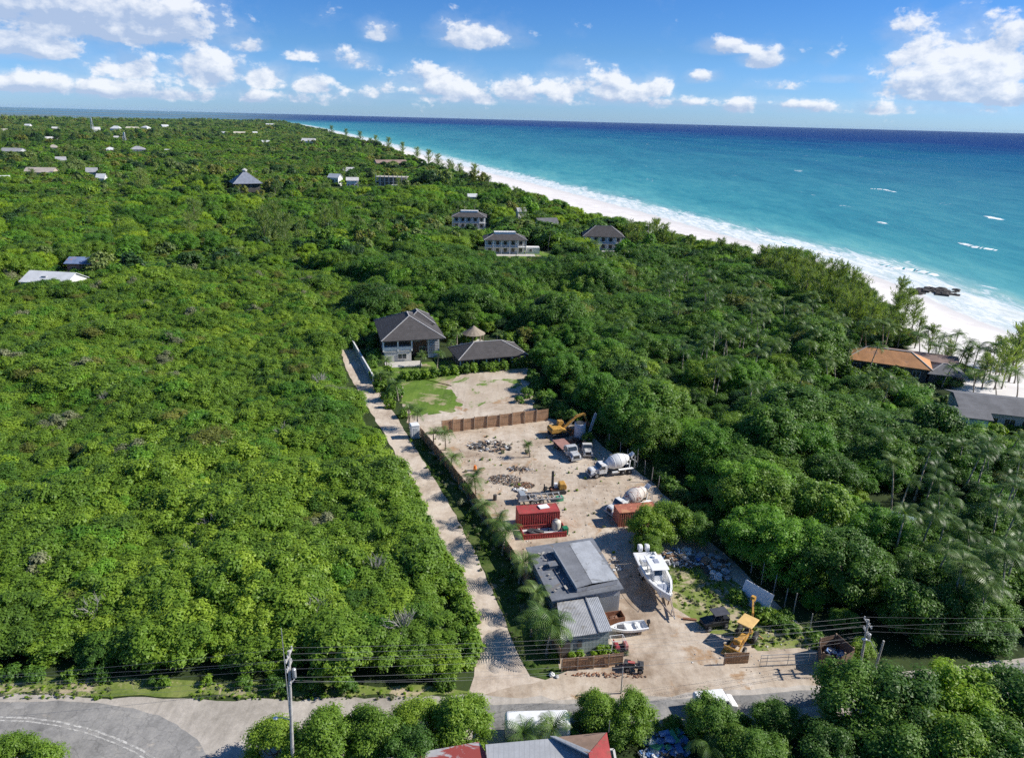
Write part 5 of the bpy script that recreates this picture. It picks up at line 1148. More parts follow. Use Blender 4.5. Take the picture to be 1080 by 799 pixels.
MB().box((0, 0, 1.3), (7, 6, 2.6)).build('wall', WALLM['dark'], root); hip_roof(root, 7, 6, 2.6, 1.8, .7, ROOFM['charcoal']); window(root, 0, -3, 1.4, 1.6, 1.2)
g = G(1062,448); root = thing('flat_roof_house', 'large house with dark grey low roof and pale blue walls at the right edge', 'house', (g.x, g.y, 0), -.28)
MB().box((0, 0, 2.0), (20, 10, 4.0)).build('wall', WALLM['grey'], root); gable_roof(root, 20, 10.5, 4.2, 1.5, .9, ROOFM['charcoal'])
MB().box((-9.2, -6.5, 1.9), (5.5, 5, 3.6)).build('front_wing', BLUEW, root); r2 = gable_roof(root, 6, 5.4, 3.9, .8, .4, ROOFM['charcoal'], name='wing_roof'); r2.location = (-9.2, -6.5, 0)
for i in range(6): window(root, -7.5+3*i, -5, 2.2, 1.8, 1.6)
for i in range(2): window(root, -10.4+2.4*i, -9.0, 1.9, 1.2, 1.4)
g = G(948,563); root = thing('blue_roof_hut', 'tiny hut with pale blue white roof deep in the right hand woods', 'hut', (g.x, g.y, 0), -.6)
MB().box((0, 0, 1.2), (2.6, 2.2, 2.4)).build('wall', WALLM['white'], root); gable_roof(root, 2.7, 2.3, 2.6, .5, .35, mat('pale_blue_roof', (.48, .60, .74), .5, .1), name='roof'); MB().box((0, -1.13, 1.0), (.8, .05, 1.9)).build('door', WALLM['grey'], root)

# ---- bottom house ---------------------------------------------------------
METALR = mat('grey_metal_roof', (0.36, 0.37, 0.38), .55, .12, .5, stripes=(0, .45, (.30, .31, .32), .12))
RUSTR = mat('rusty_metal_roof', (0.42, 0.41, 0.41), .6, .15, .5, patch=((.30, .06, .05), .47, .38))
def roofslab(root, pts, m, name, th=.14):
    n = len(pts); vs = [Vector(p) for p in pts]+[Vector(p)-Vector((0, 0, th)) for p in pts]
    return MB().add(vs, [tuple(range(n)), tuple(range(2*n-1, n-1, -1))]+[(i, i+n, (i+1) % n+n, (i+1) % n) for i in range(n)]).build(name, m, root)
O = G(530,830); root = thing('metal_roof_house', 'house cut by the bottom edge with grey metal roof, rusty at its left end', 'house', O)
def R(px, py, z): return G(px, py, z)-O
roofslab(root, [R(402,800,3.4), R(505,781.5,3.9), R(512,792,4.1), R(520,860,3.4), R(400,880,3.0)], RUSTR, 'rusty_roof')
roofslab(root, [R(512,784.5,4.0), R(583,778,4.0), R(620,792,4.1), R(640,860,3.5), R(520,860,3.45)], METALR, 'grey_roof')
gA, gB, gC, gD = R(583,777,4.05), R(640,771.5,5.3), R(615,799,4.2), R(668,870,4.4)
roofslab(root, [R(583,777,4.1), R(640,771.5,4.9), R(621,794,4.95)], mat('brown_felt_roof', (.30, .20, .14), .9, .2, 1), 'brown_roof')
roofslab(root, [R(580,775.5,4.2), R(586,775.5,4.25), R(625,792,5.0), R(620,795,4.9)], METALR, 'roof_flashing')
roofslab(root, [R(640,771.5,4.95), R(656,860,4.1), R(632,880,4.3), R(621,794,5.0)], RED, 'red_roof')
MB().tube([R(642,771.5,4.9), R(642,771.5,4.9)+Vector((0, 0, 1.3))], .03).build('aerial', GALV, root)
wl = MB(); zc = 1.7
for (a, b2) in (((404,806),(510,795)), ((510,795),(640,787)), ((640,787),(655,870))):
    u, v = G(*a, 0)-O, G(*b2, 0)-O; u.y -= 3.4; v.y -= 3.4; wl.beam(u+Vector((0, 0, zc)), v+Vector((0, 0, zc)), .2, 3.2)
wl.build('wall', WALLM['pale'], root)

# ================================================================== the sheds of the lot
SHEDW = mat('shed_block', (0.30, 0.30, 0.31), .9, .15, .6, patch=((.22, .21, .21), .6, .8))
ROOFT = mat('tarred_roof', (0.155, 0.165, 0.185), .8, .3, .35, patch=((0.17, .15, .13), .60, .5))
ROOFL = mat('sheet_roof_light', (0.34, 0.355, 0.375), .65, .2, .5, patch=((.22, .225, .23), .58, .6))
ROOFLD = mat('sheet_roof_dull', (0.215, 0.22, 0.23), .7, .2, .5, patch=((.15, .15, .15), .6, .6))
SHEDP = mat('green_grey_boards', (0.30, 0.35, 0.33), .8, .2, .8, stripes=(0, .42, (.17, .20, .19), .12))
def frame_from(pfl, pfr, pbl, z):
    fl, fr_, bl_ = G(*pfl, z), G(*pfr, z), G(*pbl, z); yaw = math.atan2(fr_.y-fl.y, fr_.x-fl.x); W_ = (fr_-fl).length
    n = Vector((-math.sin(yaw), math.cos(yaw), 0)); D_ = (bl_-fl).dot(n); return fl, yaw, W_, D_
# big shed: origin at its front left corner, x along the front, y to the back
fl, yaw, W_, D_ = frame_from((582,633), (658,620), (558,577.5), 3.5)
# keep the right hand side where the photo has it
brr = G(625,567.5,3.5); n = Vector((-math.sin(yaw), math.cos(yaw), 0)); ex = Vector((math.cos(yaw), math.sin(yaw), 0))
shx = (brr-fl).dot(ex)-W_; D_ = (D_+(brr-fl).dot(n))/2
root = thing('work_shed', 'big grey work shed with dark tarred roof and lighter raised roof on top', 'shed', (fl.x, fl.y, 0), yaw)
MB().add([(.3, .3, 0), (W_-.3, .3, 0), (W_-.3+shx, D_-.3, 0), (.3+shx*.6, D_-.3, 0), (.3, .3, 3.35), (W_-.3, .3, 3.35), (W_-.3+shx, D_-.3, 3.35), (.3+shx*.6, D_-.3, 3.35)], [(0, 3, 2, 1), (4, 5, 6, 7), (0, 1, 5, 4), (1, 2, 6, 5), (2, 3, 7, 6), (3, 0, 4, 7)]).build('wall', SHEDW, root)
roofslab(root, [(0, 0, 3.45), (W_, 0, 3.45), (W_+shx, D_, 3.65), (shx*.6, D_, 3.65)], ROOFT, 'lower_roof', .12)
def SL(px, py, z):
    v = G(px, py, z)-Vector((fl.x, fl.y, 0)); return Vector((v.dot(ex), v.dot(n), z))
a, b2, c_, d2 = SL(609,619.5,4.15), SL(651.5,610.5,4.15), SL(622,569.5,4.45), SL(584,578,4.45); m1 = a.lerp(b2, .36)+Vector((0, 0, .22)); m2 = d2.lerp(c_, .42)+Vector((0, 0, .22))
ur = roofslab(root, [m1, b2, c_, m2], ROOFL, 'raised_roof', .08); roofslab(root, [a, m1-Vector((.05, 0, 0)), m2-Vector((.05, 0, 0)), d2], ROOFLD, 'raised_roof_left', .08)
cur = MB()
for u, v in ((a, b2), (b2, c_), (c_, d2), (d2, a)):
    u2, v2 = u*1, v*1; cur.add([(u.x, u.y, 3.5), (v.x, v.y, 3.5), (v.x, v.y, v.z-.1), (u.x, u.y, u.z-.1)], [(0, 1, 2, 3)])
cur.build('clerestory', SHEDW, root)
MB().beam(a+Vector((-.1, -.1, .05)), d2+Vector((-.1, 0, .05)), .12, .12).build('edge_flashing', GALV, root)
vt = MB().box((W_*.25, D_*.55, 3.85), (.9, .9, .5)).build('roof_vent', ROOFLD, root); MB().box((W_*.25, D_*.55, 4.13), (1.1, 1.1, .06)).build('vent_lid', ROOFT, vt)
bit = random.Random(4); dbm = MB()
for i in range(16): dbm.box((W_*bit.uniform(.06, .48), D_*bit.uniform(.08, .9), 3.70), (bit.uniform(.15, .8), bit.uniform(.08, .3), .08), bit.random()*3)
dbm.build('roof_rubble', mat('rubble', (.35, .33, .30), .9, .3), root)
wd_ = MB().box((W_*.80, .26, 1.25), (2.6, .06, 2.5)).build('shutter_door', mat('dull_shutter', (.24, .25, .26), .6, .1, 1, stripes=(2, .12, (.18, .18, .19), .3)), root)
# front shed
fl2, yaw2, W2, D2 = frame_from((592,673), (645.7,665), (588,636.5), 2.8); D2 = min(D2, 9)
brr2 = G(630.6,629,3.0); n2v = Vector((-math.sin(yaw2), math.cos(yaw2), 0)); ex2 = Vector((math.cos(yaw2), math.sin(yaw2), 0)); sh2 = (brr2-fl2).dot(ex2)-W2; sh2l = (G(588,636.5,3.0)-fl2).dot(ex2)
root = thing('front_shed', 'smaller shed with pale corrugated roof and green grey board front', 'shed', (fl2.x, fl2.y, 0), yaw2)
MB().add([(.2, .25, 0), (W2-.25, .25, 0), (W2-.25+sh2, D2-.2, 0), (.2+sh2l, D2-.2, 0), (.2, .25, 2.65), (W2-.25, .25, 2.65), (W2-.25+sh2, D2-.2, 2.85), (.2+sh2l, D2-.2, 2.85)], [(0, 3, 2, 1), (4, 5, 6, 7), (0, 1, 5, 4), (1, 2, 6, 5), (2, 3, 7, 6), (3, 0, 4, 7)]).build('wall', SHEDP, root)
def corr(root, p00, p10, p11, p01, nr, amp, m, name):
    """corrugated sheet over four corners, ridges running front to back"""
    p00, p10, p11, p01 = map(Vector, (p00, p10, p11, p01)); vs = []; fs = []
    for i in range(nr*4+1):
        t = i/(nr*4); dz = Vector((0, 0, amp*(1 if i % 4 in (1, 2) else 0))); vs += [p00.lerp(p10, t)+dz, p01.lerp(p11, t)+dz, p00.lerp(p10, t)-Vector((0, 0, .06)), p01.lerp(p11, t)-Vector((0, 0, .06))]
    for i in range(nr*4): k = i*4; fs += [(k, k+4, k+5, k+1), (k+2, k+3, k+7, k+6), (k, k+2, k+6, k+4), (k+1, k+5, k+7, k+3)]
    return MB().add(vs, fs).build(name, m, root)
CORR = mat('corrugated_pale', (0.35, 0.35, 0.35), .65, .22, .5, patch=((.25, .24, .22), .55, .7))
corr(root, (0, 0, 2.8), (W2*.74, 0, 2.8), (W2*.74+sh2, D2, 3.0), (sh2l, D2, 3.0), 22, .022, CORR, 'roof')
corr(root, (W2*.75, 0, 2.86), (W2, 0, 2.83), (W2+sh2, D2, 3.03), (W2*.75+sh2, D2, 3.06), 7, .022, ROOFL, 'roof_right')
MB().beam((W2*.745, -.05, 2.95), (W2*.745+sh2, D2, 3.15), .16, .08).build('roof_seam', GALV, root)
MB().box((W2*.12, .2, 1.1), (.95, .07, 2.1)).build('door', WALLM['dark'], root); MB().box((W2*.38, .2, 1.5), (.5, .07, .9)).build('window', GLASS, root)

# ================================================================== shipping containers
def container(root, L, Wd, H, m, open_top=False):
    n = 18
    def side(y, s):
        vs = []; fs = []
        for i in range(n*4+1):
            x = -L/2+L*i/(n*4); d_ = .05*(1 if i % 4 in (1, 2) else 0); vs += [(x, y-s*d_, .12), (x, y-s*d_, H-.12)]
        for i in range(n*4): fs.append((2*i, 2*i+2, 2*i+3, 2*i+1))
        return MB().add(vs, fs).build('side_panel', m, root)
    side(-Wd/2, -1); side(Wd/2, 1)
    for sx in (-1, 1):
        e = MB(); e.box((sx*(L/2-.03), 0, H/2), (.05, Wd-.1, H-.2)).build('end_panel', m, root)
    for sx in (-1, 1):
        for k in range(4): MB().cyl((sx*(L/2+.01), -Wd*.36+Wd*.24*k, .2), (sx*(L/2+.01), -Wd*.36+Wd*.24*k, H-.2), .02, .02, 5).build('lock_bar', GALV, root) if sx > 0 else None
    fr = MB()
    for sx in (-1, 1):
        for sy in (-1, 1): fr.box((sx*(L/2-.06), sy*(Wd/2-.06), H/2), (.14, .14, H))
    for z in (.06, H-.06):
        for sy in (-1, 1): fr.box((0, sy*(Wd/2-.03), z), (L-.2, .1, .12))
        for sx in (-1, 1): fr.box((sx*(L/2-.04), 0, z), (.1, Wd-.2, .12))
    fr.build('frame', m, root)
    if not open_top: MB().box((0, 0, H-.05), (L-.16, Wd-.16, .05)).build('roof', m, root)
    MB().box((0, 0, .16), (L-.16, Wd-.16, .08)).build('floor', mat('pale_floor', (.55, .54, .53), .8, .2, .8), root)
a_, b_2 = G(546.5,572.5), G(601,566.5); yaw_c = RAD(11)
cc = (G(547,572)+Vector((math.cos(yaw_c), math.sin(yaw_c), 0))*3.1+Vector((-math.sin(yaw_c), math.cos(yaw_c), 0))*1.25)
fp = G(547,558.5); ex3 = Vector((math.cos(yaw_c), math.sin(yaw_c), 0)); n3 = Vector((-math.sin(yaw_c), math.cos(yaw_c), 0))
c1 = fp+ex3*3.03+n3*1.22
root = thing('shipping_container', 'closed red shipping container with a white panel lying on its roof', 'container', c1, yaw_c); container(root, 6.06, 2.44, 2.59, RED)
tag(bevel(MB().box((0, 0, .06), (1.5, 1.1, .12)).build('roof_sheet', WHITE), .01), 'white square sheet lying on top of the red container roof', 'sheet'); o = C.objects['roof_sheet']; o.location = c1+ex3*.9+n3*.3+Vector((0, 0, 2.6)); o.rotation_euler = (0, .03, yaw_c+.2)
c2 = c1-n3*2.75+ex3*.25
root = thing('open_container', 'open topped red container base with pale floor in front of the closed one', 'container', c2, yaw_c); container(root, 6.3, 2.5, .85, RED, True)
o = MB().blob((0, 0, 0), .9, .35, 4, .35).build('dark_tarp', mat('black_tarp', (.05, .05, .055), .6, .3, 3)); o.location = c2-ex3*1.2+Vector((0, 0, .5)); o.scale = (1.3, .8, 1); tag(o, 'crumpled dark tarp lying on the pale container floor', 'tarp')
o = thing('water_tank', 'cream round water tank standing at the right end of the open red container', 'tank', c2+ex3*2.1+n3*.75+Vector((0, 0, .2)))
MB().lathe((0, 0, 0), (0, 0, 1.5), [(0, .62), (.1, .68), (.3, .65), (.5, .68), (.7, .65), (.85, .62), (.95, .35), (1, .2)], 16).build('body', mat('cream_plastic', (.55, .52, .44), .5, .08), o, True); MB().cyl((0, 0, 1.48), (0, 0, 1.6), .22, .2, 12).build('lid', GALV, o)
o = thing('waste_bin', 'green wheeled bin right of the open red container', 'bin', G(596,563)+Vector((0, 0, 0)), .3)
MB().box((0, 0, .55), (.6, .7, 1.0), taper=1.15).build('body', mat('bin_green', (.02, .18, .08), .5, .1), o); MB().box((0, 0, 1.1), (.74, .85, .08)).build('lid', MATS['bin_green'], o)
# rusty container half under the tree
yr = RAD(12); pr_ = G(652,556); cr = pr_+Vector((math.cos(yr), math.sin(yr), 0))*3.05+Vector((-math.sin(yr), math.cos(yr), 0))*1.25
root = thing('rusty_container', 'rusty orange brown container half hidden under the bushy tree', 'container', cr, yr); container(root, 6.06, 2.44, 2.4, mat('rusty_container_paint', (.38, .13, .08), .8, .25, 1, patch=((.50, .24, .13), .55, 1)))

# ================================================================== vehicles
def wheel(root, x, y, r, wd, dual=False):
    s = 1 if y > 0 else -1
    t = MB().lathe((x, y-wd/2, r), (x, y+wd/2, r), [(0, r*.62), (.04, r*.93), (.25, r), (.75, r), (.96, r*.93), (1, r*.62)], 18).build('wheel', TYRE, root, True)
    MB().lathe((x, y+s*wd*.25, r), (x, y+s*(wd/2+.02), r), [(0, r*.6), (.8, r*.58), (.85, r*.3), (1, r*.22)], 14).build('rim', RIM, t); return t
TW = mat('truck_white', (0.70, 0.70, 0.68), .5, .14, 1.2, patch=((.42, .34, .26), .55, 1.9))
def cab_truck(root, m, cabx, W_=2.3, hood=1.5, z0=.75, hoodh=.95, cabh=1.65):
    """conventional cab with bonnet; cabx is the rear of the cab"""
    cl = 1.5; c0 = cabx
    bevel(MB().prism([(c0, z0), (c0+cl, z0), (c0+cl, z0+.95), (c0+cl-.45, z0+cabh), (c0+.08, z0+cabh), (c0, z0+cabh-.1)], -W_/2+.1, W_/2-.1).build('cab', m, root), .06)
    bevel(MB().prism([(c0+cl+.01, z0), (c0+cl+hood, z0), (c0+cl+hood, z0+hoodh*.8), (c0+cl+hood*.8, z0+hoodh*.93), (c0+cl+.01, z0+hoodh)], -W_*.33, W_*.33).build('bonnet', m, root), .08)
    for s in (-1, 1):
        bevel(MB().prism([(c0+cl+.35, z0-.1), (c0+cl+hood*.98, z0-.1), (c0+cl+hood*.95, z0+.35), (c0+cl+hood*.6, z0+.58), (c0+cl+.5, z0+.45)], s*W_*.36-.2, s*W_*.36+.2).build('fender', m, root), .05)
        h_ = MB().lathe((c0+cl+hood*.96, s*W_*.36, z0+.22), (c0+cl+hood*1.0+.04, s*W_*.36, z0+.22), [(0, .13), (1, .14)], 10).build('headlight', GLASS if False else WHITE, root)
        MB().box((c0+cl-.75, s*(W_/2-.09), z0+1.2), (.75, .04, .5)).build('side_window', GLASS, root)
        MB().box((c0+cl-.1, s*(W_/2+.18), z0+1.1), (.08, .2, .4)).build('mirror', DARK, root)
    a = Vector((c0+cl+.01, 0, z0+1.0)); b = Vector((c0+cl-.43, 0, z0+cabh-.06)); mb = MB(); u = (b-a); nn = Vector((.05, 0, .03))
    mb.add([a+nn+Vector((0, -W_/2+.25, 0)), a+nn+Vector((0, W_/2-.25, 0)), b+nn+Vector((0, W_/2-.3, 0)), b+nn+Vector((0, -W_/2+.3, 0)), a+Vector((0, -W_/2+.25, 0)), a+Vector((0, W_/2-.25, 0)), b+Vector((0, W_/2-.3, 0)), b+Vector((0, -W_/2+.3, 0))], [(0, 1, 2, 3), (7, 6, 5, 4), (0, 4, 5, 1), (3, 2, 6, 7), (0, 3, 7, 4), (1, 5, 6, 2)]).build('windscreen', GLASS, root)
    MB().box((c0+cl+hood+.02, 0, z0+.33), (.05, W_*.5, .55)).build('grille', DARK, root)
    MB().box((c0+cl+hood+.14, 0, z0-.12), (.2, W_, .26)).build('bumper', GALV, root)
    return c0+cl+hood
def mixer(name, label, loc, head, drum_m, sc_=1.0):
    root = thing(name, label, 'concrete mixer', loc, head, None, sc_)
    ch = MB(); ch.box((-.2, .42, .85), (8.2, .16, .26)); ch.box((-.2, -.42, .85), (8.2, .16, .26)); [ch.box((x, 0, .85), (.16, .8, .2)) for x in (-4, -2.4, -.8, .8, 2.4)]; ch.build('chassis', DARK, root)
    cab_truck(root, TW, 1.3)
    wheel(root, 3.3, -1.0, .52, .3); wheel(root, 3.3, 1.0, .52, .3)
    for x in (-1.9, -3.15):
        for s in (-1, 1): wheel(root, x, s*.92, .52, .58)
    for s in (-1, 1):
        MB().box((-2.5, s*.95, 1.16), (2.9, .6, .06)).build('mudguard', WHITE, root)
        MB().cyl((.3, s*1.0, .75), (-.9, s*1.0, .75), .28, .28, 12).build('fuel_tank', GALV, root)
    a, b = Vector((.95, 0, 2.0)), Vector((-3.3, 0, 2.95))
    dr = MB().lathe(a, b, [(0, .35), (.03, .75), (.2, 1.18), (.45, 1.34), (.62, 1.28), (.85, .86), (.97, .55), (1, .45)], 24).build('drum', drum_m, root, True)
    for t, r in ((.28, 1.25), (.55, 1.325), (.8, 1.0)): MB().lathe(a.lerp(b, t-.012), a.lerp(b, t+.012), [(0, r), (1, r)], 24).build('drum_ring', drum_m, dr, True)
    MB().box((1.05, 0, 1.45), (.25, 1.2, 1.1)).build('front_pedestal', WHITE, root)
    fr = MB(); [fr.beam((-3.3, s*.6, .95), (-3.5, s*.55, 2.6), .14) for s in (-1, 1)]; fr.beam((-3.5, -.6, 2.3), (-3.5, .6, 2.3), .14); fr.build('rear_frame', WHITE, root)
    MB().add([(-3.5, -.55, 3.2), (-4.3, -.5, 3.75), (-4.3, .5, 3.75), (-3.5, .55, 3.2), (-3.9, -.2, 2.8), (-4.05, -.2, 2.8), (-4.05, .2, 2.8), (-3.9, .2, 2.8)], [(0, 1, 5, 4), (1, 2, 6, 5), (2, 3, 7, 6), (3, 0, 4, 7)]).build('hopper', WHITE, root)
    MB().add([(-3.95, -.28, 2.7), (-3.95, .28, 2.7), (-5.1, .22, 1.9), (-5.1, -.22, 1.9), (-3.95, -.28, 2.5), (-3.95, .28, 2.5), (-5.1, .22, 1.7), (-5.1, -.22, 1.7)], [(0, 1, 2, 3), (7, 6, 5, 4), (0, 3, 7, 4), (1, 5, 6, 2), (2, 6, 7, 3), (0, 4, 5, 1)]).build('chute', GALV, root)
    ld = MB(); ld.beam((-4.3, .6, .9), (-4.3, .6, 3.5), .06); ld.beam((-4.3, .95, .9), (-4.3, .95, 3.5), .06); [ld.beam((-4.3, .6, 1.1+.35*i), (-4.3, .95, 1.1+.35*i), .04) for i in range(7)]; ld.build('ladder', GALV, root)
    MB().cyl((.9, -.75, 2.0), (.9, .75, 2.0), .3, .3, 12).build('water_tank', WHITE, root)
    MB().cyl((1.15, -.95, 1.2), (1.15, -.95, 2.9), .07, .07, 8).build('exhaust', GALV, root)
    return root
def heading(f_, r_): a, b = G(*f_), G(*r_); return math.atan2(a.y-b.y, a.x-b.x)
DRUMW = mat('drum_white', (0.72, 0.72, 0.70), .6, .08, 1.5, patch=((.52, .47, .42), .62, 1.2)); DRUMR = mat('drum_stained', (0.62, 0.56, 0.50), .75, .15, 1.5, patch=((.30, .13, .09), .52, .8))
ctr = G(644,499.5); mixer('mixer_truck', 'white concrete mixer truck with clean white drum, upper of the two', ctr, heading((612,503), (671,495)), DRUMW, .93)
ctr = G(663,537); mixer('mixer_truck', 'white concrete mixer truck with rust stained drum, lower of the two', ctr, heading((634,549), (684,533)), DRUMR, .90)
# flatbed truck
hd = heading((612,492), (585,466)); ctr = G(598,478); root = thing('flatbed_truck', 'old flatbed truck with reddish brown bed and battered grey white cab', 'truck', ctr, hd, None, .92)
MB().box((-.2, 0, .8), (8.0, .9, .24)).build('chassis', DARK, root); MB().box((-1.7, 0, 1.15), (5.0, 2.5, .16)).build('bed', mat('bed_brown', (.32, .17, .14), .85, .25, 1), root)
MB().box((.85, 0, 1.75), (.08, 2.4, 1.1)).build('headboard', GALV, root)
cab_truck(root, mat('battered_white', (.45, .46, .47), .6, .2, 1.5, patch=((.22, .19, .17), .56, 1.5)), 1.0, hood=1.6)
for x in (3.2, -2.4, -3.4):
    for s in (-1, 1): wheel(root, x, s*.95, .5, .32 if x > 0 else .5)
for i in range(6): MB().box((-3.9+i*.9, 0, 1.03), (.12, 2.5, .1)).build('crossbar', RUST, root)
# old crane truck beside it, white tank, leaning mast
root = thing('old_white_truck', 'derelict white cab truck parked behind the flatbed, beside small tree', 'truck', G(618,476), heading((619,484), (612,462)), None, .8)
MB().box((-.5, 0, .8), (6.5, .9, .24)).build('chassis', RUST, root); cab_truck(root, mat('grimy_white', (.50, .49, .46), .65, .2, 1.5, patch=((.20, .16, .13), .57, 1.6)), .3)
for x in (2.4, -2.6):
    for s in (-1, 1): wheel(root, x, s*.95, .5, .35)
MB().beam((-3.4, 0, 1.2), (-.2, 0, 1.6), .5, .4).build('machine_box', RUST, root)
o = thing('steel_silo', 'upright pale steel tank behind the derelict white truck', 'tank', G(611,463.5)); MB().lathe((0, 0, 0), (0, 0, 3.4), [(0, 1.0), (.02, 1.05), (.5, 1.03), (.98, 1.05), (1, .95)], 20).build('body', mat('pale_steel', (.48, .50, .53), .5, .15, 1), o, True); MB().lathe((0, 0, 3.38), (0, 0, 3.5), [(0, .9), (1, .85)], 20).build('lid', DARK, o)
for z in (.8, 1.7, 2.6): MB().lathe((0, 0, z), (0, 0, z+.06), [(0, 1.08), (1, 1.08)], 20).build('hoop', GALV, o)
o = thing('leaning_mast', 'leaning pale lattice boom behind the steel tank', 'boom', G(618,465)); p0, p1 = Vector((0, 0, 0)), Vector((1.6, 1.2, 5.2)); mb = MB()
for dx, dy in ((-.2, -.2), (.2, -.2), (0, .25)): mb.beam(p0+Vector((dx, dy, 0)), p1+Vector((dx, dy, 0)), .07)
for i in range(9): q = p0.lerp(p1, i/9); r_ = p0.lerp(p1, (i+1)/9); mb.beam(q+Vector((-.2, -.2, 0)), r_+Vector((.2, -.2, 0)), .05); mb.beam(q+Vector((.2, -.2, 0)), r_+Vector((0, .25, 0)), .05)
mb.build('lattice', mat('pale_blue_steel', (.40, .46, .52), .5), o)
# yellow excavator with scrap at the back fence
root = thing('excavator', 'yellow excavator with its boom raised at the end of the back fence', 'excavator', G(589,459), heading((600,458), (584,460)))
for s in (-1, 1):
    t = bevel(MB().prism([(-1.6, .1), (1.6, .1), (1.85, .45), (1.6, .8), (-1.6, .8), (-1.85, .45)], s*1.0-.25, s*1.0+.25).build('track', DARK, root), .06)
MB().box((0, 0, .75), (1.6, 1.6, .3)).build('undercarriage', RUST, root)
bevel(MB().prism([(-1.9, 1.0), (1.1, 1.0), (1.1, 1.5), (.2, 1.9), (-1.7, 1.9), (-1.95, 1.6)], -1.2, 1.2).build('house', YEL, root), .08)
bevel(MB().prism([(-.1, 1.1), (1.2, 1.1), (1.25, 1.9), (.95, 2.75), (0, 2.75)], .25, 1.15).build('cab', YEL, root), .05); MB().box((1.15, .7, 2.1), (.1, .7, .9)).build('windscreen', GLASS, root)
MB().beam((.9, -.2, 1.6), (3.3, -.2, 3.6), .35, .5).beam((3.3, -.2, 3.6), (5.0, -.2, 3.9), .32, .42).build('boom', YEL, root); MB().beam((5.0, -.2, 4.0), (5.7, -.2, 2.2), .26, .32).build('stick', YEL, root)
MB().beam((1.3, -.2, 1.4), (3.0, -.2, 2.9), .14).build('hydraulic_ram', GALV, root); MB().prism([(5.5, 2.2), (6.1, 2.1), (6.2, 1.6), (5.6, 1.3), (5.2, 1.7)], -.6, .2).build('bucket', RUST, root)
# backhoe loader in the lot
root = thing('backhoe_loader', 'yellow backhoe loader with pale yellow canopy standing at the lot front', 'backhoe', G(783,678), heading((771,694), (790,672)), None, .95)
MB().box((0, 0, .9), (3.6, .9, .35)).build('chassis', YEL, root); bevel(MB().prism([(.3, 1.0), (2.1, 1.0), (2.1, 1.45), (1.9, 1.6), (.3, 1.7)], -.45, .45).build('bonnet', YEL, root), .06)
for s in (-1, 1): wheel(root, -1.1, s*1.0, .75, .42); wheel(root, 1.7, s*.95, .48, .3)
for sx in (-1.6, .15):
    for s in (-1, 1): MB().beam((sx, s*.75, 1.1), (sx, s*.75, 2.75), .08).build('canopy_post', DARK, root)
bevel(MB().box((-.7, 0, 2.82), (2.3, 1.9, .14)).build('canopy', mat('faded_yellow', (.70, .46, .17), .6, .12, 1.5), root), .05)
MB().box((-.5, 0, 1.35), (.55, .6, .15)).box((-.8, 0, 1.7), (.12, .55, .6)).build('seat', DARK, root)
for s in (-1, 1): MB().beam((.9, s*.62, 1.5), (2.9, s*.62, .7), .14, .22).build('loader_arm', YEL, root)
MB().prism([(2.8, .15), (3.6, .12), (3.55, .3), (3.0, .45), (2.95, .95), (2.8, 1.0)], -1.1, 1.1).build('loader_bucket', YEL, root)
MB().beam((-2.0, 0, 1.0), (-3.2, -.4, 2.3), .28, .36).build('rear_boom', YEL, root); MB().beam((-3.2, -.4, 2.3), (-5.0, -1.3, 3.1), .22, .3).build('dipper', YEL, root)
MB().prism([(-5.4, 3.3), (-4.9, 3.35), (-4.8, 2.9), (-5.2, 2.6), (-5.5, 2.9)], -1.55, -1.05).build('rear_bucket', YEL, root)
for s in (-1, 1): MB().beam((-1.9, s*.6, .9), (-2.3, s*1.5, .1), .14).build('stabiliser', YEL, root)
# black buggy
root = thing('utility_buggy', 'black open sided utility buggy with flat roof parked on the grass', 'buggy', G(753,660), heading((741,660), (764,656)), None, 1.0)
BLK = mat('black_paint', (.03, .03, .032), .35, .2, 2); bevel(MB().prism([(-1.5, .5), (1.6, .5), (1.65, .95), (.8, 1.1), (-1.5, 1.05)], -.75, .75).build('body', BLK, root), .06)
for x in (-1.05, 1.15):
    for s in (-1, 1): wheel(root, x, s*.78, .36, .28)
for x, x2 in ((.75, .35), (-.55, -.6), (-1.45, -1.4)):
    for s in (-1, 1): MB().beam((x, s*.7, 1.05), (x2, s*.62, 1.95), .06).build('roll_bar', BLK, root)
bevel(MB().box((-.5, 0, 2.0), (2.0, 1.45, .1)).build('roof', mat('charcoal_plastic', (.07, .07, .08), .5, .2), root), .04)
MB().box((-.3, 0, 1.15), (.5, 1.2, .18)).box((-.55, 0, 1.5), (.14, 1.2, .6)).build('seat', DARK, root); MB().lathe((.35, .3, 1.4), (.32, .3, 1.43), [(0, .17), (1, .17)], 12).build('steering_wheel', DARK, root)
MB().box((-1.2, 0, 1.15), (.8, 1.3, .25)).build('cargo_bed', BLK, root)
# quad bike on the roadside with its rider's bundle
root = thing('quad_bike', 'dark quad bike with reddish seat in front of the low board fence', 'quad bike', G(668,706), heading((676,706), (660,704)), None, 1.1)
for x in (-.6, .65):
    for s in (-1, 1): wheel(root, x, s*.45, .3, .24)
bevel(MB().prism([(-.85, .5), (.85, .5), (.75, .75), (.2, .72), (.05, .82), (-.8, .8)], -.22, .22).build('body', BLK, root), .04)
for s in (-1, 1):
    for x in (-.6, .65): bevel(MB().box((x, s*.42, .68), (.6, .34, .06)).build('mudguard', BLK, root), .02)
MB().box((-.25, 0, .86), (.7, .3, .12)).build('seat', mat('red_seat', (.45, .10, .08), .6), root); MB().tube([(.35, -.4, 1.05), (.42, 0, .98), (.35, .4, 1.05)], .025).build('handlebar', DARK, root); MB().box((.75, 0, .82), (.4, .6, .04)).box((-.75, 0, .86), (.4, .6, .04)).build('rack', DARK, root)
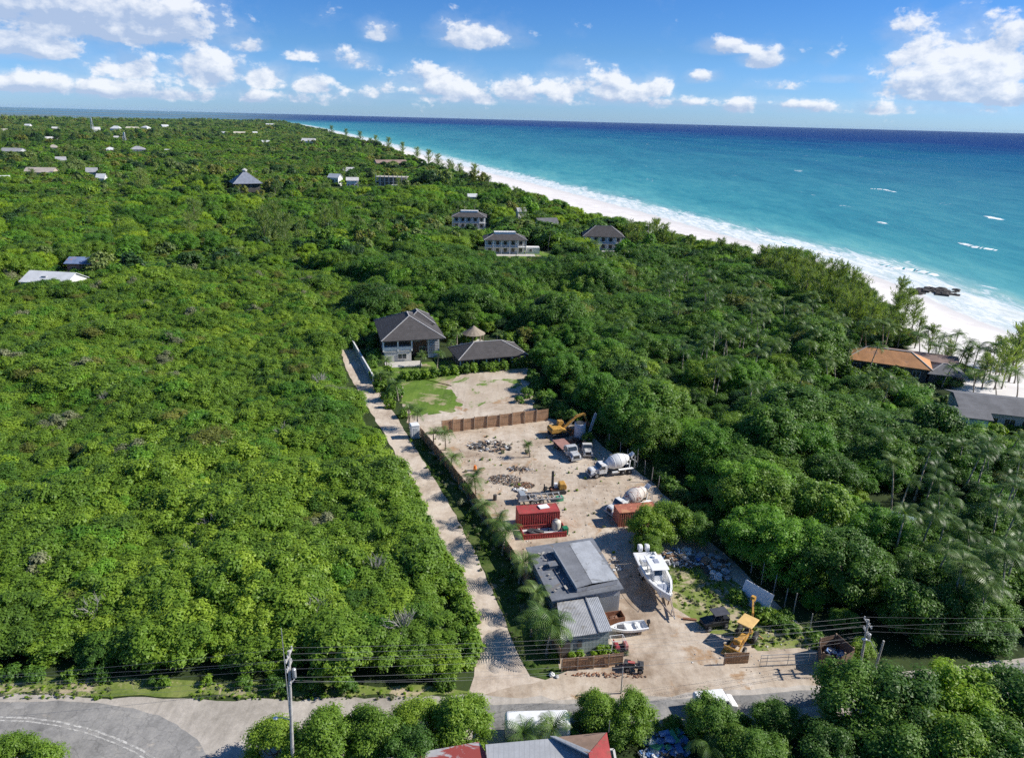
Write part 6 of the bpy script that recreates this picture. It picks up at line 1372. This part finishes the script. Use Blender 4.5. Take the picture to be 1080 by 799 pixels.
o = MB().blob((0, 0, .25), .42, .3, 9, .7).build('cloth_bundle', mat('pink_cloth', (.62, .40, .34), .9, .2)); o.location = G(660.5,702); tag(o, 'pale pink bundle on the ground at the back of the quad bike', 'bundle')
# drilling rig and grey trailer frame
root = thing('drill_rig', 'small yellow machine with upright dark mast beside the grey trailer', 'machine', G(588,519), heading((594,519), (576,520)))
for s in (-1, 1): MB().prism([(-1.1, .05), (1.1, .05), (1.3, .35), (1.1, .65), (-1.1, .65), (-1.3, .35)], s*.7-.18, s*.7+.18).build('track', DARK, root)
bevel(MB().prism([(.1, .7), (1.3, .7), (1.35, 1.3), (1.1, 1.75), (.2, 1.75)], -.65, .65).build('engine_cover', YEL, root), .1); MB().box((-.4, 0, .75), (1.6, 1.2, .2)).build('deck', RUST, root)
MB().beam((-.9, 0, .5), (-.9, 0, 3.8), .28, .34).build('mast', DARK, root); MB().beam((-.9, .3, .5), (-.9, .3, 2.4), .08).build('rail', GALV, root); MB().box((-.3, .2, 1.2), (.5, .5, .7)).build('control_box', WHITE, root)
MB().beam((-2.2, 0, .1), (-2.2, 0, 1.6), .16).beam((-2.2, 0, .8), (-.9, 0, .9), .1).build('outrigger', DARK, root)
root = thing('trailer_frame', 'stripped grey steel trailer frame loaded with scrap behind the red container', 'trailer', G(568,528), heading((590,526), (543,530)))
GS = mat('dull_steel', (.38, .38, .38), .6, .25, 2, metal=.2); fr = MB(); fr.beam((-3.4, -.9, .7), (3.6, -.9, .7), .14, .2).beam((-3.4, .9, .7), (3.6, .9, .7), .14, .2); [fr.beam((x, -.9, .75), (x, .9, .75), .12) for x in np.arange(-3.3, 3.6, .95)]; fr.build('frame', GS, root)
for x in (-1.3, .2):
    for s in (-1, 1): wheel(root, x, s*1.1, .42, .28)
for i, (x, y, z, a) in enumerate([(-2.6, 0, 1.2, .3), (-1.4, .2, 1.1, -.4), (.2, -.2, 1.05, .2), (1.5, .1, 1.0, .9)]): bevel(MB().box((0, 0, 0), (1.2, .8, .5)).build('load_piece', GS if i % 2 else DARK, root), .08); q = root.children[-1]; q.location = (x, y, z); q.rotation_euler = (a*.5, a, a)
MB().prism([(-3.3, .8), (-1.9, .8), (-2.2, 1.6), (-3.1, 1.65)], -.8, .8).build('cab_shell', mat('blue_grey_shell', (.25, .28, .31), .6, .2), root)
bevel(MB().box((0, 0, .35), (1.1, .8, .7)).build('green_box', mat('green_paint', (.06, .28, .16), .5, .1), None), .04); o = C.objects['green_box']; o.location = G(590,527.5); o.rotation_euler = (0, 0, .4); tag(o, 'small bright green box at the right end of the grey trailer frame', 'box')
# boats
def hull_mesh(L, B, D_, sheer=.35, n=15):
    V = []; st = []
    for i in range(n):
        t = i/(n-1); x = -L/2+L*t; b = B/2*(1-max(0, (t-.42)/.58)**2.3)*(.93+.07*min(1, t*4)); b = max(b, .03); zt = D_+sheer*t**2; zc = D_*.38+D_*.42*max(0, (t-.5)/.5)**2; zk = D_*.0+D_*.75*max(0, (t-.72)/.28)**2.2; bc = b*(.82-.25*t)
        st.append([(x, -b, zt), (x, -b*.96, (zt+zc)/2), (x, -bc, zc), (x, 0, zk), (x, bc, zc), (x, b*.96, (zt+zc)/2), (x, b, zt)])
    vs = [v for s in st for v in s]; k = 7; fs = [(i*k+j, (i+1)*k+j, (i+1)*k+j+1, i*k+j+1) for i in range(n-1) for j in range(k-1)]; fs.append(tuple(range(k))[::-1]); return vs, fs, st
def deck_mesh(st, rim, depth):
    vs = []; fs = []; n = len(st)
    for i, s in enumerate(st):
        x, b, zt = s[6][0], s[6][1], s[6][2]; bi = max(b-rim, .01); zi = zt-depth if 0 < i < n-2 else zt
        vs += [(x, -b, zt), (x, -bi, zt+.03), (x, -bi, zi), (x, bi, zi), (x, bi, zt+.03), (x, b, zt)]
    for i in range(n-1):
        for j in range(5): fs.append((i*6+j, i*6+j+1, (i+1)*6+j+1, (i+1)*6+j))
    return vs, fs
GEL = mat('gelcoat_white', (.80, .80, .79), .25, .03, 1, spec=.5); CUSH = mat('grey_cushion', (.30, .33, .40), .8, .1)
bow, stern = (709,640), (684,594); hb = heading(bow, stern); cb = G(691,618); Lb = 10.2
tr = thing('boat_trailer', 'rusty grey steel boat trailer with long tongue under the big white boat', 'trailer', cb, hb)
mb = MB(); [mb.beam((-4.4, s*1.05, .62), (2.2, s*1.05, .62), .12, .18) for s in (-1, 1)]; [mb.beam((2.2, s*1.05, .62), (6.7, s*.12, .55), .12, .18) for s in (-1, 1)]; [mb.beam((x, -1.05, .62), (x, 1.05, .62), .1, .14) for x in (-4.2, -2.5, -.8, 1.0, 2.2)]; mb.build('frame', mat('rusty_grey_steel', (.32, .26, .22), .8, .3, 2), tr)
for x in (-2.6, -1.6):
    for s in (-1, 1): wheel(tr, x, s*1.3, .36, .24)
for s in (-1, 1): MB().beam((-4.3, s*.7, .9), (2.0, s*.55, 1.0), .12, .1).build('bunk', POSTW, tr); MB().box((-2.1, s*1.32, .82), (2.0, .3, .04)).build('mudguard', WHITE, tr)
MB().beam((6.0, 0, .05), (6.0, 0, .9), .1).build('jack', GALV, tr); MB().beam((6.7, 0, .55), (7.2, 0, .52), .1).build('coupling', GALV, tr); MB().beam((4.6, 0, .6), (4.9, 0, 1.4), .1).build('winch_post', RUST, tr)
o = thing('wooden_prop', 'reddish plank lying beside the tongue of the boat trailer', 'plank', cb+Vector((math.cos(hb)*6.9-math.sin(hb)*2.0, math.sin(hb)*6.9+math.cos(hb)*2.0, 0)), hb+1.3); MB().box((0, 0, .1), (1.6, .3, .2)).build('plank', RUST, o)
bt = thing('motor_boat', 'big white centre console motor boat with hard top and two outboards', 'boat', cb+Vector((0, 0, .5)), hb)
vs, fs, st = hull_mesh(Lb, 3.3, 1.3, .5, 19); hl = MB().add(vs, fs).build('hull', GEL, bt, True); dv, df = deck_mesh(st, .28, .62); MB().add(dv, df).build('deck', GEL, bt)
bevel(MB().prism([(-.9, .65), (.9, .65), (.75, 1.6), (.35, 1.9), (-.75, 1.9)], -.55, .55).build('console', GEL, bt), .08); MB().beam((.72, 0, 1.65), (.42, 0, 2.25), 1.0, .05).build('windscreen', GLASS, bt)
tt = bevel(MB().prism([(-2.0, 2.72), (1.0, 2.76), (1.35, 2.82), (1.0, 2.90), (-2.0, 2.84)], -1.15, 1.15).build('hard_top', GEL, bt), .07)
for x, x2 in ((.9, .7), (-1.3, -1.6)):
    for s in (-1, 1): MB().cyl((x, s*.6, .7), (x2, s*1.0, 2.75), .04, .04, 7).build('top_leg', GALV, bt)
MB().box((-.6, 0, 2.9), (.9, .6, .06)).build('hatch', CUSH, tt); MB().cyl((-1.5, 0, 2.84), (-1.5, 0, 3.08), .3, .25, 12).build('radar', GEL, tt)
bevel(MB().prism([(1.5, .65), (3.9, .65), (3.9, 1.2), (1.5, 1.15)], -.8, .8).build('bow_seat', GEL, bt), .08); bevel(MB().prism([(2.0, 1.16), (3.7, 1.2), (3.7, 1.34), (2.0, 1.30)], -.55, .55).build('bow_cushion', CUSH, bt), .04)
MB().box((-1.6, 0, 1.0), (.6, 1.3, .7)).box((-1.85, 0, 1.5), (.14, 1.3, .5)).build('helm_seat', GEL, bt); MB().box((-3.5, 0, 1.05), (1.3, 2.0, .7)).build('stern_seat', GEL, bt); MB().box((-2.9, 0, 1.42), (.5, 1.7, .05)).build('stern_cushion', CUSH, bt)
for s in (-.48, .48):
    ob = bevel(MB().prism([(-6.0, 1.25), (-5.15, 1.3), (-5.1, 1.9), (-5.4, 2.2), (-5.95, 2.1)], s-.27, s+.27).build('outboard_motor', GEL, bt), .09); MB().prism([(-5.7, 1.25), (-5.35, 1.25), (-5.4, -.1), (-5.75, -.1)], s-.09, s+.09).build('lower_leg', GEL, ob); MB().box((-5.55, s, -.25), (.5, .14, .35)).build('gear_case', DARK, ob)
rl2 = MB(); pts = [Vector(s_[6])+Vector((0, -.08, .45)) for s_ in st[11:]]; rl2.tube(pts, .025, 5); rl2.tube([Vector((p.x, -p.y, p.z)) for p in pts], .025, 5); rl2.build('bow_rail', GALV, bt)
MB().box((-5.35, 1.3, 1.2), (.5, .5, .06)).build('swim_platform', GEL, bt)
# small skiff
hs_ = heading((646,668), (675,664)); cs_ = G(661.5,667.5); bt = thing('skiff', 'small open white skiff on low blocks beside the front shed', 'boat', cs_+Vector((0, 0, .35)), hs_)
vs, fs, st = hull_mesh(4.6, 1.7, .62, .28, 13); MB().add(vs, fs).build('hull', GEL, bt, True); dv, df = deck_mesh(st, .14, .42); MB().add(dv, df).build('deck', GEL, bt)
for x in (-1.3, .1): MB().box((x, 0, .52), (.35, 1.35, .1)).build('thwart', GEL, bt)
ob = bevel(MB().prism([(-2.75, .7), (-2.35, .7), (-2.35, 1.1), (-2.7, 1.15)], -.16, .16).build('outboard_motor', BLK, bt), .05); MB().prism([(-2.65, .7), (-2.45, .7), (-2.5, -.1), (-2.65, -.1)], -.05, .05).build('lower_leg', BLK, ob)
MB().box((.9, 0, .62), (.7, .6, .35)).build('console', mat('dark_trim', (.12, .12, .13), .5), bt)
for x in (-1.4, 1.0): tag(MB().box((0, 0, .18), (.3, 1.2, .36)).build('support_block', POSTW), 'wooden block carrying the small white skiff', 'block', 'blocks under the skiff').location = cs_+Vector((math.cos(hs_)*x, math.sin(hs_)*x, 0))
# golf cart remains
root = thing('golf_cart', 'stripped golf cart with white frame and dark red seats by the front shed', 'cart', G(651,686), .2)
MB().box((0, 0, .4), (2.2, 1.1, .2)).build('chassis', DARK, root)
for x in (-.75, .8):
    for s in (-1, 1): wheel(root, x, s*.55, .25, .2)
for x in (-.9, .75):
    for s in (-1, 1): MB().beam((x, s*.52, .5), (x*.92, s*.5, 1.75), .05).build('roof_post', WHITE, root)
MB().tube([(-.85, -.5, 1.76), (.7, -.5, 1.76), (.7, .5, 1.76), (-.85, .5, 1.76), (-.85, -.5, 1.76)], .03).build('roof_frame', WHITE, root)
MB().box((-.1, 0, .7), (.5, 1.0, .16)).box((-.38, 0, 1.0), (.12, 1.0, .5)).build('seat', mat('dark_red_vinyl', (.32, .05, .06), .5), root); MB().box((.95, 0, .75), (.3, 1.0, .5)).build('front_cowl', mat('faded_red', (.5, .2, .18), .6), root)
# rusty skip
root = thing('rusty_skip', 'low rusty open skip in the corner between the two sheds', 'skip', G(648,654.5), .25); Rm = MB()
for (cx, cy, sx, sy) in ((0, -.65, 2.1, .06), (0, .65, 2.1, .06), (-1.02, 0, .06, 1.25), (1.02, 0, .06, 1.25)): Rm.box((cx, cy, .45), (sx, sy, .9))
Rm.build('sides', RUST, root); MB().box((0, 0, .1), (1.98, 1.2, .1)).build('base', RUST, root); MB().blob((0, 0, .3), .6, .3, 3, .4).build('contents', mat('brown_rubble', (.22, .12, .08), .9, .3), root)
# white panel leaning
root = thing('white_board', 'large white board leaning over by the bushes at the right of the lot', 'board', G(793,640), math.radians(-52))
q = MB().box((0, 0, 1.35), (4.0, .12, 2.7)).build('sheet', mat('grey_white_sheet', (.72, .73, .75), .6, .06, 1), root); q.rotation_euler = (RAD(-24), 0, 0)
rbm = MB(); [rbm.beam((-1.9+.95*i, .3, .1), (-1.9+.95*i, 1.3, 2.4), .07) for i in range(5)]; rbm.build('ribs', GALV, root)
# long white trailer and white van on the street
root = thing('white_trailer', 'long white box trailer parked on the near side of the street', 'trailer', G(566,777), heading((602,775), (530,777)))
bevel(MB().box((0, 0, 1.55), (6.2, 2.1, 1.8)).build('box', WHITE, root), .35, 4); MB().box((0, 0, .62), (6.2, 1.0, .2)).build('chassis', DARK, root)
for x in (-.5, .5):
    for s in (-1, 1): wheel(root, x, s*1.0, .36, .24)
MB().beam((3.1, 0, .6), (4.3, 0, .55), .12).build('drawbar', DARK, root)
root = thing('white_van', 'white van parked among the trees on the near side of the street', 'van', G(753,748), heading((770,745), (738,749)), None, .88)
bevel(MB().prism([(-2.4, .4), (2.4, .4), (2.45, 1.05), (1.75, 1.25), (1.15, 2.1), (-2.3, 2.15), (-2.45, 1.9)], -.95, .95).build('body', WHITE, root), .08)
for x in (-1.5, 1.55):
    for s in (-1, 1): wheel(root, x, s*.88, .34, .22)
MB().beam((1.72, 0, 1.32), (1.22, 0, 2.02), 1.6, .05).build('windscreen', GLASS, root)
for s in (-1, 1): MB().box((.75, s*.955, 1.6), (.8, .03, .5)).build('side_window', GLASS, root); MB().box((2.43, s*.65, .85), (.06, .3, .18)).build('headlight', GALV, root)

# ================================================================== heaps and litter
def heap(name, label, px, py, rx, ry, n, cols, seed, h=.5, smax=.9, stuff=True, long_=.3):
    """a scrap heap: pieces no one could count, one mesh per colour gathered under one object"""
    rn_ = random.Random(seed); p = G(px, py); me = MB(); cnt = []; bm_ = MB()
    for i in range(n):
        a = rn_.random()*6.28; r = math.sqrt(rn_.random()); x, y = rx*r*math.cos(a), ry*r*math.sin(a); z = h*(1-r*.8)*rn_.random()+.08
        k0 = len(bm_.f); L_ = rn_.uniform(.15, smax)
        if rn_.random() < long_: bm_.beam((x, y, z), (x+rn_.uniform(-1, 1)*L_*1.6, y+rn_.uniform(-1, 1)*L_*1.6, z+rn_.uniform(-.2, .5)*L_), .07, .05)
        elif rn_.random() < .5: bm_.blob((x, y, z), L_*.42, .35, rn_.randrange(999), .6)
        else: bm_.box((x, y, z), (L_, L_*rn_.uniform(.3, .9), L_*.2), rn_.random()*3, ry=rn_.uniform(-.5, .5))
        cnt += [rn_.randrange(len(cols))]*(len(bm_.f)-k0)
    mesh = bm_.mesh(name)
    for c in cols: mesh.materials.append(c)
    mesh.polygons.foreach_set('material_index', cnt); o = bpy.data.objects.new(name, mesh); C.objects.link(o); o.location = p
    return tag(o, label, 'heap', kind='stuff' if stuff else None)
M = lambda n_, c: mat('heap_'+n_, c, .8, .2, 3)
hW, hG, hD, hB, hO, hBl, hGr = M('white', (.70, .70, .68)), M('grey', (.38, .38, .38)), M('dark', (.07, .065, .06)), M('brown', (.26, .17, .11)), M('orange', (.50, .20, .08)), M('blue', (.10, .20, .42)), M('green', (.07, .30, .16))
heap('scrap_heap', 'heap of white and dark scrap pieces in the back left of the yard', 517, 471, 4.2, 2.2, 150, [hW, hG, hD, hD, hD, hB], 1, .6, .9, long_=.55)
heap('scrap_heap', 'orange rusty scrap heap under the yellow excavator', 594, 456, 2.4, 1.6, 80, [hO, hO, hB, RUST], 2, 1.4, 1.1)
heap('stone_pile', 'flat dark pile of broken stone in the middle of the yard', 533, 506, 2.8, 1.9, 420, [hB, hD, hB, hD, hG], 3, .4, .26, long_=.05)
heap('stone_pile', 'smaller reddish pile right of the dark stone pile', 553, 512, 1.7, 1.1, 220, [hB, RUST, hB, hD], 4, .3, .24, long_=.05)
heap('branch_pile', 'small pile of logs and branches between fan palm and dark stone pile', 548, 495, 1.9, .7, 50, [hB, hD, hG], 5, .5, .9, long_=.7)
heap('scrap_heap', 'few white scraps left of the grey trailer frame', 546, 517, 1.3, .8, 18, [hW, hW, hD], 6, .4, .9)
heap('junk_pile', 'junk pile of white, blue and brown scraps behind the big boat', 722, 590, 3.0, 2.4, 120, [hW, hG, hB, hW, hD, hG, hBl], 7, 1.1, 1.2)
heap('junk_pile', 'long junk pile of pale scraps along the back right of the grass', 745, 594, 3.0, 1.8, 90, [hW, hG, hG, hD, hB], 8, .9, 1.3)
heap('junk_pile', 'pale grey blue scraps trailing down beside the grass', 757, 605, 1.5, 2.2, 70, [hW, hG, hG, hD], 9, .6, 1.1)
heap('pale_rubble', 'pale litter beside the right wall of the big shed', 648, 597, .8, 2.2, 30, [hW, hB, hG], 10, .2, .5)
heap('rubbish_heap', 'big heap of blue, white and green rubbish bags at the bottom right', 703, 786, 2.0, 1.7, 120, [hBl, hBl, hW, hGr, hBl, hD], 11, 1.5, 1.3, long_=.05)
heap('rubbish_heap', 'smaller heap of white bags left of the big blue heap', 686, 799, 1.0, .8, 40, [hW, hW, hG, hBl], 12, .8, .9, long_=.05)
heap('rubbish_heap', 'blue grey litter inside the dark board enclosure', 880, 694, 1.4, 1.2, 60, [hBl, hW, hG, hD], 13, 1.4, 1.0)
heap('scrap_heap', 'dark machine scrap between the excavator and the flatbed truck', 606, 466, 1.6, .8, 40, [hD, RUST, hD], 14, .8, 1.0)
heap('soil_mound', 'low reddish earth strip by the low board fence', 640, 712, 4.5, .35, 110, [hB, RUST], 15, .12, .22, long_=.03)
for px, py, s, lb in [(582,712,.35,'pale stone at the left foot of the low board fence'),(587,714,.25,'small grey stone beside the pale stone at the low fence')]:
    o = MB().blob((0, 0, s*.4), s, .2, int(px), .7).build('boulder', hW if s > .3 else hG); o.location = G(px, py); tag(o, lb, 'stone')
o = MB().cyl((0, 0, 0), (0, 0, .9), .3, .3, 12).build('oil_drum', hD); o.location = G(522,527); tag(o, 'small dark drum standing alone left of the grey trailer frame', 'drum')
o = thing('traffic_barrel', 'orange barrel standing by the fence palms in the yard', 'barrel', G(501,496)); MB().lathe((0, 0, 0), (0, 0, .95), [(0, .3), (.5, .27), (1, .22)], 12).build('body', mat('bright_orange', (.75, .22, .04), .5), o)
# loose stones strewn over the bare ground of the yard
def litter(name, label, poly, n, src, s0, s1, seed, cat):
    rr_ = np.random.default_rng(seed); pl_ = wpoly(poly); lo_, hi_ = pl_.min(0), pl_.max(0); P = rr_.uniform(lo_, hi_, (n*3, 2)); P = P[inside(P, pl_)][:n]
    P = P[vnoise(P, 6, seed) > .42]
    return scatter(name, label, P, np.full(len(P), .03), s0+(s1-s0)*rr_.random(len(P))**2, np.ones(len(P)), src, seed, cat)
ST = [MB().blob((0, 0, .1), .3, .3, 70+i, .6).mesh('stone', mm) for i, mm in enumerate([hG, hB, hW])]
litter('loose_stones', 'small stones and rubble strewn over the bare yard ground', YARD, 1500, ST, .08, .38, 5, 'gravel')
litter('weed_tufts', 'scattered weed tufts on the bare plot and the yard', YARD[:11]+[(545,600)], 220, BUSH[:1]+BUSH[2:4], .06, .26, 8, 'weeds')
litter('lane_stones', 'small stones along the sandy lane', [(372,370),(396,405),(440,480),(505,610),(545,700),(520,712),(484,604),(435,506),(385,420)], 500, ST, .06, .25, 6, 'gravel')
litter('grass_tufts', 'rough grass tufts on the grassy right part of the lot', [(700,596),(735,594),(775,612),(842,660),(862,684),(800,686),(768,672),(728,652),(706,620)], 380, [BUSH[0], BUSH[2], BUSH[3]], .08, .26, 7, 'grass')
litter('verge_weeds', 'weeds and grass tufts in the verge along the road', [(-60,712),(150,718),(500,728),(500,738),(150,738),(-60,736)], 700, [BUSH[0], BUSH[2], BUSH[3]], .05, .22, 9, 'weeds')
litter('lane_weeds', 'weeds on the verge between lane and fence', [(431,463),(443,460),(493,524),(545,600),(592,706),(557,712),(543,685),(508,604),(463,515)], 700, [BUSH[0], BUSH[1], BUSH[3]], .08, .3, 10, 'weeds')
litter('garden_shrubs', 'garden shrubs around the orange roofed beach house', [(885,392),(925,398),(975,402),(1005,404),(1020,412),(990,432),(930,420),(890,405)], 330, BUSH[:2]+[BUSH[4]], .8, 2.2, 11, 'shrubs')
litter('garden_shrubs', 'garden shrubs around the big house with the dark grey low roof', [(985,432),(1010,440),(1080,460),(1085,485),(1000,470),(980,450)], 330, BUSH[:2]+[BUSH[4]], .8, 2.0, 12, 'shrubs')
litter('garden_shrubs', 'shrubs behind and beside the dark shingle roofed villa', [(352,362),(374,360),(390,372),(392,350),(470,348),(520,352),(556,366),(562,384),(556,380),(515,358),(480,364),(462,352),(398,356),(396,385),(380,372)], 420, BUSH[:2], .8, 2.0, 13, 'shrubs')
litter('garden_shrubs', 'shrubs in front of the white villas near the beach', [(470,252),(500,256),(505,272),(590,284),(600,278),(670,270),(665,282),(600,290),(480,268)], 420, BUSH[:2], 1.2, 2.6, 14, 'shrubs')
# low black rocks in the surf
rk = random.Random(9); ROCK = mat('black_rock', (.045, .040, .036), .9, .4, 1.5, bump=.6, bscale=3)
for i in range(26):
    t = i/25; px = 955+t*60+rk.uniform(-6, 6); py = 310+math.sin(t*3.1)*-3+rk.uniform(-3, 3); s = rk.uniform(1.2, 3.2)*(1 if .1 < t < .8 else .5)
    o = MB().blob((0, 0, 0), s, .3, i, .28).build('reef_rock', ROCK, None, False); q = G(px, py, -5); o.location = (q.x, q.y, max(gz(q.x, q.y), -5)+.15); o.rotation_euler = (0, 0, rk.random()*6); tag(o, 'low black rock of the outcrop in the surf', 'rock', 'black rocks in the surf')

# ------------------------------------------------------------------ the air: very thin marine haze round camera, island and sea
hz = MB().box((0, 0, 30.25), (70000, 70000, 89.5)).build('haze', None); tag(hz, 'thin pale marine haze over the whole island', 'haze', kind='stuff')
hm = bpy.data.materials.new('haze_air'); hm.use_nodes = True; nt = hm.node_tree; nt.nodes.clear()
ho = nt.nodes.new('ShaderNodeOutputMaterial'); pv = nt.nodes.new('ShaderNodeVolumePrincipled')
pv.inputs['Color'].default_value = (.55, .78, 1, 1); pv.inputs['Density'].default_value = 1.3e-5
nt.links.new(pv.outputs[0], ho.inputs['Volume']); hz.data.materials.append(hm)
